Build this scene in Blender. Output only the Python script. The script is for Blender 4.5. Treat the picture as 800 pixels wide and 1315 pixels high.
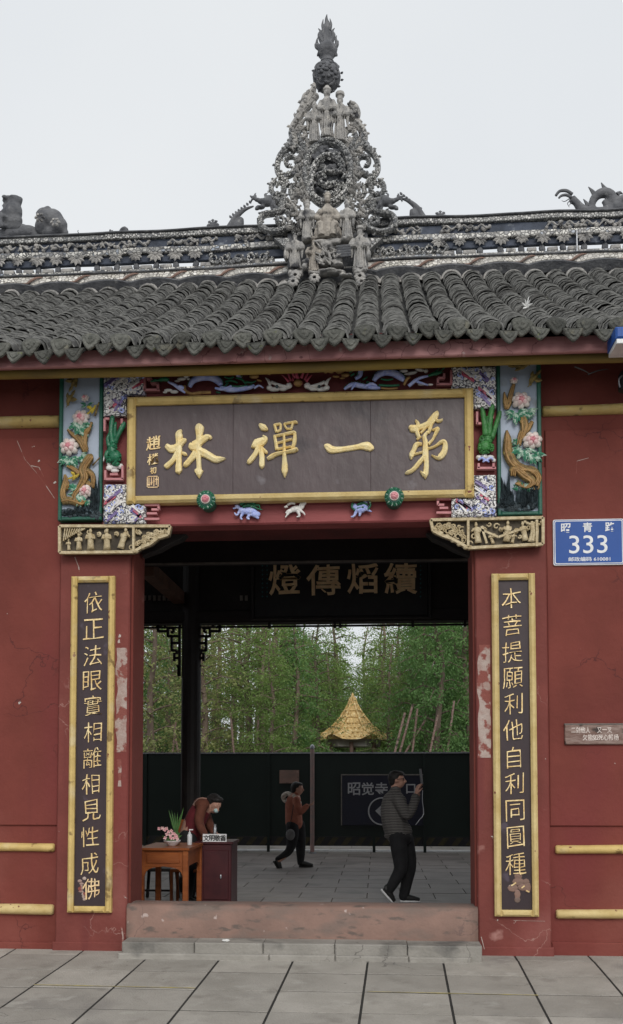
import bpy, math, random
from mathutils import Vector, Matrix, noise
for o in list(bpy.data.objects): bpy.data.objects.remove(o)
SC = bpy.context.scene
COL = SC.collection
rnd = random.Random(7)
# ------------------------------------------------------------------ camera
F = 1250.0
YAW, PITCH = math.radians(3.89), math.radians(3.0)
CAM = Vector((0, -9.0, 1.6))
cd = bpy.data.cameras.new('camera'); cam = bpy.data.objects.new('camera', cd); COL.objects.link(cam)
cam.location = CAM; cam.rotation_euler = (math.radians(90)+PITCH, 0, YAW)
cd.sensor_fit = 'VERTICAL'; cd.sensor_height = 36; cd.lens = F/1315*36
AX = 997 - F*math.tan(PITCH)
cd.shift_y = (AX-657.5)/1315
cd.clip_end = 600; cd.clip_start = .1
SC.camera = cam
RM = Matrix.Rotation(YAW, 3, 'Z') @ Matrix.Rotation(math.radians(90)+PITCH, 3, 'X')
def P(px, py, Y=0.0):
    d = RM @ Vector(((px-400)/F, -(py-AX)/F, -1))
    return CAM + d*((Y-CAM.y)/d.y)
# ------------------------------------------------------------------ world, sun, exposure (overcast)
w = bpy.data.worlds.new('World'); SC.world = w; w.use_nodes = True
nt = w.node_tree; bg = nt.nodes['Background']
sky = nt.nodes.new('ShaderNodeTexSky'); sky.sky_type = 'NISHITA'; sky.sun_disc = False
sky.sun_elevation = math.radians(33); sky.sun_rotation = math.radians(166); sky.air_density = 1.5; sky.dust_density = 6
hs = nt.nodes.new('ShaderNodeHueSaturation'); hs.inputs['Saturation'].default_value = .12
mx = nt.nodes.new('ShaderNodeMix'); mx.data_type = 'RGBA'; mx.inputs[0].default_value = .82
tc = nt.nodes.new('ShaderNodeTexCoord'); nz = nt.nodes.new('ShaderNodeTexNoise'); nz.inputs['Scale'].default_value = 2.2; nz.inputs['Detail'].default_value = 4
rp = nt.nodes.new('ShaderNodeValToRGB'); rp.color_ramp.elements[0].position = .3; rp.color_ramp.elements[1].position = .75
rp.color_ramp.elements[0].color = (8.5, 8.9, 9.35, 1); rp.color_ramp.elements[1].color = (9.3, 9.6, 9.85, 1)
nt.links.new(tc.outputs['Generated'], nz.inputs['Vector']); nt.links.new(nz.outputs['Fac'], rp.inputs['Fac'])
nt.links.new(sky.outputs[0], hs.inputs['Color']); nt.links.new(hs.outputs[0], mx.inputs[6]); nt.links.new(rp.outputs[0], mx.inputs[7])
nt.links.new(mx.outputs[2], bg.inputs['Color']); bg.inputs['Strength'].default_value = .1
sl = bpy.data.lights.new('sun', 'SUN'); sun = bpy.data.objects.new('sun', sl); COL.objects.link(sun)
sl.energy = 1.2; sl.angle = math.radians(25); sl.color = (1, .96, .9)
sd = Vector((.2, -.83, .55)).normalized()
sun.rotation_euler = sd.to_track_quat('Z', 'Y').to_euler(); sun.location = (0, -10, 30)
SC.view_settings.view_transform = 'Standard'; SC.view_settings.look = 'None'; SC.view_settings.exposure = 0.0; SC.view_settings.gamma = 1
# ------------------------------------------------------------------ materials
MAT = {}
def M(name, c1, c2=None, scale=3.0, rough=.75, bump=.25, bscale=40, metal=0, spots=None, stretch=(1,1,1), rand=0, contrast=(.35,.65), spec=.4, trans=0, wave=None):
    m = bpy.data.materials.new(name); m.use_nodes = True; t = m.node_tree; N = t.nodes; L = t.links
    b = N['Principled BSDF']; b.inputs['Roughness'].default_value = rough; b.inputs['Metallic'].default_value = metal
    b.inputs['Specular IOR Level'].default_value = spec
    g = N.new('ShaderNodeNewGeometry'); mp = N.new('ShaderNodeMapping'); mp.inputs['Scale'].default_value = stretch
    L.new(g.outputs['Position'], mp.inputs['Vector'])
    if c2 is None: c2 = tuple(x*.75 for x in c1)
    n = N.new('ShaderNodeTexNoise'); n.inputs['Scale'].default_value = scale; n.inputs['Detail'].default_value = 8; n.inputs['Roughness'].default_value = .6
    L.new(mp.outputs[0], n.inputs['Vector'])
    mr = N.new('ShaderNodeMapRange'); mr.inputs[1].default_value = contrast[0]; mr.inputs[2].default_value = contrast[1]
    L.new(n.outputs['Fac'], mr.inputs[0])
    c = N.new('ShaderNodeMix'); c.data_type = 'RGBA'; c.inputs[6].default_value = (*c1, 1); c.inputs[7].default_value = (*c2, 1)
    L.new(mr.outputs[0], c.inputs[0]); out = c.outputs[2]
    for sp in (spots or []):      # (colour, noise scale, threshold, softness[, stretch])
        n3 = N.new('ShaderNodeTexNoise'); n3.inputs['Scale'].default_value = sp[1]; n3.inputs['Detail'].default_value = 6
        if len(sp) > 4:
            m3 = N.new('ShaderNodeMapping'); m3.inputs['Scale'].default_value = sp[4]; L.new(g.outputs['Position'], m3.inputs['Vector']); L.new(m3.outputs[0], n3.inputs['Vector'])
        else: L.new(g.outputs['Position'], n3.inputs['Vector'])
        r3 = N.new('ShaderNodeMapRange'); r3.inputs[1].default_value = sp[2]; r3.inputs[2].default_value = sp[2]+sp[3]; L.new(n3.outputs['Fac'], r3.inputs[0])
        c3 = N.new('ShaderNodeMix'); c3.data_type = 'RGBA'; L.new(r3.outputs[0], c3.inputs[0]); L.new(out, c3.inputs[6]); c3.inputs[7].default_value = (*sp[0], 1); out = c3.outputs[2]
    if rand:
        oi = N.new('ShaderNodeObjectInfo'); r4 = N.new('ShaderNodeMapRange'); r4.inputs[3].default_value = 1-rand; r4.inputs[4].default_value = 1+rand
        L.new(oi.outputs['Random'], r4.inputs[0]); c4 = N.new('ShaderNodeVectorMath'); c4.operation = 'SCALE'; L.new(out, c4.inputs[0]); L.new(r4.outputs[0], c4.inputs['Scale']); out = c4.outputs[0]
    L.new(out, b.inputs['Base Color'])
    if bump:
        n2 = N.new('ShaderNodeTexNoise'); n2.inputs['Scale'].default_value = bscale; n2.inputs['Detail'].default_value = 5; L.new(mp.outputs[0], n2.inputs['Vector'])
        bp = N.new('ShaderNodeBump'); bp.inputs['Strength'].default_value = bump; bp.inputs['Distance'].default_value = .02
        L.new(n2.outputs['Fac'], bp.inputs['Height']); L.new(bp.outputs[0], b.inputs['Normal'])
    if trans:
        tr = N.new('ShaderNodeBsdfTranslucent'); L.new(out, tr.inputs['Color']); ms = N.new('ShaderNodeMixShader'); ms.inputs[0].default_value = trans
        L.new(b.outputs[0], ms.inputs[1]); L.new(tr.outputs[0], ms.inputs[2]); L.new(ms.outputs[0], N['Material Output'].inputs['Surface'])
    MAT[name] = m; return m
def MV(name, stops, scale, grout=(.03,.03,.03), gw=.06, rough=.35, bump=.5, dirt=None):   # shards of porcelain set in mortar
    m = bpy.data.materials.new(name); m.use_nodes = True; t = m.node_tree; N = t.nodes; L = t.links
    b = N['Principled BSDF']; b.inputs['Roughness'].default_value = rough
    g = N.new('ShaderNodeNewGeometry')
    v = N.new('ShaderNodeTexVoronoi'); v.inputs['Scale'].default_value = scale; L.new(g.outputs['Position'], v.inputs['Vector'])
    e = N.new('ShaderNodeTexVoronoi'); e.feature = 'DISTANCE_TO_EDGE'; e.inputs['Scale'].default_value = scale; L.new(g.outputs['Position'], e.inputs['Vector'])
    s = N.new('ShaderNodeSeparateColor'); L.new(v.outputs['Color'], s.inputs[0])
    r = N.new('ShaderNodeValToRGB'); r.color_ramp.interpolation = 'CONSTANT'
    el = r.color_ramp.elements; el[0].position = 0; el[0].color = (*stops[0][1], 1); el[1].position = stops[1][0]; el[1].color = (*stops[1][1], 1)
    for p, c in stops[2:]: q = el.new(p); q.color = (*c, 1)
    L.new(s.outputs[0], r.inputs[0])
    mr = N.new('ShaderNodeMapRange'); mr.inputs[1].default_value = gw*.4; mr.inputs[2].default_value = gw; L.new(e.outputs['Distance'], mr.inputs[0])
    c = N.new('ShaderNodeMix'); c.data_type = 'RGBA'; c.inputs[6].default_value = (*grout, 1); L.new(mr.outputs[0], c.inputs[0]); L.new(r.outputs[0], c.inputs[7])
    out = c.outputs[2]
    if dirt:
        n = N.new('ShaderNodeTexNoise'); n.inputs['Scale'].default_value = 3; n.inputs['Detail'].default_value = 7; L.new(g.outputs['Position'], n.inputs['Vector'])
        r2 = N.new('ShaderNodeMapRange'); r2.inputs[1].default_value = .42; r2.inputs[2].default_value = .62; r2.inputs[4].default_value = .7; L.new(n.outputs['Fac'], r2.inputs[0])
        c2 = N.new('ShaderNodeMix'); c2.data_type = 'RGBA'; L.new(r2.outputs[0], c2.inputs[0]); L.new(out, c2.inputs[6]); c2.inputs[7].default_value = (*dirt, 1); out = c2.outputs[2]
    L.new(out, b.inputs['Base Color'])
    bp = N.new('ShaderNodeBump'); bp.inputs['Strength'].default_value = bump; bp.inputs['Distance'].default_value = .02; L.new(mr.outputs[0], bp.inputs['Height']); L.new(bp.outputs[0], b.inputs['Normal'])
    MAT[name] = m; return m
chip = [((.5,.46,.42), 9, .735, .01), ((.45,.32,.28), 2.2, .70, .06), ((.17,.03,.028), .9, .56, .2, (1,1,.35))]
M('red_wall', (.20,.044,.032), (.145,.030,.021), 1.2, .8, .25, 22, spots=chip+[((.23,.066,.05), .7, .56, .2), ((.15,.03,.025), 1.6, .6, .1, (1.4,1,.12))])
M('red_pier', (.20,.048,.038), (.145,.033,.026), 2.0, .75, .25, 22, spots=[((.25,.085,.07), 1.1, .6, .14), ((.16,.035,.03), 2.2, .6, .1, (1.6,1,.15)), ((.5,.44,.4), 11, .74, .01), ((.42,.22,.19), 3, .66, .1), ((.2,.04,.035), 1.1, .58, .2, (1,1,.3))])
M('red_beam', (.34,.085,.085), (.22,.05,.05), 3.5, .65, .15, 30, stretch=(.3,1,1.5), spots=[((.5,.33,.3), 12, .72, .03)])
M('fascia_red', (.46,.235,.23), (.33,.14,.14), 3.5, .65, .2, 30, stretch=(.3,1,1.5), spots=[((.5,.36,.34), 10, .66, .05)])
M('band_red', (.22,.05,.05), (.13,.03,.03), 3, .75)
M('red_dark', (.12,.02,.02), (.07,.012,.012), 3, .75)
M('pink', (.6,.27,.28), (.45,.17,.18), 5, .6)
M('yellow', (.66,.48,.18), (.52,.37,.13), 5, .65, .35, 24, spots=[((.26,.17,.06), 7, .61, .05), ((.2,.06,.04), 15, .69, .02), ((.72,.6,.36), 2.5, .58, .15)])
M('yellow_pale', (.66,.52,.25), (.52,.38,.15), 6, .7, .35, 25, spots=[((.2,.07,.045), 14, .68, .02), ((.3,.22,.1), 8, .68, .05)])
M('yellow_old', (.38,.27,.06), (.2,.14,.05), 3, .7, .2, 20, stretch=(.3,1,1))
M('gold', (.98,.84,.48), (.92,.70,.30), 12, .34, .4, 45, metal=.0, spec=.6)
M('gold_thin', (.95,.76,.42), (.72,.48,.2), 16, .4, .3, 60, metal=.15)
M('gold_dull', (.95,.72,.42), (.75,.5,.26), 9, .5, .2, 60)
M('lacquer', (.098,.071,.074), (.070,.05,.052), 2.2, .38, .25, 14, stretch=(1,1,.5), spots=[((.15,.13,.14), 5, .64, .12), ((.05,.037,.042), 3.2, .6, .12)])
M('lacquer_dark', (.05,.032,.036), (.034,.022,.026), 2.5, .45, .2, 14, stretch=(1,1,.3), spots=[((.08,.06,.08), 5, .68, .06)])
M('tile', (.145,.142,.134), (.05,.05,.048), 9, .8, .6, 35, rand=.3, spots=[((.24,.24,.225), 14, .62, .08), ((.1,.105,.06), 4, .68, .06)])
M('tile_edge', (.30,.30,.285), (.12,.12,.115), 12, .85, .3, 40, contrast=(.42,.6))
M('tile_pan', (.05,.05,.048), (.022,.022,.022), 8, .9, .5, 30)
M('tile_end', (.125,.125,.11), (.06,.062,.054), 16, .85, .9, 45, rand=.35, spots=[((.17,.16,.12), 7, .6, .1), ((.11,.12,.06), 12, .68, .04)])
M('old_stone', (.46,.44,.41), (.25,.245,.24), 9, .85, .6, 40, spots=[((.06,.06,.065), 6, .56, .12), ((.55,.52,.47), 14, .64, .06)])
M('old_stone_warm', (.45,.41,.355), (.24,.215,.19), 12, .85, .6, 40, spots=[((.06,.055,.05), 9, .58, .1)])
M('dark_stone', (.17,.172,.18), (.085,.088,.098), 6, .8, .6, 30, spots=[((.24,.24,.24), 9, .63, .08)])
M('blue_stone', (.075,.09,.125), (.035,.043,.062), 5, .7, .4, 25, spots=[((.2,.22,.25), 8, .62, .1)])
MV('mosaic', [(0,(.42,.41,.38)),(.28,(.62,.6,.55)),(.55,(.8,.78,.72)),(.8,(.2,.2,.21)),(.9,(.3,.34,.4))], 22, (.05,.05,.05), .11, .35, .6, dirt=(.2,.2,.2))
MV('mosaic_fine', [(0,(.42,.42,.4)),(.3,(.6,.59,.56)),(.6,(.75,.73,.7)),(.85,(.2,.2,.21))], 30, (.06,.06,.06), .12, .4, .7, dirt=(.18,.185,.19))
MV('mosaic_pale', [(0,(.6,.57,.5)),(.3,(.74,.71,.64)),(.6,(.85,.82,.76)),(.88,(.35,.34,.3))], 20, (.13,.115,.105), .10, .35, .5, dirt=(.45,.43,.4))
MV('porcelain', [(0,(.7,.69,.68)),(.28,(.88,.87,.85)),(.62,(.2,.22,.42)),(.70,(.45,.42,.52)),(.8,(.8,.79,.8))], 30, (.06,.06,.08), .10, .22, .7)
M('glaze_white', (.86,.84,.8), (.66,.63,.62), 18, .25, .3, 40)
M('glaze_blue', (.34,.42,.85), (.55,.6,.88), 22, .3, .5, 60, spots=[((.75,.76,.8), 40, .66, .03)])
M('glaze_green', (.03,.2,.1), (.015,.1,.05), 14, .3, .4, 40, spots=[((.35,.5,.3), 22, .66, .05)])
M('glaze_bright_green', (.06,.25,.06), (.03,.12,.035), 12, .4, .5, 40)
M('glaze_ochre', (.42,.25,.09), (.25,.14,.05), 14, .45, .4, 40)
M('glaze_purple', (.26,.2,.42), (.14,.1,.26), 14, .3, .3, 40)
M('glaze_pink', (.62,.13,.2), (.45,.08,.12), 12, .35, .3, 40)
M('panel_sky', (.44,.50,.60), (.36,.42,.5), 2.5, .7, .15, 20, spots=[((.25,.27,.27), 3.5, .6, .12)])
M('frame_green', (.025,.13,.085), (.015,.08,.055), 5, .5)
M('petal', (.74,.45,.46), (.82,.68,.64), 24, .5, .2, 50)
M('petal_red', (.62,.2,.25), (.72,.34,.36), 20, .5, .2, 50)
M('petal_edge', (.8,.73,.68), (.65,.55,.5), 24, .5, .2, 50)
M('leaf_edge', (.5,.62,.52), (.05,.22,.13), 30, .5, .3, 50, contrast=(.42,.52))
M('bark_paint', (.30,.21,.075), (.13,.08,.035), 26, .6, 1.0, 45, spots=[((.45,.33,.1), 12, .62, .05)])
M('rock_paint', (.045,.065,.075), (.02,.028,.032), 10, .6, .7, 35, spots=[((.1,.14,.16), 14, .62, .05)])
M('bird_brown', (.3,.22,.06), (.12,.09,.04), 30, .6, .4, 60)
M('bird_yellow', (.65,.5,.06), (.4,.28,.04), 20, .6, .3, 50)
M('carved', (.62,.52,.34), (.4,.31,.17), 16, .55, .5, 50, metal=.1)
M('carved_back', (.12,.1,.07), (.05,.04,.03), 12, .8)
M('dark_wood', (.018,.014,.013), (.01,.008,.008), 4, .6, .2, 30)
M('mid_wood', (.16,.09,.06), (.09,.05,.035), 6, .65, .2, 30)
M('pale_strip', (.2,.18,.16), (.12,.11,.1), 8, .6)
M('stone_red', (.27,.165,.13), (.20,.125,.10), 2.4, .7, .3, 30, spots=[((.17,.125,.105), 2.2, .5, .16, (1,1,2.8)), ((.13,.095,.08), 6, .6, .08, (1,1,3)), ((.42,.33,.3), 7, .68, .03)])
M('step_stone', (.33,.31,.28), (.25,.235,.21), 3, .85, .4, 45, rand=.12, spots=[((.13,.125,.115), 2.2, .58, .12)])
M('paving', (.41,.385,.345), (.32,.30,.265), 2.2, .8, .5, 70, rand=.13, spots=[((.25,.235,.215), 1.3, .58, .16), ((.43,.41,.37), 5, .6, .15), ((.28,.26,.23), 4, .58, .14), ((.15,.14,.13), 26, .73, .02)])
M('grout', (.035,.033,.03), (.02,.02,.018), 8, .95)
M('asphalt', (.06,.06,.058), (.045,.045,.045), 8, .9, .5, 90)
M('court_slab', (.23,.205,.19), (.17,.15,.14), 2.0, .5, .2, 30, rand=.12, spots=[((.12,.11,.1), 1.5, .56, .12)])
M('line_yellow', (.62,.52,.16), (.35,.31,.2), 9, .7, contrast=(.4,.6))
M('paper_white', (.8,.8,.78), (.7,.7,.68), 9, .7)
M('plaster_scar', (.34,.22,.19), (.46,.38,.34), 9, .85, .4, 40, spots=[((.24,.075,.06), 8, .5, .05)])
M('sign_blue', (.012,.07,.30), (.014,.08,.33), 3, .5, .05, 20)
M('sign_white', (.82,.83,.83), (.7,.71,.72), 9, .4, .05)
M('plaque_wood', (.16,.09,.07), (.3,.22,.19), 14, .6, .5, 30, stretch=(.6,1,2), spots=[((.05,.035,.03), 8, .57, .08)])
M('table_wood', (.33,.1,.028), (.22,.06,.018), 7, .4, .15, 30, stretch=(.4,1,2))
M('desk_red', (.07,.015,.018), (.045,.01,.013), 5, .4, .05)
M('fence_green', (.006,.014,.0105), (.0045,.011,.0085), 2.5, .5, .1, 10)
M('fence_post', (.33,.2,.18), (.2,.17,.16), 6, .7)
M('hazard', (.06,.05,.02), (.03,.025,.012), 6, .6)
M('black_paint', (.012,.012,.014), (.02,.02,.02), 6, .6)
M('sign_navy', (.006,.007,.022), (.005,.006,.017), 4, .4)
M('grey_letter', (.4,.4,.41), (.33,.33,.34), 6, .5)
M('skin', (.55,.32,.24), (.48,.26,.19), 12, .6, .1, 60)
M('hair', (.012,.01,.01), (.02,.017,.015), 30, .6, .5, 80, stretch=(1,1,.2))
M('cloth_black', (.012,.012,.014), (.02,.02,.022), 10, .9, .3, 60)
M('cloth_grey', (.14,.13,.125), (.02,.02,.02), 1, .9, .3, 60)
M('cloth_orange', (.38,.14,.09), (.28,.09,.06), 8, .85, .4, 30)
M('cloth_red', (.16,.02,.028), (.1,.014,.018), 8, .85, .3, 30)
M('cloth_dim_orange', (.15,.05,.03), (.09,.03,.018), 8, .85, .4, 30)
M('fur_white', (.7,.64,.56), (.5,.44,.38), 30, .95, .8, 60)
M('shoe_black', (.01,.01,.01), (.02,.02,.02), 8, .5)
M('mask', (.45,.62,.62), (.4,.55,.56), 8, .8)
M('metal_grey', (.35,.36,.38), (.25,.26,.28), 8, .35, metal=.6)
M('glass_bottle', (.7,.72,.74), (.6,.62,.65), 8, .2)
M('pot_white', (.75,.72,.72), (.6,.56,.56), 8, .3)
M('flower_pink', (.8,.35,.4), (.85,.65,.62), 30, .6)
M('plant_green', (.08,.2,.05), (.05,.12,.03), 10, .5)
M('bark', (.22,.165,.13), (.12,.09,.072), 5, .95, .8, 25, stretch=(1,1,.2), rand=.3)
M('leaf_a', (.25,.36,.10), (.14,.23,.06), 1.1, .6, 0, 1, trans=.4, rand=.12)
M('leaf_b', (.16,.29,.09), (.09,.19,.055), .9, .6, 0, 1, trans=.4, rand=.12)
M('leaf_c', (.32,.35,.13), (.19,.22,.08), 1.3, .6, 0, 1, trans=.4, rand=.12)
M('gold_roof', (.78,.55,.24), (.42,.27,.1), 7, .5, .9, 14, spots=[((.85,.7,.4), 9, .58, .06)])
M('bag_grey', (.2,.2,.2), (.12,.12,.12), 8, .8)
M('garden_wall', (.5,.48,.46), (.36,.34,.32), 2, .8)
M('soil', (.14,.11,.08), (.08,.06,.045), 1.2, .95, .6, 20)
M('teal', (.03,.16,.17), (.02,.12,.13), 3, .6)
M('bounce_pink', (.4,.25,.22), None)
def cracks(name, col, scale=1.3, wd=.006, lo=.5):
    m = MAT[name]; t = m.node_tree; N = t.nodes; L = t.links; b = N['Principled BSDF']; src = b.inputs['Base Color'].links[0].from_socket
    g = N.new('ShaderNodeNewGeometry'); n = N.new('ShaderNodeTexNoise'); n.inputs['Scale'].default_value = 3; n.inputs['Detail'].default_value = 8; L.new(g.outputs['Position'], n.inputs['Vector'])
    ad = N.new('ShaderNodeVectorMath'); ad.operation = 'MULTIPLY_ADD'; ad.inputs[1].default_value = (.5,.5,.5); L.new(n.outputs['Color'], ad.inputs[0]); L.new(g.outputs['Position'], ad.inputs[2])
    v = N.new('ShaderNodeTexVoronoi'); v.feature = 'DISTANCE_TO_EDGE'; v.inputs['Scale'].default_value = scale; L.new(ad.outputs[0], v.inputs['Vector'])
    r = N.new('ShaderNodeMapRange'); r.inputs[1].default_value = 0; r.inputs[2].default_value = wd; r.inputs[3].default_value = 1; r.inputs[4].default_value = 0; L.new(v.outputs['Distance'], r.inputs[0])
    k = N.new('ShaderNodeTexNoise'); k.inputs['Scale'].default_value = 1.1; L.new(g.outputs['Position'], k.inputs['Vector']); r2 = N.new('ShaderNodeMapRange'); r2.inputs[1].default_value = lo; r2.inputs[2].default_value = lo+.06; L.new(k.outputs['Fac'], r2.inputs[0])
    mu = N.new('ShaderNodeMath'); mu.operation = 'MULTIPLY'; L.new(r.outputs[0], mu.inputs[0]); L.new(r2.outputs[0], mu.inputs[1])
    c = N.new('ShaderNodeMix'); c.data_type = 'RGBA'; L.new(mu.outputs[0], c.inputs[0]); L.new(src, c.inputs[6]); c.inputs[7].default_value = (*col,1); L.new(c.outputs[2], b.inputs['Base Color'])
cracks('red_wall', (.09,.02,.017), 1.2, .007, .52); cracks('red_pier', (.36,.2,.17), 1.7, .006, .55); cracks('stone_red', (.14,.09,.08), 2.0, .012, .5); cracks('paving', (.14,.13,.12), .9, .006, .56); cracks('step_stone', (.12,.11,.1), 1.6, .01, .5); cracks('fascia_red', (.12,.04,.04), 2.5, .012, .48)
# thin woven stripes for the man's sweater
def stripes(name, ca, cb, sc):
    m = MAT[name]; N = m.node_tree.nodes; L = m.node_tree.links; b = N['Principled BSDF']
    g = N.new('ShaderNodeNewGeometry'); wv = N.new('ShaderNodeTexWave'); wv.bands_direction = 'Z'; wv.inputs['Scale'].default_value = sc; wv.inputs['Distortion'].default_value = 1.5; wv.inputs['Detail'].default_value = 2
    L.new(g.outputs['Position'], wv.inputs['Vector']); c = N.new('ShaderNodeMix'); c.data_type = 'RGBA'; c.inputs[6].default_value = (*ca, 1); c.inputs[7].default_value = (*cb, 1)
    r = N.new('ShaderNodeMapRange'); r.inputs[1].default_value = .4; r.inputs[2].default_value = .6; L.new(wv.outputs['Fac'], r.inputs[0]); L.new(r.outputs[0], c.inputs[0]); L.new(c.outputs[2], b.inputs['Base Color'])
stripes('cloth_grey', (.03,.03,.03), (.17,.16,.15), 16)
# ------------------------------------------------------------------ mesh toolkit
WL = {}
def crom(pts, n=5):
    pts = [tuple(p) for p in pts]
    if len(pts) < 3 or n < 2: return pts
    out = []; k = len(pts[0])
    for i in range(len(pts)-1):
        p0 = pts[max(i-1, 0)]; p1 = pts[i]; p2 = pts[i+1]; p3 = pts[min(i+2, len(pts)-1)]
        for j in range(n):
            t = j/n
            out.append(tuple(.5*(2*p1[a]+(p2[a]-p0[a])*t+(2*p0[a]-5*p1[a]+4*p2[a]-p3[a])*t*t+(3*p1[a]-p0[a]-3*p2[a]+p3[a])*t**3) for a in range(k)))
    out.append(pts[-1]); return out
class MB:
    def __init__(s): s.v = []; s.f = []
    def add(s, vs, fs):
        b = len(s.v); s.v += [tuple(v) for v in vs]; s.f += [tuple(b+i for i in f) for f in fs]; return s
    def box(s, x0, x1, y0, y1, z0, z1, rz=0, c=None):
        vs = [(x, y, z) for x in (x0, x1) for y in (y0, y1) for z in (z0, z1)]
        if rz:
            cx, cy = c if c else ((x0+x1)/2, (y0+y1)/2); k, q = math.cos(rz), math.sin(rz)
            vs = [(cx+(x-cx)*k-(y-cy)*q, cy+(x-cx)*q+(y-cy)*k, z) for x, y, z in vs]
        return s.add(vs, [(0,1,3,2),(4,6,7,5),(0,4,5,1),(2,3,7,6),(0,2,6,4),(1,5,7,3)])
    def cbox(s, x0, x1, y0, y1, z0, z1, b=.01):   # box with chamfered front (-y) edges
        q = [(x0,z0),(x1,z0),(x1,z1),(x0,z1)]; i = [(x0+b,z0+b),(x1-b,z0+b),(x1-b,z1-b),(x0+b,z1-b)]
        vs = [(x,y1,z) for x,z in q]+[(x,y0+b,z) for x,z in q]+[(x,y0,z) for x,z in i]
        fs = [(3,2,1,0),(8,9,10,11)]
        for a in (0,4):
            for k in range(4): fs.append((a+k, a+(k+1)%4, a+4+(k+1)%4, a+4+k))
        return s.add(vs, fs)
    def bar(s, a, b, w, h=None, up=(0,0,1)):
        a, b = Vector(a), Vector(b); h = h or w; d = (b-a).normalized(); u = Vector(up)
        if abs(d.dot(u)) > .98: u = Vector((0,1,0))
        r = d.cross(u).normalized(); u = r.cross(d)
        vs = [p+r*(sx*w/2)+u*(sz*h/2) for p in (a, b) for sx, sz in ((-1,-1),(1,-1),(1,1),(-1,1))]
        return s.add(vs, [(3,2,1,0),(4,5,6,7)]+[(k,(k+1)%4,4+(k+1)%4,4+k) for k in range(4)])
    def tube(s, pts, r, n=8, sm=1, flat=1.0, caps=True):   # pts 3-D; r number or list; flat squashes along y
        if not isinstance(r, (list, tuple)): r = [r]*len(pts)
        q = crom([tuple(p)+(x,) for p, x in zip(pts, r)], sm) if sm > 1 else [tuple(p)+(x,) for p, x in zip(pts, r)]
        C = [Vector(p[:3]) for p in q]; R = [max(p[3], .0005) for p in q]
        vs = []; prev = None
        for i, c in enumerate(C):
            d = (C[min(i+1, len(C)-1)]-C[max(i-1, 0)]);
            if d.length < 1e-9: d = Vector((0,0,1))
            d.normalize()
            if prev is None: u = d.orthogonal().normalized()
            else: u = (prev - d*prev.dot(d)); u = u.normalized() if u.length > 1e-6 else d.orthogonal().normalized()
            prev = u; v = d.cross(u)
            for k in range(n):
                a = 2*math.pi*k/n; o = (u*math.cos(a)+v*math.sin(a))*R[i]; o.y *= flat; vs.append(c+o)
        fs = [(i*n+k, i*n+(k+1)%n, (i+1)*n+(k+1)%n, (i+1)*n+k) for i in range(len(C)-1) for k in range(n)]
        if caps: fs += [tuple(range(n))[::-1], tuple((len(C)-1)*n+k for k in range(n))]
        return s.add(vs, fs)
    def ell(s, c, r, n=10, m=6, rot=None):
        if not isinstance(r, (tuple, list)): r = (r, r, r)
        c = Vector(c); vs = [Vector((0,0,r[2]))]
        for i in range(1, m):
            t = math.pi*i/m
            for k in range(n): a = 2*math.pi*k/n; vs.append(Vector((r[0]*math.sin(t)*math.cos(a), r[1]*math.sin(t)*math.sin(a), r[2]*math.cos(t))))
        vs.append(Vector((0,0,-r[2])))
        if rot is not None: vs = [rot @ v for v in vs]
        vs = [c+v for v in vs]; fs = [(0, 1+k, 1+(k+1)%n) for k in range(n)]
        for i in range(m-2):
            for k in range(n): a = 1+i*n; fs.append((a+k, a+n+k, a+n+(k+1)%n, a+(k+1)%n))
        a = 1+(m-2)*n; l = len(vs)-1; fs += [(a+(k+1)%n, a+k, l) for k in range(n)]
        return s.add(vs, fs)
    def lathe(s, prof, c, n=14, sx=1, sy=1, wob=0):   # prof [(r,z)]
        c = Vector(c); vs = []
        for r, z in prof:
            for k in range(n):
                a = 2*math.pi*k/n; q = r*(1+wob*math.cos(a*5+z*9)); vs.append(c+Vector((q*math.cos(a)*sx, q*math.sin(a)*sy, z)))
        fs = [(i*n+k, i*n+(k+1)%n, (i+1)*n+(k+1)%n, (i+1)*n+k) for i in range(len(prof)-1) for k in range(n)]
        fs += [tuple(range(n))[::-1], tuple((len(prof)-1)*n+k for k in range(n))]
        return s.add(vs, fs)
    def prism(s, poly, y0, y1, b=0):   # poly [(x,z)] front at y0; b = rounded-over front edge
        n = len(poly); A = sum(poly[i][0]*poly[(i+1)%n][1]-poly[(i+1)%n][0]*poly[i][1] for i in range(n))
        if A < 0: poly = poly[::-1]
        if b:
            ins = []
            for i in range(n):
                p, q, r = Vector(poly[i-1]), Vector(poly[i]), Vector(poly[(i+1)%n])
                e1 = (q-p).normalized() if (q-p).length else Vector((1,0)); e2 = (r-q).normalized() if (r-q).length else e1
                nn = Vector((-(e1.y+e2.y), e1.x+e2.x)); nn = nn.normalized() if nn.length > 1e-6 else Vector((-e1.y, e1.x))
                ins.append(tuple(q+nn*b))
            vs = [(x,y1,z) for x,z in poly]+[(x,y0+b,z) for x,z in poly]+[(x,y0,z) for x,z in ins]; L = 3
        else: vs = [(x,y1,z) for x,z in poly]+[(x,y0,z) for x,z in poly]; L = 2
        fs = [tuple(range(n))[::-1], tuple((L-1)*n+k for k in range(n))]
        for l in range(L-1):
            for k in range(n): fs.append((l*n+k, l*n+(k+1)%n, (l+1)*n+(k+1)%n, (l+1)*n+k))
        return s.add(vs, fs)
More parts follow.
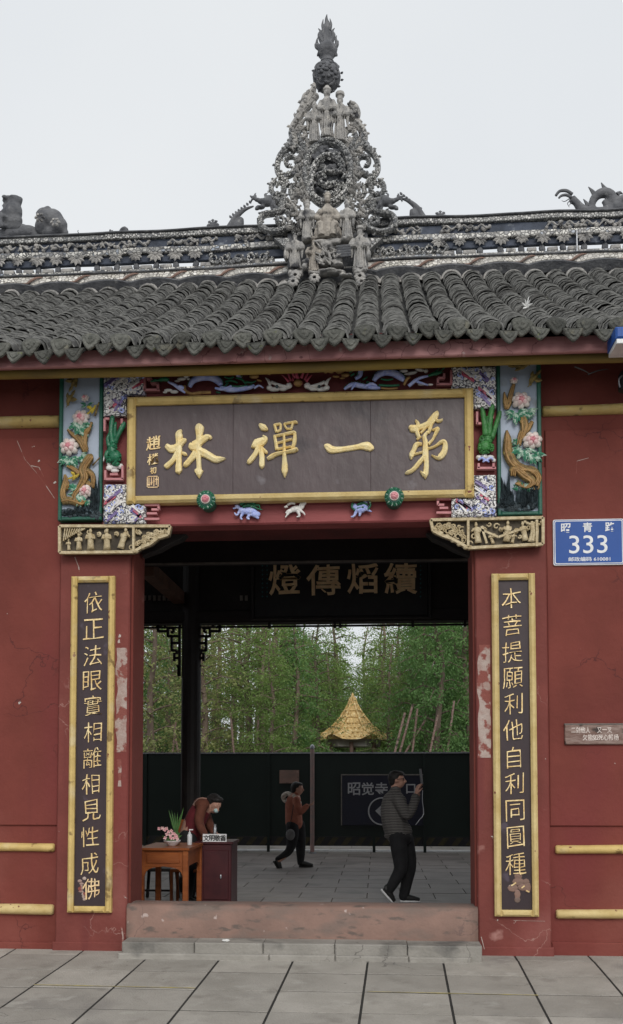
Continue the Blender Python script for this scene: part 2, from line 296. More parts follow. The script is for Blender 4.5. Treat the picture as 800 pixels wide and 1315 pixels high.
    def leaf(s, a, b, wd, nrm=(0,-1,0), th=.01, curl=0):
        a, b = Vector(a), Vector(b); nrm = Vector(nrm); d = b-a; r = d.cross(nrm).normalized()*wd/2
        m1 = a+d*.35+nrm*th; m2 = a+d*.7+nrm*(th*.8+curl)
        vs = [a, a+d*.35+r, a+d*.35-r, m1, a+d*.7+r*.75+nrm*curl*.6, a+d*.7-r*.75+nrm*curl*.6, m2, b+nrm*curl]
        return s.add(vs, [(0,1,3),(0,3,2),(1,4,6,3),(3,6,5,2),(4,7,6),(6,7,5)])
    def build(s, name, mat, parent=None, smooth=False, local=False, loc=None, remesh=0, smooth_it=4):
        me = bpy.data.meshes.new(name); org = Vector((0,0,0))
        if parent is not None: org = WL.get(parent.name, Vector((0,0,0)))
        if local: org = Vector((0,0,0))
        me.from_pydata([tuple(Vector(v)-org) for v in s.v], [], s.f); me.update()
        o = bpy.data.objects.new(name, me); COL.objects.link(o)
        if remesh:
            md = o.modifiers.new('r', 'REMESH'); md.mode = 'VOXEL'; md.voxel_size = remesh
            if smooth_it: sm = o.modifiers.new('s', 'SMOOTH'); sm.iterations = smooth_it; sm.factor = .5
            dg = bpy.context.evaluated_depsgraph_get(); nm = bpy.data.meshes.new_from_object(o.evaluated_get(dg)); o.modifiers.clear(); o.data = nm; bpy.data.meshes.remove(me); me = nm; me.name = name; smooth = True
        me.materials.clear(); me.materials.append(MAT[mat])
        if smooth: me.polygons.foreach_set('use_smooth', [True]*len(me.polygons))
        if parent is not None: o.parent = parent
        WL[o.name] = org.copy()
        return o
def tag(o, label=None, cat=None, group=None, kind=None):
    if label: o['label'] = label
    if cat: o['category'] = cat
    if group: o['group'] = group
    if kind: o['kind'] = kind
    return o
def thing(name, loc, label, cat, group=None, rz=0):
    o = bpy.data.objects.new(name, None); COL.objects.link(o); o.location = loc; o.rotation_euler.z = rz; o.empty_display_size = .1
    WL[o.name] = Vector(loc); return tag(o, label, cat, group)
def copy_tree(o, parent=None, loc=None, rz=None, scale=None):
    c = o.copy(); COL.objects.link(c)
    if parent is not None: c.parent = parent
    if loc is not None: c.location = loc
    if rz is not None: c.rotation_euler.z = rz
    if scale is not None: c.scale = scale
    for ch in list(o.children): copy_tree(ch, c)
    return c
def inst(src, parent, loc=(0,0,0), rot=(0,0,0), scale=(1,1,1), name=None, mat=None):   # one more piece sharing the mesh of src
    o = bpy.data.objects.new(name or src.name.split('.')[0], src.data); COL.objects.link(o); o.parent = parent
    o.location = Vector(loc)-(WL.get(parent.name, Vector((0,0,0)))); o.rotation_euler = rot; o.scale = scale; return o
def rect(px0, py0, px1, py1, Y):
    a = P((px0+px1)/2, py0, Y); b = P((px0+px1)/2, py1, Y); pm = (py0+py1)/2
    return P(px0, pm, Y).x, P(px1, pm, Y).x, b.z, a.z
def text(s, cx, cz, h, Y, mat, parent, name='character', th=.012, shear=0, wob=0, sx=1.0, off=0.0, width=None, slim=0):
    c = bpy.data.curves.new('t', 'FONT'); c.body = s; c.size = 1; c.extrude = .5; c.offset = off; c.resolution_u = 4
    o = bpy.data.objects.new('t', c); COL.objects.link(o)
    dg = bpy.context.evaluated_depsgraph_get(); me = bpy.data.meshes.new_from_object(o.evaluated_get(dg)); bpy.data.objects.remove(o); bpy.data.curves.remove(c)
    V = me.vertices; xs = [v.co.x for v in V]; ys = [v.co.y for v in V]
    mx_, my_ = (min(xs)+max(xs))/2, (min(ys)+max(ys))/2; k = h/(max(ys)-min(ys)) if len(s) == 1 and s not in '一' else h
    kx = k*sx if width is None else width/(max(xs)-min(xs))
    org = WL.get(parent.name, Vector((0,0,0))); seed = rnd.random()*50
    for v in V:
        x, y = v.co.x-mx_, v.co.y-my_; front = v.co.z > 0
        if wob:
            q = noise.noise_vector(Vector((x*3.2+seed, y*3.2, 0))); x += q.x*wob; y += q.y*wob
            q = noise.noise_vector(Vector((x*9+seed, y*9, 3))); x += q.x*wob*.35; y += q.y*wob*.35
        y += x*shear
        v.co = Vector((cx+x*kx, Y-(th if front else 0), cz+y*k))-org
    me.materials.clear(); me.materials.append(MAT[mat]); me.update()
    ob = bpy.data.objects.new(name, me); COL.objects.link(ob); ob.parent = parent; WL[ob.name] = org.copy(); return ob
def brush(strokes, tf, Y, mat, parent, name='character', th=.03):
    mb = MB()
    for si, st in enumerate(strokes):
        q = crom(st, 6); n = len(q); pts = []
        for i, (x, y, wd) in enumerate(q):
            a, b = q[max(i-1,0)], q[min(i+1,n-1)]; d = Vector((b[0]-a[0], b[1]-a[1])); d = d.normalized() if d.length else Vector((1,0)); nn = Vector((-d.y, d.x))
            wd = max(wd, 1)*1.14*(1+.10*noise.noise(Vector((x*.05, y*.05, si))))
            L = tf(x+nn.x*wd, y+nn.y*wd, Y); R = tf(x-nn.x*wd, y-nn.y*wd, Y); C = tf(x, y, Y); hh = th*min(1, .45+wd/45)
            Li, Ri = C.lerp(L, .8), C.lerp(R, .8)
            pts += [L+Vector((0,.004,0)), L-Vector((0,hh*.35,0)), Li-Vector((0,hh*.7,0)), C-Vector((0,hh*(1+.01*si),0)), Ri-Vector((0,hh*.7,0)), R-Vector((0,hh*.35,0)), R+Vector((0,.004,0))]
        fs = [(i*7+k, i*7+k+1, (i+1)*7+k+1, (i+1)*7+k) for i in range(n-1) for k in range(6)]
        fs += [tuple(range(7)), tuple((n-1)*7+k for k in range(6,-1,-1))]
        mb.add(pts, fs)
    return mb.build(name, mat, parent)
def crop(x0, y0, f): return lambda x, y, Y: P(x0+x/f, y0+y/f, Y)
# ================================================================== SETTING
TILT = .0416
def gz(y): return TILT*y - .004      # the pavement rises gently towards the gate
g = MB(); n = 12
for i in range(n+1):
    y = .35 - 70*i/n; g.v += [(-60, y, gz(y)-.03), (60, y, gz(y)-.03)]
g.f = [(2*i, 2*i+2, 2*i+3, 2*i+1) for i in range(n)]
tag(g.build('street', 'asphalt'), kind='structure')
pv = bpy.data.objects.new('pavement', bpy.data.meshes.new('pavement')); COL.objects.link(pv); WL[pv.name] = Vector((0,0,0)); tag(pv, kind='structure')
m0 = MB(); ys = [.2, -6.9]; m0.v = [(x, y, gz(y)-.0035) for y in ys for x in (-6.5, 6.5)]; m0.f = [(0,2,3,1)]; pv.data.from_pydata(m0.v, [], m0.f); pv.data.materials.append(MAT['grout'])
cols = P(472, 1232, -.42).x; TH = -math.atan(28/F)
sl_ = MB(); hw, hd = .3185, .2785
sl_.v = [(sx*(hw-b), sy*(hd-b), z) for z, b in ((-.03,0),(-.0012,0),(0,.0012)) for sx, sy in ((-1,-1),(1,-1),(1,1),(-1,1))]
sl_.f = [(8,9,10,11)]+[(l*4+k, l*4+(k+1)%4, (l+1)*4+(k+1)%4, (l+1)*4+k) for l in (0,1) for k in range(4)]
slab0 = None
rows = [-.545+.0-.0]
for j in range(12):
    yc = -.25-.275-.0-j*.575 + .0
    for i in range(-9, 10):
        xo = cols+(i+.5)*.656 + (yc+.42)*math.tan(-TH)*1.0
        z = gz(yc)+rnd.uniform(-.001, .0015)
        args = dict(loc=(xo, yc, z), rot=(math.atan(TILT)+rnd.uniform(-.001,.001), rnd.uniform(-.001,.001), TH))
        if slab0 is None:
            slab0 = sl_.build('paving_slab', 'paving', pv, local=True); slab0.location = args['loc']; slab0.rotation_euler = args['rot']
        else: inst(slab0, pv, **args)
for i in range(-9, 10):       # narrow edging course against the wall
    xo = cols+(i+.5)*.656; inst(slab0, pv, (xo, -.105, gz(-.105)), (math.atan(TILT), 0, 0), (1, .50, 1), name='edging_slab')
yl = -.25-2*.575+.018
for a, b in ((P(40,1268,yl).x, P(250,1268,yl).x), (P(472,1268,yl).x, P(690,1268,yl).x)):
    q = MB(); k = 14
    for s in range(k+1):
        x = a+(b-a)*s/k; wv = rnd.uniform(.006,.012); yy = yl+(x-cols)*math.tan(TH); q.v += [(x, yy-wv, gz(yy)+.0045), (x, yy+wv, gz(yy)+.0045)]
    q.f = [(2*s,2*s+2,2*s+3,2*s+1) for s in range(k)]; q.build('painted_line', 'line_yellow', pv)
# courtyard behind and inside the gate
cf = MB(); cf.box(-30, 30, .3, 90, -.3, -.02); ct = tag(cf.build('courtyard_floor', 'soil'), kind='structure')
cs = MB(); cs.v = [(sx*(.445-b), sy*(.295-b), z) for z, b in ((-.02,0),(-.003,0),(0,.003)) for sx, sy in ((-1,-1),(1,-1),(1,1),(-1,1))]; cs.f = list(sl_.f)
c0 = None
for j in range(24):
    for i in range(-5, 5):
        l = ((i+.5*(j%2))*.9+.3, .62+j*.6, rnd.uniform(-.002,.001))
        if c0 is None: c0 = cs.build('floor_slab', 'court_slab', ct, local=True); c0.location = l
        else: inst(c0, ct, l, (rnd.uniform(-.003,.003), rnd.uniform(-.003,.003), 0))
# ================================================================== GATE BUILDING
gate = thing('temple_gate', (0,0,0), 'dark red temple gate building with grey tiled roof and open doorway', 'temple gate')
WY = 0.0; PY = -.06
jl = P(165,950,PY).x; jr = P(612,950,PY).x         # door jambs
pl0 = P(74,950,PY).x; pr1 = P(705,950,PY).x
zt = P(400,683,.2).z                                 # underside of opening
ztop = 5.75
b = MB(); b.box(-7.5, pl0+.1, WY, .38, -.45, ztop); b.box(pl0+.1, jl+.02, WY, .42, -.45, ztop); wl = b.build('wall', 'red_wall', gate)
b = MB(); b.box(pr1-.1, 7.5, WY, .38, -.45, ztop); b.box(jr-.02, pr1-.1, WY, .42, -.45, ztop); wr = b.build('wall', 'red_wall', gate)
zb = P(120,705,PY).z
def pier(x0, x1):
    m = MB(); m.cbox(x0, x1, PY, .5, -.45, zt+.5, .012); return m.build('pier', 'red_pier', gate)
pier(pl0, jl); pier(jr, pr1)
# raised field, grooves, skirting on both flanks
for (xa, xb, cx, yu, ylw) in ((-7.5, pl0-.004, 36, 562, 1060), (pr1+.004, 7.5, 755, 551, 1061)):
    zu, zl = P(cx, yu, -.02).z, P(cx, ylw, -.02).z
    m = MB(); m.cbox(xa, xb, -.022, .01, zl, zu, .008); m.build('raised_field', 'red_wall', gate)
    z2 = P(cx, 1206, -.03).z; m = MB(); m.cbox(xa, xb, -.035, .01, -.45, z2-.03, .01); m.build('skirting', 'red_wall', gate)
for x0, x1 in ((pl0-.02, jl+.0), (jr, pr1+.02)):
    m = MB(); m.cbox(x0-.0, x1+.0, PY-.018, PY+.01, -.45, P(400,1213,PY).z, .008); m.build('skirting', 'red_pier', gate)
def moulding(xa, xb, cx, y0, y1, mat='yellow'):
    z0, z1 = P(cx, y1, -.03).z, P(cx, y0, -.03).z; m = MB(); r = (z1-z0)/2; zc = (z0+z1)/2
    xs = [xa, xa+.015]+[xa+.015+(xb-xa-.03)*k/24 for k in range(1,24)]+[xb-.015, xb]
    pts = [(x, -.005, zc+.004*math.sin(x*3.1)) for x in xs]; rs = [r*.75, r]+[r*(1+.04*math.sin(x*7+y0)) for x in xs[2:-2]]+[r, r*.75]
    m.tube(pts, rs, 12, 1, 1.35); return m.build('moulding', mat, gate, smooth=True)
for y0, y1 in ((534,549),(1083,1094),(1161.5,1175)): moulding(-7.5, P(72,900,-.03).x, 36, y0, y1, 'yellow' if y0 < 1100 else 'yellow_pale')
for y0, y1 in ((519,532),(1085,1096.5),(1168,1180)): moulding(P(701 if y0<600 else 711,900,-.03).x, 7.5, 752, y0, y1, 'yellow' if y0 < 1100 else 'yellow_pale')
# lintel beam with a lighter bottom lip
lx0, lx1 = P(130,660,-.1).x, P(640,660,-.1).x
z672 = P(400,672,-.1).z; z645 = P(400,640,-.1).z
m = MB(); m.cbox(lx0, lx1, -.10, .25, z672, z645+.25, .015); m.build('lintel_beam', 'red_beam', gate)
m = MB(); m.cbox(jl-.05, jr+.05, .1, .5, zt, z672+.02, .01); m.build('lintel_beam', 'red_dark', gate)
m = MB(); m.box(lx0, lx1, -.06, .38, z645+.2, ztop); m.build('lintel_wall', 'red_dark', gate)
# whitewash scars where posters were torn away
def scar(px0, py0, px1, py1, lab, seed):
    x0, x1, z0, z1 = rect(px0, py0, px1, py1, PY); m = MB(); K = 26; L_, R_ = [], []
    for k in range(K+1):
        z = z0+(z1-z0)*k/K; a = noise.noise(Vector((seed, z*6, 0)))*.03; c = noise.noise(Vector((seed+9, z*8, 0)))*.012
        L_.append((x0+max(0,a+.01), z)); R_.append((x1-max(0,c), z))
    m.prism(L_+R_[::-1], PY-.003, PY+.001); o = m.build('torn_poster', 'plaster_scar', gate); o['label'] = lab
scar(148, 832, 163, 966, 'pale strip of torn poster beside the left couplet board', 3)
scar(612.5, 828, 630, 973, 'pale strip of torn poster beside the right couplet board', 8)
scar(150, 975, 156, 1010, 'small pale scrap of torn poster', 5)
# scratches in the plaster: thin chips
def chips(pts, w_, Y=-.024):
    m = MB(); q = [P(x, y, Y) for x, y in pts]
    for a_, b_ in zip(q[:-1], q[1:]):
        d = (b_-a_).normalized(); r = Vector((-d.z,0,d.x))*w_*rnd.uniform(.4,1.2)
        m.add([a_+r, a_-r, b_-r*.6, b_+r*.6], [(0,1,2,3)])
    return m.build('scratch', 'plaster_scar', gate)
chips([(22,566),(32,590),(46,606),(58,622),(70,640)], .004); chips([(40,598),(50,600),(56,612)], .007); chips([(740,608),(741,592),(756,588)], .004); chips([(690,600),(698,610)], .005)
chips([(96,715),(101,728),(102,735)], .006, PY-.004); chips([(655,1182),(700,1183)], .003, PY-.004); chips([(156,1190),(158,1204),(156,1218)], .008, PY-.02); chips([(618,1203),(622,1219)], .009, PY-.02)
# ---------------- roof
EY, EZ = -.72, P(400,432,-.72).z
TY = 3.72; TZ = P(400,357,TY).z-.05
def roofz(y):
    t = (y-EY)/(TY-EY); return EZ+(TZ-EZ)*(.86*t+.14*t*t)
def sag(x): return .028*math.sin(x*.55+1.2)+.012*math.sin(x*1.9)
roof = MB(); K = 14
for k in range(K+1):
    y = -.57+(TY+.1+.57)*k/K; z = roofz(y)-.06; roof.v += [(-7.8,y,z),(7.8,y,z),(-7.8,y,z-.05),(7.8,y,z-.05)]
roof.f = [(4*k,4*k+1,4*k+5,4*k+4) for k in range(K)]+[(4*k+2,4*k+6,4*k+7,4*k+3) for k in range(K)]+[(0,2,3,1),(4*K,4*K+1,4*K+3,4*K+2)]
for k in range(K):
    roof.f += [(4*k,4*k+4,4*k+6,4*k+2),(4*k+1,4*k+3,4*k+7,4*k+5)]
rf = roof.build('roof', 'tile_pan', gate)
rb = MB(); rb.v = [(-7.8,TY+.1,TZ-.1),(7.8,TY+.1,TZ-.1),(-7.8,8.6,5.3),(7.8,8.6,5.3),(-7.8,TY+.1,TZ-.2),(7.8,TY+.1,TZ-.2),(-7.8,8.6,5.2),(7.8,8.6,5.2)]; rb.f = [(0,1,3,2),(4,6,7,5),(2,3,7,6),(0,2,6,4),(1,5,7,3),(0,4,5,1)]
rb.build('rear_roof_slope', 'tile_pan', gate)
# gable infill of both ends
for x in (-7.45, 7.2):
    m = MB(); m.box(x, x+.25, .38, 8.0, -.3, 5.1); m.build('gable_wall', 'red_wall', gate)
def arch(r0, r1, ln, th, seg=6, up=1):      # one curved tile lying along +y
    m = MB()
    for (y, r) in ((0, r0), (ln, r1)):
        for q in (0, th):
            for k in range(seg+1):
                a = math.pi*k/seg; rr = r-q; m.v.append((math.cos(a)*rr, y, up*(math.sin(a)*rr*.86)))
    s = seg+1
    for k in range(seg):
        m.f += [(k, k+1, 2*s+k+1, 2*s+k), (s+k, 3*s+k, 3*s+k+1, s+k+1), (k, s+k, s+k+1, k+1), (2*s+k,2*s+k+1,3*s+k+1,3*s+k)]
    m.f += [(0,2*s,3*s,s),(s-1,2*s-1,4*s-1,3*s-1)]
    m.lip = [4*k+2 for k in range(seg)]
    return m
def edge_mat(o, per, lips, n):
    o.data.materials.append(MAT['tile_edge'])
    for i in range(n):
        if rnd.random() < .8 or n == 1:
            for l in lips: o.data.polygons[i*per+l].material_index = 1
PITCH_X = .27; x_off = P(420+10,430,EY).x % PITCH_X
rowsx = [x_off+PITCH_X*k for k in range(-25, 24)]
SL = math.atan((TZ-EZ)/(TY-EY))
tiles = []; NT = 66
for x in rowsx:
    j1 = rnd.uniform(-.012,.012); j2 = rnd.uniform(0,6)
    for k in range(NT):
        y = EY+.02+(TY-EY-.02)*k/NT*1.0; tiles.append((x+j1*math.sin(k*.4+j2), y, k))
def vis(t):
    x, y, k = t; d = y+9; px = 400+F*((x-0)*math.cos(YAW)+d*math.sin(YAW))/d; return -20 < px < 820
tv = [t for t in tiles if vis(t)]
tv.sort(key=lambda t: t[1]+.001*abs(t[0])); near = set(id(t) for t in tv[:290])
t0 = None; st = MB(); am = arch(.116, .102, .13, .013, 6)
for t in tiles:
    x, y, k = t; sl = math.atan((roofz(y+.05)-roofz(y-.05))/.1)
    z = roofz(y)+sag(x)-.045+rnd.uniform(-.008,.01); rot = (sl-.07+rnd.uniform(-.05,.06), rnd.uniform(-.06,.06), rnd.uniform(-.09,.09)); s = rnd.uniform(.93,1.08)
    if id(t) in near:
        if t0 is None: t0 = am.build('roof_tile', 'tile', rf, local=True); t0.location = (x,y,z); t0.rotation_euler = rot
        else: inst(t0, rf, (x,y,z), rot, (s,1,s))
    else:
        R_ = Matrix.Translation((x,y,z)) @ Matrix.Rotation(rot[2],4,'Z') @ Matrix.Rotation(rot[1],4,'Y') @ Matrix.Rotation(rot[0],4,'X')
        st.add([R_ @ Vector((v[0]*s, v[1], v[2]*s)) for v in am.v], am.f)
so_ = tag(st.build('roof_tile', 'tile', rf), kind='stuff'); edge_mat(so_, len(am.f), am.lip, len(st.f)//len(am.f)); edge_mat(t0, len(am.f), am.lip, 1)
cm = MB(); cm.tube([(math.cos(a)*.125,0,math.sin(a)*.115) for a in [math.pi*k/10 for k in range(11)]],.018,6); c0_ = None
for x in rowsx:
    l = (x,TY-.12,roofz(TY-.12)+sag(x)-.05)
    if c0_ is None: c0_ = cm.build('mortar_collar','old_stone',rf,local=True); c0_.location = l
    else: inst(c0_, rf, l, (0,rnd.uniform(-.1,.1),0), (rnd.uniform(.9,1.1),1,rnd.uniform(.8,1.1)))
pn = MB(); pa = arch(.10, .085, .2, .012, 5, -1)
for x in rowsx:
    for k in range(NT):
        y = EY-.02+(TY-EY)*k/NT; z = roofz(y)+sag(x)+.012
        if k%2: continue
        sl = math.atan((roofz(y+.05)-roofz(y-.05))/.1)-.08
        R_ = Matrix.Translation((x+PITCH_X/2+rnd.uniform(-.006,.006),y,z-.02)) @ Matrix.Rotation(sl,4,'X'); pn.add([R_ @ Vector(v) for v in pa.v], pa.f)
tag(pn.build('valley_tile', 'tile_pan', rf), kind='stuff')
# eave end tiles
def shield(wd, top, bot, point, concave=0):
    p = []
    for k in range(9):
        a = math.pi*k/8; p.append((math.cos(a)*wd, top*(math.sin(a) if not concave else -concave*math.sin(a))))
    for k in range(1, 12):
        u = -1+k/6; p.append((u*wd*(1.0 if abs(u) < .8 else .97), -bot*(1-abs(u)**1.55)-.012))
    return p
e_up = MB(); e_up.prism(shield(.085,.045,.098,1.15), -.014, .014, .008)
e_up.prism([(x*.6,z*.6-.006) for x,z in shield(.083,.05,.085,1.1)], -.024, -.01, .008); e_up.ell((0,-.02,-.008), (.02,.012,.02), 8, 5)
e_dn = MB(); e_dn.prism(shield(.08,.0,.10,1.25,.035), -.012, .012, .008)
e_dn.prism([(x*.6,z*.6-.016) for x,z in shield(.08,.0,.09,1.2,-.02)], -.02, -.008, .006)
eu = ed = None
for x in rowsx:
    zz = roofz(EY)+sag(x)+rnd.uniform(-.012,.012)
    a1 = dict(loc=(x+rnd.uniform(-.01,.01), EY-.01+rnd.uniform(-.02,.02), zz+.015), rot=(rnd.uniform(-.3,.02), rnd.uniform(-.16,.16), rnd.uniform(-.2,.2))); s = rnd.uniform(1.0,1.2)
    a2 = dict(loc=(x+PITCH_X/2+rnd.uniform(-.012,.012), EY-.055, zz-.055+rnd.uniform(-.01,.01)), rot=(rnd.uniform(-.3,-.05), rnd.uniform(-.12,.12), rnd.uniform(-.15,.15)))
    if eu is None:
        eu = e_up.build('eave_end_tile', 'tile_end', rf, local=True); eu.location = a1['loc']; ed = e_dn.build('drip_tile', 'tile_end', rf, local=True); ed.location = a2['loc']
    else: inst(eu, rf, scale=(s,1,s), **a1); inst(ed, rf, scale=(rnd.uniform(1.0,1.15),)*3, **a2)
# white moss / dead star of plant debris lying on the tiles
# fascia board, batten, soffit
m = MB(); FZ = P(400,463,-.6).z; m.cbox(-7.7, 7.7, -.62, -.58, FZ, FZ+.15, .01); m.build('fascia_board', 'fascia_red', gate)
m = MB(); BZ = P(400,473,-.42).z
xs_ = [-7.7+k*.35 for k in range(45)]; m.tube([(x,-.42,BZ+.02+.01*math.sin(x*1.3)) for x in xs_], .05, 10); m.build('eave_batten', 'yellow_old', gate, smooth=True)
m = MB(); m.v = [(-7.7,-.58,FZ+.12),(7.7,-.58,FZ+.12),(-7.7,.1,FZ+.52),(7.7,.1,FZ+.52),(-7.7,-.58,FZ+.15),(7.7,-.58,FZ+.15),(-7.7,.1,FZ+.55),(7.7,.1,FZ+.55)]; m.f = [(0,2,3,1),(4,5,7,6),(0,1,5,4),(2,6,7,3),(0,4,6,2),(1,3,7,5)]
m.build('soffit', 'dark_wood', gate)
rfm = MB(); rfm.box(-.035,.035,-.6,.0,-.04,.04); r0 = None
for k in range(-18,19):
    l = (k*.4+.1, 0, FZ+.5); rt = (math.atan(.59),0,0)
    if r0 is None: r0 = rfm.build('rafter', 'dark_wood', gate, local=True); r0.location = l; r0.rotation_euler = rt
    else: inst(r0, gate, l, rt)
for pts in ([P(738,471,-.5),P(750,476,-.52),P(757,480,-.53)], [P(755,481,-.5),P(768,476,-.5),P(782,474,-.48)]):
    m = MB(); m.tube(pts, [.007,.006,.002], 6, 4); o = m.build('splinter', 'dark_wood', gate)
# ---------------- threshold and step
zth = P(400,1163,-.06).z
th = thing('door_threshold', (jl,-.06,0), 'long worn reddish stone threshold across the foot of the doorway', 'threshold')
m = MB(); K = 30; x0, x1 = jl+.002, jr-.002
for k in range(K+1):
    x = x0+(x1-x0)*k/K; wv = .006*noise.noise(Vector((x*2,0,5))); wz = .006*noise.noise(Vector((x*1.5,4,0)))
    m.v += [(x,-.075+wv,.05),(x,-.078+wv,zth-.03+wz),(x,-.06+wv,zth-.008+wz),(x,-.03,zth+wz),(x,.2,zth+wz),(x,.24,zth-.02+wz),(x,.24,-.02)]
m.f = [(7*k+a,7*k+7+a,7*k+8+a,7*k+1+a) for k in range(K) for a in range(6)]+[tuple(range(6,-1,-1)), tuple(7*K+a for a in range(7))]
m.build('stone_sill', 'stone_red', th, smooth=True)
stp = thing('stone_step', (0,-.2,0), 'low grey stone step in front of the door threshold', 'step')
sx0, sx1 = P(157,1215,-.3).x, P(619,1215,-.3).x; cuts = [sx0, P(250,1215,-.3).x, P(338,1215,-.3).x, P(430,1215,-.3).x, P(523,1215,-.3).x, sx1]
for a_, b_ in zip(cuts[:-1], cuts[1:]):
    m = MB(); h = .118+rnd.uniform(-.004,.004); m.cbox(a_+.003, b_-.003, -.335+rnd.uniform(-.006,.006), -.07, -.1, h, .01); m.build('step_stone', 'step_stone', stp)
cuts = [sx0-.02, P(345,1222,-.4).x, P(430,1222,-.4).x, P(525,1222,-.4).x, sx1-.1]
for a_, b_ in zip(cuts[:-1], cuts[1:]):
    m = MB(); m.cbox(a_+.003, b_-.003, -.385, -.30, -.1, .028+rnd.uniform(-.004,.004), .01); m.build('kerb_stone', 'step_stone', stp)
m = MB(); q = P(290,1208,-.25)
for k in range(5): m.ell((q.x+rnd.uniform(-.03,.03), -.26+rnd.uniform(-.012,.012), .125+rnd.uniform(0,.01)), (.022,.014,.009), 6, 4)
tag(m.build('paper_scrap', 'paper_white'), 'crumpled white scrap of paper lying on the grey step', 'litter')
# ---------------- interior timber frame
CY = 4.6
col_x = (P(233,900,CY).x+P(258,900,CY).x)/2; cr = (P(258,900,CY).x-P(233,900,CY).x)/2
m = MB(); 
def mkcol(x, y, lab=None):
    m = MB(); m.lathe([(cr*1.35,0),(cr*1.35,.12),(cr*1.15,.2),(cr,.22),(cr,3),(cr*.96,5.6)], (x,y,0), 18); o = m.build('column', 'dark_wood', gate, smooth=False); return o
mkcol(col_x, CY); mkcol(col_x+6.0, CY); mkcol(col_x, 7.6) if False else None
bz = P(400,799,CY).z
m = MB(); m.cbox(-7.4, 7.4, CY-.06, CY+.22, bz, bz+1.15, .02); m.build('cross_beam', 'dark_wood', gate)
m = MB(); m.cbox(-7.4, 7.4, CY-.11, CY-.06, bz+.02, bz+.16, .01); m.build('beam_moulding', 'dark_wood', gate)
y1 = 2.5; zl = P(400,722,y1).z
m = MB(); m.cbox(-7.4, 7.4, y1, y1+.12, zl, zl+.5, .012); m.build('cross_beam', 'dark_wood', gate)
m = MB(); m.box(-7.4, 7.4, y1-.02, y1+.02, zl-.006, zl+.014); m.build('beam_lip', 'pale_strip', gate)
# tie beam running back to the column
ta = P(184,726,y1+.1); tb = P(234,769,CY-.1)
m = MB(); m.bar((ta.x+.05,y1+.1,ta.z-.05),(ta.x+.05,CY-.06,ta.z-.05), .16,.16); m.build('tie_beam', 'mid_wood', gate)
for yy, zz in ((1.2, 5.0), (3.6, 6.6), (6.4, 5.9)):
    m = MB(); m.tube([(-7.3,yy,zz),(7.3,yy,zz)], .12, 10); m.build('purlin', 'dark_wood', gate)
# small dentils along the beam seen in the gloom
m = MB(); m.box(-.02,.02,-.012,.012,-.035,.035); d0 = None
for k in range(22):
    if 9 < k < 20: continue
    q = P(186+k*6.2, 768, CY-.08); 
    if d0 is None: d0 = m.build('dentil', 'pale_strip', gate, local=True); d0.location = q; d0['label']='row of small pale beam pegs'
    else: inst(d0, gate, q)
# fretwork hanging rail under the beam
fr = thing('fretwork_rail', (col_x,CY,bz), 'thin black fretwork rail hanging below the dark inner beam, key pattern brackets at the column', 'fretwork rail')
zr = P(400,804,CY).z
m = MB(); m.box(P(187,804,CY).x-.6, P(606,804,CY).x+1.2, CY-.02, CY+.02, zr-.013, zr+.013); m.build('rail', 'dark_wood', fr)
for px in (346,430,437,530,597,604):
    m = MB(); q = P(px,801,CY); m.box(q.x-.018,q.x+.018,CY-.022,CY+.022,zr-.03,bz+.01); m.build('hanger', 'dark_wood', fr)
cq = crop(180,790,3.636)
def fret(segs):
    m = MB()
    for (xa,ya,xb,yb) in segs:
        a, b2 = cq(xa,ya,CY), cq(xb,yb,CY); m.bar((a.x,CY,a.z),(b2.x,CY,b2.z), .034, .05, up=(0,1,0))
    return m.build('fret_bracket', 'dark_wood', fr)
rs = [(272,45,272,285),(280,98,330,98),(326,60,326,100),(290,60,326,60),(300,60,300,80),(300,80,312,80),(330,75,372,75),(340,48,340,60),(352,56,380,56),(372,45,372,78),(278,130,312,130),(308,100,308,168),(285,165,308,165),(285,165,285,182),(275,200,298,200),(296,176,296,215),(276,235,285,240),(276,285,276,240)]
fret(rs); fret([(456-xa,ya,456-xb,yb) for xa,ya,xb,yb in rs])
# ================================================================== COUPLET BOARDS
def frame4(x0,x1,z0,z1,w_,yf,yb,mat,parent,b=.015,jit=.003):
    for (a,c,d,e) in ((x0,x0+w_,z0,z1),(x1-w_,x1,z0,z1),(x0+w_-.001,x1-w_+.001,z0+.001,z0+w_),(x0+w_-.001,x1-w_+.001,z1-w_,z1-.001)):
        m = MB(); m.cbox(a+rnd.uniform(-jit,jit),c+rnd.uniform(-jit,jit),yf+rnd.uniform(-.002,.002),yb,d,e,b); m.build('frame', mat, parent)
def couplet(px, chars, pts, tfm, lab, seed):
    x0,x1,z0,z1 = rect(*px, PY-.04)
    t = thing('couplet_board', ((x0+x1)/2, PY, z0), lab, 'couplet board', 'couplet boards flanking the doorway')
    frame4(x0,x1,z0,z1,.058,PY-.062,PY+.005,'yellow_pale' if seed else 'yellow',t,.018)
    m = MB(); m.box(x0+.05,x1-.05,PY-.02,PY+.004,z0+.05,z1-.05); m.build('panel', 'lacquer_dark', t)
    for ch, (x, y) in zip(chars, pts):
        q = P(*tfm(x, y), PY-.02); text(ch, q.x, q.z, .185, PY-.018, 'gold_thin', t, th=.012, shear=.10, wob=.055, sx=.92, off=-.011)
    return t
tl = lambda x, y: (x/2.392, 690+y/2.392)
tr = lambda x, y: (540+x/2.392, 690+y/2.392)
cl = couplet((89,740,145,1172), '依正法眼實相離相見性成', [(288,200),(287,282),(285,363),(284,440),(286,517),(286,598),(284,677),(281,757),(281,838),(275,920),(275,1002)], tl, 'yellow framed couplet board left of the doorway starting with the character 依', 0)
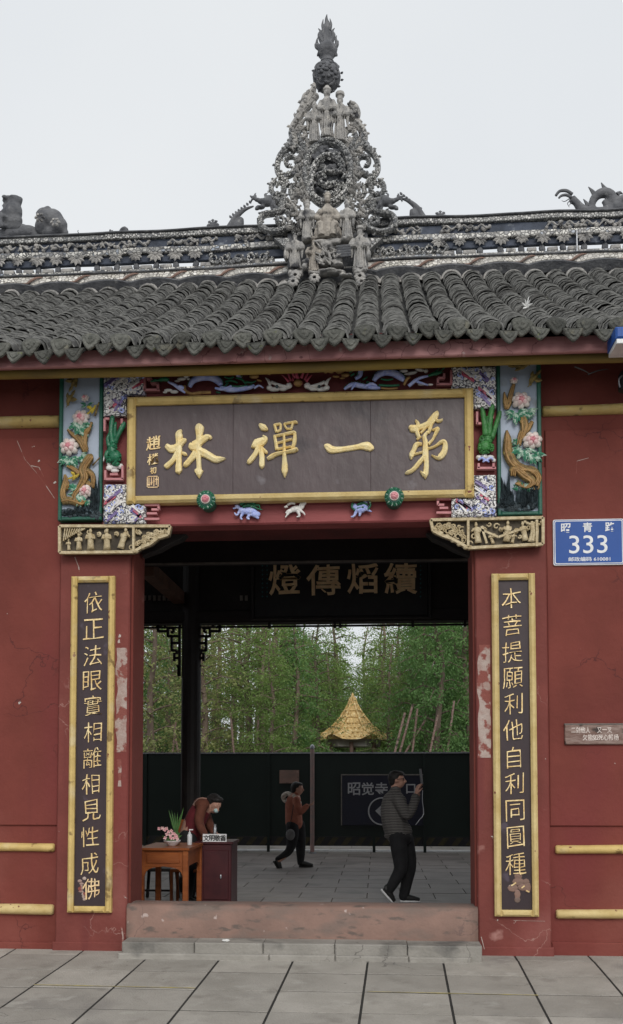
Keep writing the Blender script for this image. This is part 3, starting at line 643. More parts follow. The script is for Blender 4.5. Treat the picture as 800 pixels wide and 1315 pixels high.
q = P(*tl(277,1078), PY-.02); o = text('佛', q.x+.01, q.z, .185, PY-.018, 'gold_dull', cl, th=.01, shear=.1, wob=.07, sx=.85, off=-.004); o['label'] = 'dull damaged last character with its gilding gone'
m = MB()
for k in range(9): m.ell((q.x-.07+rnd.uniform(-.03,.03), PY-.02, q.z+.09-k*.024), (rnd.uniform(.012,.028),.006,rnd.uniform(.01,.02)), 7, 4)
m.build('bare_patch', 'plaster_scar', cl)
cr_ = couplet((633.5,736.5,689.5,1177), '本菩提願利他自利同圓種', [(279,187),(281,270),(281,352),(283,432),(285,512),(285,592),(286,677),(288,757),(290,838),(291,920),(291,1003)], tr, 'yellow framed couplet board right of the doorway starting with the character 本', 1)
cc = crop(625,1060,10)
m = MB()
for (x,y,a,b2) in ((400,650,50,50),(400,720,75,50),(330,800,65,50),(460,790,70,45),(520,790,45,70),(390,880,40,60),(390,950,40,40),(500,720,45,40)):
    p_ = cc(x,y,PY); m.ell((p_.x,PY-.021,p_.z), (a/1390*1.0,.008,b2/1390*1.0), 10, 4)
o = m.build('damaged_character', 'stone_red', cr_); o['label'] = 'worn reddish patch where the last character has broken away'
for (x0_,y0_,x1_,y1_) in ((310,770,370,730),(420,620,500,600),(440,800,480,770),(500,830,540,850)):
    m = MB(); a, b2 = cc(x0_,y0_,PY), cc(x1_,y1_,PY); m.bar((a.x,PY-.03,a.z),(b2.x,PY-.03,b2.z), .012,.01); m.build('character_remnant', 'gold_thin', cr_)
# ================================================================== BIG NAME BOARD
SY = -.21
x0,x1,z0,z1 = rect(163.5,505,608,643,SY)
sb = thing('name_board', ((x0+x1)/2,-.1,z0), 'big dark signboard in a yellow frame with four gold characters over the doorway', 'sign board')
fw = .078
for (a,c,d,e) in ((x0,x0+fw,z0,z1),(x1-fw,x1,z0,z1),(x0+fw,x1-fw,z0+.001,z0+fw*.9),(x0+fw,x1-fw,z1-fw,z1-.001)):
    m = MB(); m.cbox(a,c,SY-.035,-.10,d,e,.022); m.build('frame', 'yellow' if c-a < .2 or d > z0+.5 else 'yellow_pale', sb)
pxs = [x0+fw-.01, P(299,575,SY).x, P(476,575,SY).x, x1-fw+.01]
for a_, b_ in zip(pxs[:-1], pxs[1:]):
    m = MB(); m.cbox(a_+.0006,b_-.0006,SY+.012+rnd.uniform(0,.001),SY+.05,z0+fw*.8,z1-fw*.8,.002); m.build('board_plank', 'lacquer', sb)
BY = SY+.013
LIN=[[(75,445,22),(130,480,38),(200,450,30),(270,385,22),(280,370,8)],[(240,275,8),(215,310,30),(212,360,34),(212,450,30),(210,600,27),(208,700,32),(208,725,30),(215,752,4)],[(205,500,25),(150,600,24),(75,670,24),(60,685,8)],[(240,520,10),(275,535,18),(300,550,4)],
 [(325,440,24),(370,450,46),(440,400,36),(510,355,28),(545,360,24),(552,378,6)],[(440,215,20),(435,240,42),(432,300,38),(428,360,28),(420,450,28),(424,600,24),(428,690,24),(426,715,42),(428,760,24),(430,798,4)],[(400,520,38),(340,590,28),(285,650,24),(262,668,10)],[(430,500,40),(520,545,36),(600,590,34),(660,590,26),(715,582,4)]]
CHAN=[[(218,195,14),(245,215,30),(275,235,34),(322,262,10)],[(262,330,8),(290,365,28),(250,400,46),(190,430,52),(150,455,28),(125,475,8)],[(215,460,34),(170,550,26),(100,640,26),(70,662,8)],[(238,470,26),(250,600,28),(248,690,28),(250,730,4)],[(260,490,16),(300,530,18),(312,548,4)],
 [(400,195,14),(412,240,14),(425,285,14)],[(405,200,14),(470,190,13),(475,230,12),(468,262,12),(425,283,12)],[(515,185,10),(530,215,11),(545,245,10)],[(520,185,11),(590,172,13),(660,168,16),(668,185,8)],[(625,175,13),(612,215,13),(600,245,12),(545,246,11)],
 [(402,330,16),(418,420,18),(430,500,20)],[(405,335,13),(520,312,14),(630,292,19),(655,312,14)],[(648,312,16),(645,380,22),(630,450,20),(598,482,10)],[(425,422,12),(520,395,12),(615,370,12)],[(435,492,13),(520,475,13),(600,460,12)],[(515,310,13),(518,430,15),(520,560,20),(525,680,30),(524,750,34),(524,790,22),(525,838,4)],[(315,612,14),(360,585,24),(430,550,20),(530,530,17),(620,512,22),(662,498,24),(678,516,8)]]
YI=[[(97,408,5),(112,415,14),(130,428,15),(170,428,12),(240,418,11),(275,412,14),(300,414,18),(318,425,13),(323,430,4)]]
DI=[[(155,365,12),(175,345,30),(210,360,44),(300,340,32),(400,300,36),(455,240,40),(500,175,34),(515,135,8)],[(480,240,18),(530,265,16),(570,250,14),(580,235,5)],[(235,255,12),(265,300,22),(255,400,26),(275,470,20),(250,500,10)],[(275,480,14),(310,465,8)],
 [(450,380,10),(520,360,20),(505,400,22),(470,470,16),(455,500,14),(400,560,18)],[(435,300,22),(415,380,22),(395,420,14)],[(390,400,14),(350,465,24),(362,540,28),(362,700,36),(375,800,28),(370,900,32),(362,950,30),(360,1005,4)],
 [(320,560,14),(250,565,28),(215,630,26),(185,700,30),(178,755,8)],[(200,695,12),(330,660,13)],[(370,625,13),(480,590,14),(570,530,22),(615,550,28),(605,650,34),(555,720,34),(510,735,18),(440,698,6)],[(345,720,22),(280,800,26),(200,890,24),(130,925,20),(102,938,8)],[(295,905,6),(335,945,22),(360,960,20)],[(300,420,14),(370,345,14)]]
for st_, tf in ((LIN,crop(205,520,8.42)),(CHAN,crop(310,525,9.41)),(YI,crop(390,460,3.636)),(DI,crop(510,515,10))):
    k = 3.636/8.42 if st_ is YI else 1
    if st_ is YI: st_ = [[(x,y,w_) for x,y,w_ in s] for s in st_]
    brush(st_, tf, BY, 'gold', sb, th=.04)
for ch, x, y, h in (('趙',197,569.5,.13),('樸',196.5,590,.10),('初',197,604.5,.06)):
    q = P(x,y,BY); text(ch, q.x, q.z, h, BY, 'gold_thin', sb, th=.012, shear=.14, wob=.06, off=.012)
q = P(196.3,619,BY); s_ = .055
m = MB()
for a,b2,c,d in ((-s_,s_,s_-.008,s_),(-s_,s_,-s_,-s_+.008),(-s_,-s_+.008,-s_,s_),(s_-.008,s_,-s_,s_)): m.box(q.x+a,q.x+b2,BY-.008,BY+.002,q.z+c,q.z+d)
for k in range(4):
    xx = -s_+.02+k*.023
    m.box(q.x+xx-.004,q.x+xx+.004,BY-.0085,BY+.002,q.z-s_+.014+.01*(k%2),q.z+s_-.014)
    m.box(q.x+xx-.012,q.x+xx+.012,BY-.0075,BY+.002,q.z-.03+.016*k,q.z-.022+.016*k)
m.build('seal_mark', 'gold_dull', sb)
# ================================================================== ORNAMENTAL SURROUND
OY = -.15
zs0 = P(400,672,OY).z; zs1 = P(400,466,OY).z
sur = thing('porcelain_surround', (0,-.1,zs0), 'blue and white porcelain mosaic surround with pink key fret round the big signboard', 'ornamental border')
xa, xb = P(131,570,OY).x, P(640,570,OY).x
m = MB(); m.box(xa,xb,OY+.02,-.055,P(400,646,OY).z,zs1); m.build('backing_board', 'band_red', sur)
def relief_bits(m, x0, x1, z0, z1, y, n, r, seed=0):
    for k in range(n):
        m.ell((rnd.uniform(x0+r,x1-r), y, rnd.uniform(z0+r,z1-r)), (rnd.uniform(.3,1)*r, r*.7, rnd.uniform(.3,1)*r), 6, 4, Matrix.Rotation(rnd.uniform(-1,1),3,'Y'))
def mosaic_block(pxr, parent, mir=1):
    x0,x1,z0,z1 = rect(*pxr, OY-.04)
    m = MB(); m.cbox(x0,x1,OY-.045,OY+.02,z0,z1,.012); relief_bits(m,x0,x1,z0,z1,OY-.045,int(900*(x1-x0)*(z1-z0))+6,.024); m.build('mosaic_block', 'porcelain', parent)
    for mt, nn in (('glaze_white',16),('glaze_blue',5)):
        m = MB()
        for k in range(int(nn*(x1-x0)*(z1-z0)/.045)+2):
            r = rnd.uniform(.018,.034); cx, cz = rnd.uniform(x0+r,x1-r), rnd.uniform(z0+r,z1-r); a0 = rnd.uniform(0,6.3); sg = rnd.choice((-1,1)); yy_ = OY-.052-rnd.uniform(0,.008)
            m.tube([(cx+math.cos(a0+sg*a)*r*(1-a/7.5),yy_,cz+math.sin(a0+sg*a)*r*(1-a/7.5)) for a in (0,.9,1.8,2.7,3.6,4.5,5.4)],[.003,.007,.008,.008,.007,.006,.004],6,2)
        tag(m.build('scroll_carving', mt, parent, smooth=True), kind='stuff')
    for mt, nn in (('glaze_purple',2),('glaze_white',2),('glaze_pink',1)):
        m = MB()
        for k in range(nn):
            cx, cz = rnd.uniform(x0+.05,x1-.05), rnd.uniform(z0+.05,z1-.05); L_ = rnd.uniform(.04,.08); a_ = rnd.choice((.7,.9,-.7,.6))*mir
            ax, az = max(x0+.01,min(x1-.01,cx-L_*math.cos(a_))), max(z0+.01,min(z1-.01,cz-L_*math.sin(a_)*1))
            bx, bz_ = max(x0+.01,min(x1-.01,cx+L_*math.cos(a_))), max(z0+.01,min(z1-.01,cz+L_*math.sin(a_)))
            m.bar((ax,OY-.055,az),(bx,OY-.055,bz_),.016,.03,up=(0,1,0))
            m.bar((ax,OY-.05,az+.022),(bx,OY-.05,bz_+.022),.006,.03,up=(0,1,0))
        m.build('glazed_strip', mt, parent)
for pr in ((133,481,186,508),(133,508,162,534),(133,622,162,672),(162,648,187,672)): mosaic_block(pr, sur, 1)
for pr in ((580,471,637,499),(608,499,637,524),(608,610,637,664),(580,640,608,664)): mosaic_block(pr, sur, -1)
def bars(px_list, mat, parent, name, Y=OY, dp=.05, w_=.02):
    m = MB()
    for (ax,ay,bx,by) in px_list:
        a, b2 = P(ax,ay,Y), P(bx,by,Y); m.bar((a.x,Y-dp/2,a.z),(b2.x,Y-dp/2,b2.z),w_,dp,up=(0,1,0))
    return m.build(name, mat, parent)
key = [(187,486,187,504),(187,503,206,503),(204,503,204,494),(204,495,196,495),(196,495,196,489),(196,489,190,489)]
bars(key,'pink',sur,'key_fret'); bars([(187,668,206,668),(187,650,206,650),(205,652,205,656),(196,656,205,656),(190,661,203,661)],'pink',sur,'key_fret',Y=OY-.0)
bars([(579,478,579,497),(578,496,560,496),(562,496,562,488),(562,488,570,488),(570,488,570,482)],'pink',sur,'key_fret'); bars([(579,660,560,660),(579,642,560,642),(562,645,562,650),(570,650,562,650),(575,654,564,654)],'pink',sur,'key_fret')
bars([(136,540,136,556),(136,540,142,540)],'pink',sur,'key_fret'); bars([(158,540,158,552)],'pink',sur,'key_fret'); bars([(137,606,137,618),(137,617,160,617),(159,600,159,617),(143,611,153,611)],'pink',sur,'key_fret'); bars([(612,531,612,547),(612,546,620,546),(620,536,620,546)],'pink',sur,'key_fret'); bars([(632,528,632,540)],'pink',sur,'key_fret'); bars([(612,603,636,603),(614,597,614,603),(633,597,633,603)],'pink',sur,'key_fret')
def blob(parent, name, mat, tf, items, Y, s, n=9, m_=5, dy=.5):
    mb = MB()
    for it in items:
        p_ = tf(it[0], it[1], Y); rx, rz_ = it[2]*s, it[3]*s; rot = Matrix.Rotation(it[4],3,'Y') if len(it) > 4 else None
        mb.ell((p_.x,Y-.01,p_.z),(rx,min(rx,rz_)*dy+.01,rz_),n,m_,rot)
    return mb.build(name, mat, parent, smooth=True)
# green foo creatures in the side gaps
c5, c6 = crop(70,460,5.06), crop(560,450,4.87)
def T(parent, name, mat, tf, paths, Y, s, flat=.8, n=7, sm=4):
    mb = MB()
    for pth in paths:
        mb.tube([(lambda q: (q.x, Y-.015-(0.01 if i%2 else 0), q.z))(tf(p_[0],p_[1],Y)) for i, p_ in enumerate(pth)], [p_[2]*s for p_ in pth], n, sm, flat)
    return mb.build(name, mat, parent, smooth=True)
s5, s6 = 1/(5.06*141), 1/(4.87*141)
for (tf, s, lab, body, limbs, dark) in (
  (c5, s5, 'green glazed beast climbing between the mosaic blocks left of the signboard', [(395,640,45,45),(375,600,35,50),(385,560,28,40),(410,655,30,22),(360,660,24,26),(400,690,30,18)], [[(380,560,20),(372,480,16),(378,400,18),(372,385,10)],[(395,560,18),(420,500,16),(450,440,18),(460,420,8)],[(360,580,18),(350,530,12),(362,490,10)],[(395,520,14),(398,450,12),(402,420,6)],[(350,610,16),(340,640,14),(350,670,10)]], 'glaze_green'),
  (c6, s6, 'bright green glazed beast between the mosaic blocks right of the signboard', [(305,600,42,45),(320,560,36,40),(290,570,26,40),(345,610,20,28),(300,635,35,18)], [[(310,540,22),(300,460,18),(290,390,16),(282,365,8)],[(330,540,20),(335,450,18),(345,380,18),(352,345,12)],[(345,560,18),(370,480,15),(390,420,16),(398,385,10)],[(315,500,16),(320,420,12)],[(275,590,14),(268,630,12)]], 'glaze_bright_green')):
    t = thing('glazed_beast', tf(body[0][0],body[0][1],OY-.02), lab, 'relief', 'small glazed beasts around the signboard')
    blob(t,'body',dark,tf,body,OY-.03,s); T(t,'limb',dark,tf,limbs,OY-.03,s,1.0)
    mb = MB()
    for k in range(46):
        bx = rnd.choice(body); p_ = tf(bx[0]+rnd.uniform(-.8,.8)*bx[2],bx[1]+rnd.uniform(-.8,.8)*bx[3],OY-.05); mb.ell((p_.x,OY-.065,p_.z),(.010,.012,.008),6,4,Matrix.Rotation(rnd.uniform(-1,1),3,'Y'))
    tag(mb.build('curl',dark,t),kind='stuff')
blob(sur,'cloud','glaze_white',c5,[(360,715,26,20),(395,705,28,24),(430,705,22,20),(395,735,30,14),(355,690,14,18),(330,640,8,40,.3)],OY-.01,s5)
blob(sur,'cloud','glaze_white',c6,[(268,672,22,16),(300,668,26,18),(338,672,26,16),(360,690,14,14)],OY-.01,s6)
T(sur,'cloud_line','glaze_blue',c6,[[(262,690,6),(285,678,8),(310,690,9),(340,676,8),(355,690,5)],[(290,700,6),(310,694,6),(330,700,6)]],OY-.035,s6)
# peony relief panels
def petal_ring(m, cx, cz, Y, R, n, r, ph=0, tilt=.6):
    for k in range(n):
        a = ph+2*math.pi*k/n; m.ell((cx+math.cos(a)*R,Y,cz+math.sin(a)*R*.9),(r,r*.45,r*.7),8,5,Matrix.Rotation(-a,3,'Y')@Matrix.Rotation(tilt,3,'Z'))
def peony(t, tf, x, y, r, s, Y, lab=None):
    p_ = tf(x,y,Y); R = r*s
    m = MB(); petal_ring(m,p_.x,p_.z,Y-.028,R*.70,7,R*.50,.2); f = m.build('peony','petal_edge',t,smooth=True)
    m = MB(); petal_ring(m,p_.x,p_.z,Y-.046,R*.50,5,R*.42,.5,.9); m.build('inner_petals','petal',f,smooth=True)
    m = MB(); petal_ring(m,p_.x,p_.z,Y-.064,R*.24,4,R*.27,.2,.9); m.ell((p_.x,Y-.07,p_.z),(R*.16,R*.12,R*.16),7,5); m.build('flower_heart','petal_red',f,smooth=True)
    return f
def leaves(t, tf, x, y, s, Y, n, ln, spread=2.6, base=-math.pi/2, mat='leaf_edge', w_=.35):
    m = MB(); p_ = tf(x,y,Y)
    for k in range(n):
        a = base+spread*(k/(n-1)-.5)+rnd.uniform(-.15,.15); L_ = ln*s*rnd.uniform(.75,1.1); o_ = Vector((math.cos(a),0,math.sin(a)))
        st0 = Vector((p_.x,Y-.012-.004*(k%3),p_.z))+o_*L_*.15; m.leaf(st0, st0+o_*L_, L_*w_, th=.014, curl=rnd.uniform(0,.012))
    return m.build('leaves', mat, t)
def bird(t, tf, x, y, s, Y, mat, a=0, k=1):
    p_ = tf(x,y,Y); m = MB(); R_ = Matrix.Rotation(a,3,'Y'); f = lambda dx,dz,dy=0: Vector((p_.x,Y-.03+dy,p_.z))+R_@Vector((dx*s*k,0,dz*s*k))
    m.tube([f(-30,0),f(-8,2),f(12,6),f(24,14)],[4*s*k,15*s*k,13*s*k,8*s*k],8,3,.9); m.ell(f(28,18),(9*s*k,8*s*k,9*s*k),8,5)
    m.leaf(f(34,20),f(50,22),6*s*k,th=.005); m.leaf(f(-18,0),f(-62,-6),18*s*k,th=.008); m.leaf(f(4,10,-.012),f(-28,44,-.012),26*s*k,th=.012); m.leaf(f(8,-2,-.014),f(-22,-26,-.014),18*s*k,th=.01)
    return m.build('bird', mat, t, smooth=False)
def relief_panel(pxr, tf, s, lab, fl, lv, br, birds, rocks):
    x0,x1,z0,z1 = rect(*pxr, OY)
    t = thing('peony_relief_panel', ((x0+x1)/2,-.1,z0), lab, 'relief panel', 'painted peony relief panels beside the signboard')
    frame4(x0,x1,z0,z1,.034,OY-.02,-.02,'frame_green',t,.008,.001)
    m = MB(); m.box(x0+.03,x1-.03,OY+.01,-.03,z0+.03,z1-.03); m.build('panel','panel_sky',t)
    for b_ in br:
        T(t,'branch','bark_paint',tf,[b_],OY,s,.7,8,4)
        if b_[0][2] > 11 or b_[1][2] > 14:
            q_ = T(t,'bark_ridge','glaze_ochre',tf,[[(x_+sg*r_*.45+rnd.uniform(-3,3),y_+rnd.uniform(-4,4),r_*.24) for x_,y_,r_ in b_] for sg in (-1,.2,1)],OY-max(r_ for x_,y_,r_ in b_)*s*.52,s,.8,6,4); q_['kind']='stuff'
    for f in fl: peony(t,tf,f[0],f[1],f[2],s,OY)
    for l in lv: leaves(t,tf,l[0],l[1],s,OY-.012,l[2],l[3],l[4] if len(l)>4 else 2.6,l[5] if len(l)>5 else -math.pi/2)
    for b_ in birds: bird(t,tf,b_[0],b_[1],s,OY,b_[2],b_[3],b_[4])
    m = MB()
    for (ax,ay,bx,by,dens) in rocks:
        for k in range(dens):
            u = rnd.random(); x = ax+(bx-ax)*u; y = by; hgt = (by-ay)*rnd.uniform(.3,1)*(.4+.9*abs(u-.0)); a_ = tf(x,y-rnd.uniform(0,30),OY); b2 = tf(max(ax+8,min(bx-8,x+rnd.uniform(-40,40))),y-min(hgt,by-ay),OY)
            m.leaf((a_.x,OY-.01-.01*rnd.random(),a_.z),(b2.x,OY-.015,b2.z),rnd.uniform(14,30)*s,th=.03,curl=rnd.uniform(0,.015))
        for k in range(dens//2):
            a_ = tf(rnd.uniform(ax,bx),rnd.uniform(by-40,by),OY); m.ell((a_.x,OY,a_.z),(rnd.uniform(12,28)*s,.03,rnd.uniform(14,30)*s),7,4)
    m.build('rockery','rock_paint',t)
    return t
relief_panel((76,476.5,132,668.5),c5,s5,'painted relief panel left of the signboard with four pink peonies and small birds',
  [(203,265,26),(175,392,56),(100,580,62),(205,868,52)],[(215,300,7,42,3.4),(180,420,10,92),(170,440,6,70,1.6,-.9),(105,640,10,80),(165,630,6,66,1.8,-.6),(175,870,9,90,2.8,-2.6),(215,920,5,50,1.6,-1.4)],
  [[(70,930,26),(60,880,22),(75,800,20),(72,760,8)],[(60,930,30),(110,930,26),(170,950,24),(200,930,18)],[(150,940,18),(130,900,18),(170,840,26),(200,780,30),(190,720,34),(235,650,30),(240,640,8)],[(250,850,14),(255,780,20),(225,740,22),(195,740,26)],[(170,760,22),(120,720,18),(80,700,10)],[(210,600,18),(195,560,26),(200,500,28),(225,470,20),(245,420,10)],[(205,610,22),(170,540,24),(120,500,16),(90,470,8)],[(265,380,8),(285,320,6),(292,290,4)],[(250,700,6),(300,650,4)],[(185,800,16),(230,820,16),(255,850,10)],[(80,860,12),(90,820,14),(70,790,12)]],
  [(140,165,'bird_brown',-.9,1.3),(100,270,'bird_brown',2.3,1.2),(255,345,'bird_yellow',-.5,.9),(140,780,'bird_yellow',-.1,.9)],[(62,930,290,1030,44),(230,760,300,1035,34)])
relief_panel((638,462,695,662),c6,s6,'painted relief panel right of the signboard with two large pink peonies and thick trunk',
  [(485,195,24),(530,318,58),(598,568,60)],[(500,380,11,80,3.2),(560,380,8,70,1.8,-.7),(545,610,10,90,2.8,-1.7),(600,640,9,80,1.6,-1.1),(530,570,6,60,1.4,-2.8),(540,880,8,60,3.0,1.4)],
  [[(440,505,8),(445,560,24),(450,640,34),(480,710,34),(540,745,30),(600,760,30),(640,800,22),(620,850,20)],[(480,790,20),(490,740,30),(560,790,34),(600,830,28),(560,860,18),(500,830,18)],[(535,440,24),(560,480,22),(530,530,20),(515,600,14)],[(545,420,26),(550,500,26),(525,560,16)],[(485,215,12),(468,270,16),(455,330,18),(440,370,14)],[(425,265,5),(430,320,16),(438,370,14)],[(600,450,12),(570,500,18),(540,540,14)],[(640,820,14),(630,870,12),(600,860,10)]],
  [(520,115,'bird_brown',.25,1.25),(600,180,'bird_brown',2.5,1.25)],[(405,780,645,1000,60),(395,740,460,1000,30)])
# ================================================================== TOP BAND DRAGONS, PEARL, CLOUDS
ca, cb2 = crop(190,465,3.81), crop(400,460,3.81); sa = 1/(3.81*141)
def dragon(lab, tf, coils, legs, manes, head, clouds, tail, belly):
    t = thing('relief_dragon', tf(*head[0][:2],OY-.04), lab, 'dragon', 'blue glazed dragons above the signboard')
    for c in coils:
        o = T(t,'body','glaze_blue',tf,[c],OY-.03,sa,.9,10,5)
        m = MB()      # scale ridges along the back
        q = crom([(a,b2,r) for a,b2,r in c],4)
        for i in range(1,len(q)-1):
            a,b2,r = q[i]; d = Vector((q[i+1][0]-q[i-1][0], q[i+1][1]-q[i-1][1])).normalized(); nn = Vector((d.y,-d.x)); nn = nn if nn.y < 0 else -nn
            p1,p2 = tf(a+nn.x*r*.8,b2+nn.y*r*.8,OY-.03), tf(a+nn.x*(r+7),b2+nn.y*(r+7),OY-.03); m.leaf((p1.x,OY-.045,p1.z),(p2.x,OY-.045,p2.z),8*sa,th=.006)
        if m.v: m.build('spine','glaze_green',t)
    T(t,'belly','glaze_ochre',tf,belly,OY-.045,sa,.9,8,5); T(t,'leg','glaze_blue',tf,legs,OY-.05,sa,1,8,4); T(t,'mane','glaze_green',tf,manes,OY-.04,sa,1,6,4)
    blob(t,'head','glaze_ochre',tf,head,OY-.06,sa); T(t,'tail','glaze_green',tf,tail,OY-.04,sa,1,6,3); [blob(t,'cloud','glaze_white',tf,cl_,OY-.03,sa) for cl_ in ([c for c in clouds if c[1] < 112],[c for c in clouds if c[1] >= 112 and c[0] < 560],[c for c in clouds if c[1] >= 112 and c[0] >= 560]) if cl_]
    return t
dragon('blue dragon relief facing right on the band above the signboard, left of the flaming pearl',ca,
 [[(205,125,10),(225,95,16),(265,78,18),(310,80,18),(345,95,18),(358,118,12)],[(355,128,10),(400,140,14),(450,135,14),(500,130,10),(520,118,8)],[(455,85,8),(440,65,10),(445,42,10),(465,32,8)]],
 [[(100,100,5),(130,115,8),(160,135,9),(185,155,5)],[(140,125,5),(165,125,8),(185,140,6)],[(330,130,6),(370,138,8),(410,120,6)],[(520,130,7),(545,120,5),(565,130,3)]],
 [[(375,75,4),(400,85,5),(420,75,4)],[(380,100,5),(410,95,6),(440,105,4)],[(430,80,4),(460,90,6),(480,110,4)],[(400,115,4),(440,125,5),(490,115,3)],[(270,45,2),(285,30,2),(300,38,2)],[(480,100,6),(510,105,5),(530,95,3)],[(335,150,5),(355,155,5)],[(445,55,5),(455,30,6),(475,22,3)],[(370,130,4),(395,105,5)]],
 [(495,50,26,16),(520,72,26,12),(545,50,24,14),(570,45,18,8,.3),(600,45,14,4,-.2),(525,35,20,6,.5),(545,92,14,5,.3),(480,35,12,8,.6),(590,60,12,4,.4)],
 [(190,72,16,10),(165,85,24,9),(145,95,16,6),(200,85,10,6),(100,140,22,8),(130,148,22,9),(85,150,12,5)],[[(105,92,9),(80,88,11),(50,92,7),(15,100,3)],[(80,80,6),(100,68,3)],[(70,95,6),(30,90,3)]],[[(180,120,8),(185,145,9),(215,158,8),(260,155,9),(310,152,8)]])
dragon('blue dragon relief facing left on the band above the signboard, right of the flaming pearl',cb2,
 [[(305,115,10),(325,88,16),(360,72,18),(400,78,18),(435,95,18),(452,115,10)],[(200,50,8),(235,52,12),(238,85,12),(215,105,8)],[(160,155,6),(200,135,12),(250,140,13),(310,150,10),(335,150,6)]],
 [[(475,140,9),(500,120,9),(530,100,8),(570,92,5)],[(500,110,7),(530,125,7),(570,135,4)],[(255,150,6),(290,130,7),(320,138,5)],[(220,125,7),(205,145,6),(195,158,3)]],
 [[(185,75,5),(205,60,6),(220,45,4)],[(190,90,5),(210,80,5)],[(340,105,4),(370,112,5),(400,105,3)],[(330,135,6),(380,140,6),(430,135,6)],[(300,60,2),(310,45,3),(330,55,2)],[(360,45,2),(372,35,3),(385,45,2)],[(270,120,5),(300,130,5)],[(250,110,4),(275,95,4)]],
 [(140,65,24,14),(115,58,22,10,-.2),(90,68,20,7,.3),(165,85,22,11),(120,92,18,6,.1),(175,60,16,8,.4),(70,72,10,4),(150,100,14,4)],
 [(450,65,24,9),(490,75,30,9,-.2),(530,60,26,8,.2),(560,65,12,10),(540,130,22,7),(580,132,16,5),(470,80,20,5)],[[(570,90,6),(600,80,9),(630,68,5),(655,45,2)],[(605,85,5),(645,72,2)],[(595,78,5),(625,55,2)]],[[(452,135,6),(465,110,8),(480,95,7)],[(340,150,5),(380,155,5),(420,150,5)]])
t = thing('flaming_pearl', ca(735,100,OY-.04), 'banded pearl with pink flames between two white clouds over the signboard centre', 'relief')
blob(t,'pearl','glaze_ochre',ca,[(735,105,22,18)],OY-.05,sa,12,8,.9); blob(t,'pearl_band','glaze_pink',ca,[(735,100,23,4),(735,112,22,3)],OY-.052,sa,12,6,1.1)
T(t,'flame','glaze_pink',ca,[[(735,85,9),(728,60,8),(738,35,5),(735,5,1.5)],[(722,80,7),(708,60,5),(712,40,1.5)],[(750,82,7),(760,60,6),(768,35,1.5)],[(690,100,7),(672,80,5),(655,66,1.5)],[(700,95,6),(690,70,5),(682,50,1.5)],[(712,95,5),(706,75,1.5)],[(775,100,7),(790,80,5),(805,66,1.5)],[(768,92,6),(778,70,5),(788,52,1.5)]],OY-.05,sa,1)
for sg in (1,-1):
    f = (lambda x,y,Y,sg=sg: ca(735+sg*(x-735),y,Y)); blob(t,'cloud','glaze_white',f,[(620,135,32,12),(595,128,16,14),(660,133,24,12),(690,118,18,16),(675,128,20,10)],OY-.03,sa); T(t,'cloud_tail','glaze_white',f,[[(600,115,10),(590,95,7),(575,80,2.5)],[(605,100,8),(640,118,9),(680,122,6)]],OY-.035,sa,1); blob(t,'cloud_eye','rock_paint',f,[(632,122,8,8)],OY-.062,sa)
# small reliefs on the beam
cd_, ce_ = crop(180,460,3.636), crop(390,460,3.636); s3 = 1/(3.636*140); BYY = -.13
def small_beast(lab, tf, body, legs, head, mane, mb_, mm):
    t = thing('beam_relief', tf(body[0][0],body[0][1],-.12), lab, 'relief', 'small animals on the beam under the signboard')
    m = MB()
    for it in body+head: q = tf(it[0],it[1],BYY); m.ell((q.x,BYY-.01,q.z),(it[2]*s3,min(it[2],it[3])*s3*.8,it[3]*s3),9,6,Matrix.Rotation(it[4] if len(it)>4 else 0,3,'Y'))
    for lg in legs: m.tube([(lambda q: (q.x,BYY-.01,q.z))(tf(a,b2,BYY)) for a,b2,r in lg],[r*s3 for a,b2,r in lg],7,3)
    m.build('body',mb_,t,remesh=.004,smooth_it=2)
    m = MB()
    for pth in mane: m.tube([(lambda q: (q.x,BYY-.03,q.z))(tf(a,b2,BYY)) for a,b2,r in pth],[r*s3 for a,b2,r in pth],6,3)
    m.build('mane',mm,t,smooth=True); return t
small_beast('blue galloping creature with green mane, leftmost small relief under the signboard',cd_,[(510,715,40,18),(540,730,24,16),(478,712,20,16)],[[(480,725,8),(470,745,6),(478,755,4)],[(465,715,8),(452,735,5),(440,722,4)],[(540,740,8),(555,750,5)],[(515,730,8),(500,748,6),(512,752,4)]],[(455,695,15,10,.4),(440,702,9,5)],[[(470,690,8),(490,675,9),(520,678,8),(540,690,6)],[(480,700,6),(510,690,8),(545,705,5),(572,712,2)],[(530,695,6),(555,690,6),(560,705,3)],[(500,680,6),(530,672,3)]],'glaze_blue','glaze_green')
small_beast('white running creature relief on the beam under the middle of the signboard',cd_,[(725,705,30,15,-.2),(700,715,14,11),(755,690,14,18)],[[(700,715,8),(685,735,5),(678,745,3)],[(735,715,8),(745,738,6),(730,742,3)],[(745,710,8),(765,725,5),(770,735,3)],[(690,715,7),(680,725,4)]],[(765,680,13,10,-.4)],[[(690,690,6),(705,680,7),(725,684,5)],[(690,695,7),(675,700,5)],[(735,672,6),(755,668,6),(772,672,3)]],'glaze_white','glaze_white')
small_beast('blue and green crouching creature relief, right of the white one under the signboard',ce_,[(265,705,30,20),(285,690,18,24),(240,695,18,16)],[[(245,715,9),(235,738,6),(220,742,4)],[(265,720,8),(260,740,5)],[(290,705,9),(310,715,5),(318,718,3)]],[(300,660,13,12),(296,645,6,10)],[[(300,670,7),(292,650,6),(302,632,2)],[(230,680,7),(225,700,5),(240,715,4)],[(250,690,6),(275,680,7),(300,690,5)],[(305,665,6),(312,690,5),(300,710,4)],[(250,705,5),(280,700,6)]],'glaze_blue','glaze_green')
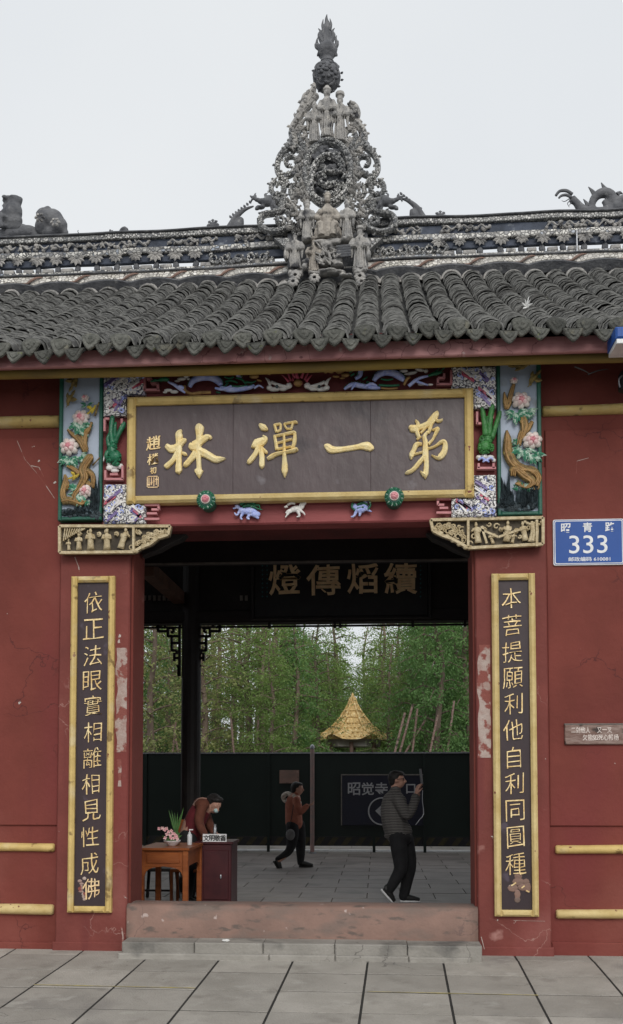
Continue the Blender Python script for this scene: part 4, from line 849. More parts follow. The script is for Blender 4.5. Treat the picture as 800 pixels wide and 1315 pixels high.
# door-pin bosses
for tf, cx, cy, lab in ((cd_,303,655,'left'),(ce_,423,640,'right')):
    q = tf(cx,cy,-.33); R_ = .09
    t = thing('round_boss', (q.x,-.33,q.z), 'round green toothed boss with pink heart on the lower frame %s' % ('below the character 林' if lab=='left' else 'between the characters 一 and 苐'), 'boss', 'round door pin bosses')
    m = MB(); m.tube([(q.x,-.12,q.z-.0),(q.x,-.29,q.z)],R_*.82,20); m.build('pin','frame_green',t)
    for k in range(24):
        a = 2*math.pi*k/24; m = MB(); m.leaf((q.x+math.cos(a)*R_*.55,-.295,q.z+math.sin(a)*R_*.55),(q.x+math.cos(a)*R_*1.02,-.29,q.z+math.sin(a)*R_*1.02),R_*.2,th=.012); m.build('tooth','leaf_edge' if k%2 else 'glaze_green',t)
    m = MB(); m.tube([(q.x,-.28,q.z),(q.x,-.305,q.z)],[R_*.98,R_*.62],20); m.build('rim','frame_green',t)
    m = MB(); m.tube([(q.x,-.29,q.z),(q.x,-.32,q.z)],[R_*.5,R_*.46],18); m.build('ring','petal_edge',t)
    m = MB(); m.ell((q.x,-.32,q.z),(R_*.4,.02,R_*.4),12,6); petal_ring(m,q.x,q.z,-.335,R_*.2,5,R_*.16); m.build('heart','petal_red',t,smooth=True)
# ================================================================== CARVED CORNER BRACKETS
KY = -.16
def fig(m, x, z, h, Y, lean=0, arm=0):
    w_ = h*.16
    m.tube([(x+lean*h*.3,Y,z),(x+lean*h*.15,Y-.005,z+h*.35),(x,Y-.01,z+h*.62),(x-lean*h*.05,Y-.008,z+h*.78)],[w_*1.15,w_*.9,w_*1.05,w_*.5],8,2,.8)
    m.ell((x-lean*h*.07,Y-.012,z+h*.88),(h*.085,h*.08,h*.11),8,5); m.ell((x-lean*h*.07,Y-.006,z+h*.99),(h*.07,h*.05,h*.05),6,4)
    for sg in (-1,1):
        m.tube([(x+sg*w_*.8,Y-.015,z+h*.7),(x+sg*w_*1.3+arm*h*.1,Y-.02,z+h*.52),(x+sg*w_*.3+arm*h*.3,Y-.03,z+h*(.55 if not arm else .6))],[w_*.4,w_*.35,w_*.25],6,2)
def bracket(mir, lab, pr, cuts, figs):
    def G(x, y, Y=KY): return P(x, y, Y)
    t = thing('carved_bracket', (G(*pr[0]).x,-.08,G(*pr[0]).z), lab, 'carved bracket', 'gilded carved brackets at the doorway corners')
    poly = [(G(x,y).x,G(x,y).z) for x,y in pr]; m = MB(); m.prism(poly,KY+.03,PY+.001); m.build('back_panel','carved_back',t)
    n = len(poly)
    m = MB(); q = [(x,KY+.005,z) for x,z in poly+[poly[0]]]
    for a_,b_ in zip(q[:-1],q[1:]): m.bar(a_,b_,.026,.05,up=(0,1,0))
    m.build('border','carved',t)
    m = MB(); lo = [p_ for p_ in pr if 0]
    sc_ = [(x,y) for x,y in cuts]; L = len(sc_)
    for (x,y) in sc_: p_ = G(x,y); m.ell((p_.x,KY-.0,p_.z),(.028,.022,.022),8,5)
    for (x,y) in sc_: p_ = G(x-(6*mir),y-5); m.tube([(p_.x+math.cos(a)*.022,KY-.0,p_.z+math.sin(a)*.022) for a in (0,1.3,2.6,3.9,5.2)],.006,5,3)
    m.build('scroll_edge','carved',t,smooth=True)
    for (x,y,h,ln,arm) in figs:
        m = MB(); p_ = G(x,y); fig(m,p_.x,p_.z,h/140,KY+.01,ln,arm); m.build('figure','carved',t,smooth=True)
    return t
bl = bracket(1,'carved bracket with small standing figures under the left peony panel',[(77,676),(219,676),(216,687),(203,691),(193,699),(182,703),(172,709),(77,710)],[(215,684),(207,689),(199,693),(191,699),(183,703),(175,708)],[(101,706,22,0,0),(116,706,28,0,0),(137,706,28,0,0),(160,704,27,-.7,.6),(88,706,14,0,0)])
br_ = bracket(-1,'carved bracket with lively fighting figures under the right peony panel',[(553,668),(697,665),(697,699),(601,704),(591,698),(580,692),(568,688),(556,682)],[(558,680),(566,685),(574,689),(582,694),(590,699),(598,703)],[(612,697,26,.3,-.5),(652,695,26,-.2,-.9),(672,694,24,.4,.5),(630,698,14,.8,.3),(660,697,14,-.5,.4)])
for t, f, xs_, yb, ytop in ((bl,1,(172,),676,709),(br_,-1,(601,689),668,702)):
    for x in xs_:
        m = MB(); a_, b_ = P(x,yb,KY), P(x,ytop,KY); m.bar((a_.x,KY,a_.z),(b_.x,KY,b_.z),.022,.05,up=(0,1,0)); m.build('divider','carved',t)
# roof canopy of the little scene, tree, lines and floral scrolls
m = MB()
for k in range(9): a_, b_ = P(84+k*3.2,679,KY), P(82+k*1.2+k*1.4,695-k*1.6,KY); m.bar((a_.x,KY,a_.z),(b_.x,KY,b_.z),.010,.03,up=(0,1,0))
m.build('canopy','carved',bl)
m = MB()
for x in (680,684,688): a_, b_ = P(x,696,KY), P(x+rnd.uniform(-3,3),672,KY); m.tube([(a_.x,KY,a_.z),((a_.x+b_.x)/2+.01,KY-.01,(a_.z+b_.z)/2),(b_.x,KY,b_.z)],[.02,.013,.018],6,3)
for k in range(8): q = P(674+k*3,671+rnd.uniform(-2,3),KY); m.ell((q.x,KY-.005,q.z),(.018,.012,.014),6,4)
m.build('tree','carved',br_,smooth=True)
def scrollwork(t, x0, x1, yt, yb_of, n, name='foliage_scroll'):
    m = MB()
    for k in range(n):
        x = x0+(x1-x0)*(k+.5)/n+rnd.uniform(-1,1); y = yt+4+(yb_of(x)-yt-7)*rnd.random(); q = P(x,y,KY); r = rnd.uniform(.015,.032); a0 = rnd.uniform(0,6)
        m.tube([(q.x+math.cos(a0+a)*r*(1-a/8),KY+.005,q.z+math.sin(a0+a)*r*(1-a/8)) for a in (0,1,2,3,4,5,6)],[.007,.008,.009,.009,.008,.006,.004],5,2)
        if k%2: petal_ring(m,q.x,q.z,KY-.002,.014,5,.011)
    m.build(name,'carved',t,smooth=True)
scrollwork(bl,175,212,678,lambda x: 707-(x-172)*.5,26); scrollwork(br_,560,598,670,lambda x: 683+(x-560)*.45,26)
scrollwork(br_,606,686,668,lambda x: 696,16); scrollwork(bl,84,168,678,lambda x: 690,7)
m = MB()
for (ax,ay,bx,by) in ((612,678,640,690),(618,676,625,698),(640,690,668,680)): a_, b_ = P(ax,ay,KY), P(bx,by,KY); m.bar((a_.x,KY-.01,a_.z),(b_.x,KY-.01,b_.z),.01,.02)
m.build('spear','carved',br_)
# dark wooden back brackets behind the gilt ones
for sg, x0_, lab in ((1,184,'left'),(-1,605,'right')):
    m = MB(); pts = [(x0_,686),(x0_+sg*58,686),(x0_+sg*50,694),(x0_+sg*36,700),(x0_+sg*22,708),(x0_,716)]
    m.prism([(P(x,y,.25).x,P(x,y,.25).z) for x,y in pts],.2,.32,.01); m.build('back_bracket','dark_wood',gate)
# ================================================================== HANGING BOARD INSIDE
HY = 4.36
x0,x1,z0,z1 = rect(326,712,550,792,HY)
hb = thing('inner_hanging_board', ((x0+x1)/2,HY,z0), 'dark inner hanging board with four dull gold characters above the courtyard view', 'sign board')
m = MB(); m.cbox(x0,x1,HY,HY+.06,z0,z1,.015); m.build('board','black_paint',hb)
frame4(x0-.03,x1+.03,z0-.03,z1+.03,.03,HY-.02,HY+.05,'dark_wood',hb,.006,.001)
for ch, x, y in (('燈',365.7,745),('傳',415.5,745),('熖',465.5,743),('續',514.5,743)):
    q = P(x,y,HY); text(ch,q.x,q.z,.43,HY,'gold_dull',hb,th=.02,wob=.03,sx=1.04,off=.014)
for x in (338,344,539,544):
    q = P(x,740,HY); 
    for k in range(7): text(rnd.choice('佛法光明正大道心'),q.x,q.z+.2-k*.065,.045,HY,'teal',hb,name='small_character',th=.006) if False else None
m = MB()
for x in (337,343,540):
    for k in range(9):
        q = P(x,721+k*5.6,HY); m.box(q.x-.012,q.x+.012,HY-.004,HY+.001,q.z-.005,q.z+.004); m.box(q.x-.003,q.x+.004,HY-.005,HY+.001,q.z-.016,q.z+.012)
m.build('small_script','teal',hb)
# ================================================================== SIGNS ON THE RIGHT WALL
NY = -.03
x0,x1,z0,z1 = rect(710,667,801,726,NY)
ns = thing('street_number_sign', ((x0+x1)/2,NY,z0), 'blue enamel street number sign reading 333 on the red wall', 'street sign')
def rr(x0,x1,z0,z1,r,n=4):
    p_ = []
    for cx,cz,a0 in ((x1-r,z0+r,-90),(x1-r,z1-r,0),(x0+r,z1-r,90),(x0+r,z0+r,180)):
        for k in range(n+1): a = math.radians(a0+90*k/n); p_.append((cx+r*math.cos(a),cz+r*math.sin(a)))
    return p_
m = MB(); m.prism(rr(x0,x1,z0,z1,.018),NY-.012,NY+.012,.003); m.build('plate','sign_white',ns)
m = MB(); m.prism(rr(x0+.008,x1-.008,z0+.008,z1-.008,.016),NY-.0135,NY-.011); m.build('border_line','sign_blue',ns)
m = MB(); m.prism(rr(x0+.013,x1-.013,z0+.013,z1-.013,.014),NY-.015,NY-.012); m.build('white_line','sign_white',ns)
m = MB(); m.prism(rr(x0+.020,x1-.020,z0+.020,z1-.020,.012),NY-.0165,NY-.013); m.build('blue_field','sign_blue',ns)
cs_ = crop(700,655,8); LY = NY-.0165
for s_, x, y, h, mt, wd, of in (('昭',212,185,.088,'sign_white',None,.02),('青',435,177,.088,'sign_white',None,.02),('路',667,172,.088,'sign_white',None,.02),('333',443,352,None,'sign_white',.345,.003),('邮政编码 610081',455,503,None,'sign_white',.375,.012)):
    q = cs_(x,y,LY); 
    if h: text(s_,q.x,q.z,h,LY,mt,ns,name='lettering',th=.002,off=of)
    else: text(s_,q.x,q.z,.235 if s_=='333' else .042,LY,mt,ns,name='lettering',th=.002,off=of,width=wd)
x0,x1,z0,z1 = rect(725,930,803,956,NY)
pq = thing('wooden_plaque', ((x0+x1)/2,NY,z0), 'small weathered brown plaque with worn pale lettering on the red wall', 'plaque')
m = MB(); m.cbox(x0,x1,NY-.02,NY+.012,z0,z1,.006); m.build('board','plaque_wood',pq)
m = MB(); m.cbox(x0-.004,x1+.004,NY-.024,NY-.0,z1-.006,z1+.006,.003); m.build('top_edge','pale_strip',pq)
cp_ = crop(700,900,8)
for s_, x, y, wd in (('二剑他人',365,300,.17),('又一叉',610,300,.13),('欠能如死心畅杨',570,375,.32)):
    q = cp_(x,y,NY-.02); text(s_,q.x,q.z,.058,NY-.019,'petal_edge',pq,name='lettering',th=.003,wob=.05,off=.01,width=wd)
# box and conduit at the far right
q0 = P(787,426,-.85); q1 = P(801,452,-.85)
lb = thing('wall_light_box', (q0.x+.25,-.8,q1.z), 'blue box with white underside hung under the eave at the right edge', 'light box')
m = MB(); m.cbox(q0.x,q0.x+.5,-.95,-.65,P(790,441,-.85).z,q0.z,.015); m.build('housing','sign_blue',lb)
m = MB(); m.cbox(q0.x+.008,q0.x+.49,-.94,-.66,P(790,447,-.85).z,P(790,441,-.85).z,.004); m.build('diffuser','sign_white',lb)
m = MB(); m.box(q0.x+.2,q0.x+.24,-.66,-.56,q0.z-.12,q0.z-.06); m.build('mounting_arm','black_paint',lb)
q = P(796,490,-.2)
sk = thing('spotlight', (q.x+.06,-.2,q.z), 'black spotlight fixed on the upper wall at the right edge', 'lamp')
m = MB(); m.lathe([(.05,-.09),(.085,-.08),(.085,.05),(.06,.09),(.02,.12)],(q.x+.07,-.2,q.z),14); m.build('lamp_housing','black_paint',sk)
m = MB(); m.tube([(q.x+.07,-.2,q.z+.1),(q.x+.06,-.15,q.z+.25),(q.x+.06,-.03,q.z+.3)],.014,8,4); m.build('arm','black_paint',sk)
m = MB(); m.tube([(q.x-.01,-.24,q.z-.07),(q.x-.02,-.25,q.z-.0),(q.x+.02,-.25,q.z+.04)],.008,6,4); m.build('bail','metal_grey',sk)
# plant debris star on the tiles
yy = EY+1.25; q = P(676,400,yy); zz = roofz(yy)+.1
q = P(676,400,yy); m = MB()
for a in (.2,1.0,1.9,2.7,3.9,4.6,5.5): m.leaf((q.x,yy,zz),(q.x+math.cos(a)*.06,yy-.05,zz+math.sin(a)*.06),.018,th=.006)
m.leaf((q.x,yy,zz),(q.x+.03,yy,zz+.12),.012)
tag(m.build('fallen_blossom','paper_white'),'small white star shaped scrap lying on the roof tiles at right','debris')
# ================================================================== ROOF RIDGE
RY = 3.70
RZ = lambda py: P(100, py, RY).z
rg = thing('roof_ridge', (0,RY,RZ(366)), 'ornate openwork roof ridge faced with broken porcelain mosaic bands', 'roof ridge')
XL, XR = -7.7, 7.7
def wavebox(name, mat, z0, z1, yf, yb, amp=.012, b=.008, seed=0):
    m = MB(); K = 90
    for k in range(K+1):
        x = XL+(XR-XL)*k/K; w1 = amp*noise.noise(Vector((x*1.1,seed,0)))*2+.03*math.sin(x*.42+.6); w2 = amp*noise.noise(Vector((x*1.3,seed+5,0)))
        m.v += [(x,yb,z0+w1),(x,yf+b+w2,z0+w1),(x,yf+w2,z0+b+w1),(x,yf+w2,z1-b+w1),(x,yf+b+w2,z1+w1),(x,yb,z1+w1)]
    m.f = [(6*k+a,6*k+(a+1)%6,6*k+6+(a+1)%6,6*k+6+a) for k in range(K) for a in range(6)]+[tuple(range(5,-1,-1)), tuple(6*K+a for a in range(6))]
    return m.build(name, mat, rg)
wv0 = lambda x: .03*math.sin(x*.42+.6)
wavebox('cap_band','mosaic_fine',RZ(309.5),RZ(303),RY-.06,RY+.10,seed=1)
wavebox('cap_tile','dark_stone',RZ(303),RZ(301),RY-.09,RY+.14,seed=1)
wavebox('frieze','blue_stone',RZ(323),RZ(309.5),RY-.01,RY+.08,seed=2)
wavebox('mosaic_band','mosaic',RZ(330),RZ(323),RY-.07,RY+.08,seed=3)
wavebox('openwork_beam','blue_stone',RZ(339.5),RZ(330),RY-.02,RY+.04,seed=4)
wavebox('mosaic_band','mosaic',RZ(353.5),RZ(348.5),RY-.06,RY+.2,seed=5)
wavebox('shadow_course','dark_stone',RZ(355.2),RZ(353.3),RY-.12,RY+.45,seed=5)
# skirt of pale mosaic with swooping red tendrils
sk_ = MB(); K = 240; LW = 0.66
for k in range(K+1):
    x = XL+(XR-XL)*k/K; ph = (x/LW)%1; low = RZ(366.5)+.05*(abs(ph-.5)*2)**2.2*-1+.035; w1 = wv0(x)
    sk_.v += [(x,RY+.4,RZ(355)+w1),(x,RY-.09,RZ(355.5)+w1),(x,RY-.13,low+w1),(x,RY-.11,low-.02+w1),(x,RY+.3,low-.25)]
sk_.f = [(5*k+a,5*k+5+a,5*k+6+a,5*k+1+a) for k in range(K) for a in range(4)]; sk_.build('mosaic_skirt','mosaic_pale',rg)
sk2 = MB()
for k in range(K+1):
    x = XL+(XR-XL)*k/K; ph = (x/LW)%1; low = RZ(367.5)+.05*(abs(ph-.5)*2)**2.2*-1+.035; w1 = wv0(x); sk2.v += [(x,RY-.09,low-.005+w1),(x,RY-.15,low-.010+w1),(x,RY-.15,low-.024+w1),(x,RY-.05,low-.12+w1)]
sk2.f = [(4*k+a,4*k+4+a,4*k+5+a,4*k+1+a) for k in range(K) for a in range(3)]; sk2.build('mortar_edge','dark_stone',rg)
nS = int((XR-XL)/LW)
for k in range(nS+1):
    xk = math.floor(XL/LW)*LW+(k+.95)*LW; w1 = wv0(xk); za, zb_ = RZ(357)+w1, RZ(368)+w1
    m = MB(); m.tube([(xk+.14,RY-.10,za+.0),(xk+.07,RY-.13,za-.02),(xk+.0,RY-.145,(za+zb_)/2),(xk-.06,RY-.145,zb_+.02),(xk-.13,RY-.13,zb_+.03)],[.005,.014,.020,.014,.005],7,4,.7); m.build('red_tendril','stone_red',rg,smooth=True)
# star leaves and little barrels of the open course
lf = MB()
for a in (-2.75,-2.2,-1.57,-.94,-.39,.25,2.9): lf.leaf((0,0,.03),(math.cos(a)*.115,-.015,.03+math.sin(a)*.11),.05,th=.02)
lf.ell((0,0,.035),(.035,.03,.025),7,4)
bl_ = MB(); bl_.tube([(-.12,0,0),(-.11,0,0),(.11,0,0),(.12,0,0)],[.028,.038,.038,.028],9); bs = MB(); bs.ell((0,0,0),(.045,.04,.05),8,5)
l0 = b0 = s0_ = None
fx0, fx1 = P(268,330,RY).x, P(560,330,RY).x
x = XL+.1; k = 0
while x < XR-.1:
    inside = fx0 < x < fx1; w1 = wv0(x)
    if not inside:
        lc = (x,RY-.05,RZ(334)+w1); bc = (x+.135,RY-.0,RZ(345.5)+w1); sc = (x,RY+.0,RZ(344)+w1)
        if l0 is None:
            l0 = lf.build('star_leaf','old_stone',rg,local=True); l0.location = Vector(lc)-WL[rg.name]
            b0 = bl_.build('barrel_tile','old_stone',rg,local=True); b0.location = Vector(bc)-WL[rg.name]
            s0_ = bs.build('spacer_knob','dark_stone',rg,local=True); s0_.location = Vector(sc)-WL[rg.name]
        else:
            s_ = rnd.uniform(.85,1.12); inst(l0,rg,lc,(0,rnd.uniform(-.15,.15),0),(s_,1,s_))
            if k%5 != 3: inst(b0,rg,bc,(0,rnd.uniform(-.06,.06),0),(rnd.uniform(.5,.72),1,1))
            inst(s0_,rg,sc,(0,rnd.uniform(-.4,.4),0),(1,1,1.2))
    x += .272; k += 1
# lumpy floral reliefs along the frieze
m = MB()
for x in [XL+.15+.23*k for k in range(66)]:
    if rnd.random() < .35 and not (P(0,315,RY).x < x < P(60,315,RY).x): continue
    w1 = wv0(x); cz = RZ(316)+w1
    for j in range(7): m.ell((x+rnd.uniform(-.11,.11),RY-.03,cz+rnd.uniform(-.045,.04)),(rnd.uniform(.015,.045),.03,rnd.uniform(.012,.03)),6,4,Matrix.Rotation(rnd.uniform(-1,1),3,'Y'))
    a = rnd.uniform(0,3); m.tube([(x-.1,RY-.03,cz-.03),(x-.03,RY-.05,cz+.03),(x+.04,RY-.05,cz-.02),(x+.1,RY-.03,cz+.03)],[.008,.014,.014,.008],5,3)
tag(m.build('frieze_flowers','old_stone',rg),kind='stuff')
m = MB()      # solid panels with lattice relief either side of the finial
for (pa,pb) in ((268,352),(478,575)):
    xa,xb = P(pa,335,RY).x,P(pb,335,RY).x; m.box(xa,xb,RY+.0,RY+.1,RZ(349)+wv0(xa),RZ(330)+wv0(xa))
m.build('infill_panel','old_stone',rg)
m = MB()
for (pa,pb) in ((270,350),(480,575)):
    xa,xb = P(pa,335,RY).x,P(pb,335,RY).x; zc = RZ(340.5)+wv0((xa+xb)/2)
    for j in range(52): m.ell((rnd.uniform(xa,xb),RY-.02,zc+rnd.uniform(-.07,.07)),(rnd.uniform(.012,.04),.03,rnd.uniform(.012,.035)),6,4,Matrix.Rotation(rnd.uniform(-1,1),3,'Y'))
    xx = xa+.05
    while xx < xb-.05:
        r = .05; m.tube([(xx+math.cos(a)*r,RY-.04,zc+math.sin(a)*r) for a in (0,1,2,3,4,5,6.28)],.011,5,2); xx += .17
tag(m.build('infill_relief','mosaic_fine',rg),kind='stuff')
# ================================================================== CENTRAL FINIAL
FX = P(420,300,RY).x
fin = thing('ridge_finial', (FX,RY+.1,RZ(360)), 'tall grey openwork finial with robed figures and flame tip on the ridge centre', 'roof finial')
fa, fb = crop(330,10,4.444), crop(310,170,3.636); sA, sB = 1/(4.444*97.5), 1/(3.636*97.5); FY = RY-.14
def stroke(items, mat, tf, s, Y=FY, flat=1.5, name='scroll', n=8, sm=5, ridge=True):
    m = MB()
    for pth in items:
        c = [(lambda q: (q.x,Y,q.z))(tf(a,b_,Y)) for a,b_,r in pth]; m.tube(c,[r*s for a,b_,r in pth],n,sm,flat)
        if ridge:     # beaded crest along the stroke gives the carved, broken look
            q = crom([c_+(r*s,) for c_,(a,b_,r) in zip(c,pth)],5)
            for i in range(0,len(q),2):
                x_,y_,z_,r_ = q[i]; 
                m.ell((x_+rnd.uniform(-.5,.5)*r_,y_-r_*1.3,z_+rnd.uniform(-.5,.5)*r_),(r_*.5,r_*.5,r_*.4),6,4)
                if i%4 == 0:
                    d = Vector((q[min(i+1,len(q)-1)][0]-q[max(i-1,0)][0],0,q[min(i+1,len(q)-1)][2]-q[max(i-1,0)][2])); d = d.normalized() if d.length else Vector((1,0,0)); nn = Vector((-d.z,0,d.x))*rnd.choice((-1,1))
                    m.leaf((x_+nn.x*r_*.6,y_-.01,z_+nn.z*r_*.6),(x_+nn.x*r_*1.7+d.x*r_,y_-.02,z_+nn.z*r_*1.7+d.z*r_),r_*1.1,th=.015)
    return m.build(name,mat,fin,smooth=False)
def mirror(items, cx): return [[(2*cx-a,b_,r) for a,b_,r in p_] for p_ in items]
# flame
m = MB(); 
for pth in ([(398,215,30),(392,150,30),(400,95,18),(396,65,9),(399,38,2)],[(380,200,24),(358,160,14),(362,135,8),(350,118,2)],[(415,200,24),(436,160,14),(430,135,8),(443,116,2)],
            [(370,240,22),(345,215,14),(342,190,7),(346,170,2)],[(362,235,16),(338,225,9),(330,205,2)],[(428,240,22),(455,210,14),(450,180,7),(455,158,2)],[(440,235,16),(458,215,9),(465,188,2)],
            [(385,130,16),(374,100,8),(378,66,2)],[(410,130,16),(422,95,8),(416,62,2)],[(360,262,14),(346,272,6),(350,250,2)],[(440,262,14),(456,272,6),(452,250,2)],[(390,180,22),(370,150,10),(376,120,2)],[(405,180,22),(420,150,10),(412,110,2)]):
    m.tube([(lambda q: (q.x,FY+.1,q.z))(fa(a,b_,FY+.1)) for a,b_,r in pth],[r*sA for a,b_,r in pth],7,4,.9)
m.build('flame','dark_stone',fin)
c_ = fa(400,255,FY+.1); m = MB(); m.lathe([(.02,.13),(.10,.10),(.135,.04),(.12,-.03),(.08,-.08),(.075,-.12),(.10,-.14),(.10,-.16),(.06,-.17)],(c_.x,FY+.1,c_.z),16,wob=.06); m.build('vase','dark_stone',fin,smooth=True)
c_ = fa(398,398,FY+.1); m = MB(); R_ = 82*sA; m.ell((c_.x,FY+.1,c_.z),(R_,R_,R_*1.02),18,12)
for k in range(7):
    a = k*.9; m.tube([(c_.x+math.cos(a+t)*R_*.9*math.cos(t-.6),FY+.1-math.sqrt(max(0,1-.8*math.cos(t-.6)**2))*R_,c_.z+math.sin(a+t)*R_*.9*math.cos(t-.6)) for t in (0,.4,.8,1.2)],[.008,.02,.02,.008],6,3)
for k in range(26):
    a, b_ = rnd.uniform(0,6.28), rnd.uniform(.1,1); m.ell((c_.x+math.cos(a)*R_*b_*.95,FY+.1-R_*math.sqrt(1-b_*b_*.9),c_.z+math.sin(a)*R_*b_*.95),(.03,.02,.022),6,4)
m.build('ball','dark_stone',fin,smooth=True)
m = MB()
for k in range(12):
    a = math.radians(-150+k*27); p_ = Vector((c_.x+math.cos(a)*R_,FY+.1,c_.z+math.sin(a)*R_)); m.leaf(p_,p_+Vector((math.cos(a+.5)*.05,0,math.sin(a+.5)*.05)),.04,th=.02)
m.build('ball_fringe','dark_stone',fin)
# scroll frame, upper part
stroke([[(325,440,12),(318,480,20),(295,520,26),(262,580,26),(230,640,20),(200,690,18),(205,740,16),(220,790,18),(200,820,18)],[(300,500,16),(275,510,18),(258,560,14),(262,590,8)],[(345,500,14),(310,540,18),(280,580,18),(235,625,14),(212,612,5)],
        [(270,640,8),(250,670,14),(225,705,14),(222,745,12),(245,775,12),(280,790,14),(300,800,12)],[(300,690,12),(265,690,14),(240,710,12),(245,745,12),(270,745,14),(280,720,12),(262,712,7)],[(280,750,12),(300,780,14),(310,800,12)]],'old_stone',fa,sA)
stroke([[(520,560,10),(540,560,22),(565,590,26),(560,630,24),(530,620,22),(518,590,14)],[(530,600,20),(560,640,22),(598,655,8)],[(560,650,18),(600,690,18),(618,740,16),(605,790,16),(580,820,18),(600,830,16)],
        [(515,690,8),(545,672,14),(580,690,12),(592,730,12),(575,775,12),(545,800,14),(510,810,12)],[(500,740,12),(520,700,14),(550,700,14),(565,735,12),(550,765,12),(525,765,12),(530,740,8)],[(505,790,12),(525,770,14),(545,745,8)]],'old_stone',fa,sA)
# scroll frame, middle and lower part: left traced, right mirrored with the dragon necks
LS = [[(232,0,14),(235,40,14),(215,75,16),(182,110,15),(168,150,14),(172,190,14),(200,208,12),(240,190,14),(262,150,12),(252,122,10),(225,115,12),(206,133,10),(214,156,9),(232,160,6)],
      [(270,10,12),(275,45,14),(290,70,14),(310,90,12)],[(215,75,16),(245,65,14),(280,90,14),(300,110,14)],[(240,190,12),(265,210,14),(285,190,12)],
      [(160,225,12),(140,250,13),(145,282,12),(175,295,12),(200,272,12),(194,243,10),(172,238,9),(164,256,6)],[(175,215,12),(205,225,14),(220,250,12)],
      [(235,250,12),(230,285,12),(250,302,12),(276,285,12),(270,252,10),(248,245,8)],[(195,300,14),(215,330,14),(190,350,14)],
      [(220,330,10),(230,360,12),(255,385,12),(262,410,10)],[(265,385,8),(278,372,8),(290,385,8),(280,400,8),(268,395,5)],[(165,400,10),(172,425,12),(198,428,10),(196,402,9),(178,396,7)],[(220,420,12),(240,445,14),(250,480,12)],[(200,365,12),(225,385,12),(215,415,10)],[(300,120,14),(282,170,14),(278,230,14),(288,290,12),(300,330,12)]]
stroke(LS,'mosaic_fine',fb,sB); stroke(mirror(LS,402),'mosaic_fine',fb,sB)
DL = [[(150,320,16),(190,330,18),(215,318,12)],[(185,340,18),(190,365,16),(150,378,14),(108,385,14),(86,412,14),(98,448,14),(150,466,14),(205,452,14),(235,425,12)]]
stroke(DL,'mosaic_fine',fb,sB,flat=1.7,name='dragon_body'); stroke(mirror(DL,402),'mosaic_fine',fb,sB,flat=1.7,name='dragon_body')
def drhead(mir, name='dragon_head'):
    f = (lambda x: 2*398-x) if mir else (lambda x: x); m = MB(); G = lambda x,y,Y=FY-.05: (lambda q: (q.x,Y,q.z))(fb(f(x),y,Y))
    for x,y,rx,rz_ in ((120,325,30,22),(95,322,22,13),(75,315,16,9),(60,306,12,9),(90,350,22,8),(72,358,12,6),(130,305,18,12),(145,335,18,18)): m.ell(G(x,y),(rx*sB,rx*sB*.8,rz_*sB),9,6)
    for pth in ([(60,305,9),(45,300,6),(40,292,2)],[(120,310,8),(110,290,6),(128,282,2)],[(140,310,8),(150,285,5),(170,275,2)],[(70,300,6),(62,290,5),(70,282,2)],[(150,340,9),(175,360,6),(190,350,2)],[(140,350,8),(150,370,5),(170,378,2)],[(80,340,4),(70,345,3),(62,350,1)],[(50,315,6),(44,320,4),(50,326,2)]):
        m.tube([G(x,y) for x,y,r in pth],[r*sB for x,y,r in pth],6,3)
    return m.build(name,'dark_stone',fin,remesh=.012,smooth_it=1)
drhead(0); drhead(1)
# small leaf knots scattered through the openwork
m = MB()
for k in range(230):
    u = rnd.random()**.8; y = 90+u*390; hw_ = 110+(y-90)*.16; x = 402+rnd.choice((-1,1))*rnd.uniform(88,hw_+22); p_ = fb(x,y,FY)
    if y > 180 and abs(x-402) > 175: continue
    a = rnd.uniform(0,6.28); L_ = rnd.uniform(.05,.10); m.leaf((p_.x,FY-.04,p_.z),(p_.x+math.cos(a)*L_,FY-.08,p_.z+math.sin(a)*L_),L_*.6,th=.03)
    if k%3 == 0: m.ell((p_.x,FY-.03,p_.z),(.035,.035,.028),7,4)
tag(m.build('leaf_carving','old_stone',fin),kind='stuff')
# rocky grotto disc
c_ = fb(405,195,FY); rx, rz_ = 108*sB, 150*sB
m = MB(); m.tube([(c_.x+math.cos(a)*rx,FY-.02,c_.z+math.sin(a)*rz_) for a in [k*math.pi/12 for k in range(25)]],.055,8,2,1.5)
for k in range(60): a = rnd.uniform(0,6.28); m.ell((c_.x+math.cos(a)*rx,FY-.09,c_.z+math.sin(a)*rz_),(.035,.03,.028),6,4)
m.build('grotto_ring','mosaic_fine',fin)
m = MB(); m.ell((c_.x,FY+.12,c_.z),(rx,.12,rz_),22,12)
for k in range(90):
    a, b_ = rnd.uniform(0,6.28), math.sqrt(rnd.random())*.9; m.ell((c_.x+math.cos(a)*rx*b_,FY+.0+rnd.uniform(-.03,.03),c_.z+math.sin(a)*rz_*b_),(rnd.uniform(.02,.06),.05,rnd.uniform(.02,.05)),7,5,Matrix.Rotation(rnd.uniform(-1,1),3,'Y'))
m.build('grotto_rock','dark_stone',fin,remesh=.014,smooth_it=1)
stroke([[(330,300,12),(325,230,14),(345,150,16),(390,110,16),(440,115,16),(470,145,14),(460,180,12),(400,185,12),(385,160,10)],[(360,230,12),(400,250,14),(440,235,12),(455,260,10),(430,290,12),(390,280,10)],[(340,210,10),(370,190,10),(395,215,10)],[(475,200,10),(500,215,12),(500,250,12),(480,262,10),(470,235,8)],[(465,280,10),(480,300,12),(470,320,10)]],'mosaic_fine',fb,sB,Y=FY-.07,flat=1,name='curled_dragon')
m = MB(); a_ = [fb(x,175+3*math.sin(x*.1),FY-.14) for x in (392,410,428,446,464)]; 
for q in a_: m.box(q.x-.008,q.x+.008,FY-.13,FY-.1,q.z-.012,q.z+.01)
m.build('teeth','old_stone',fin)
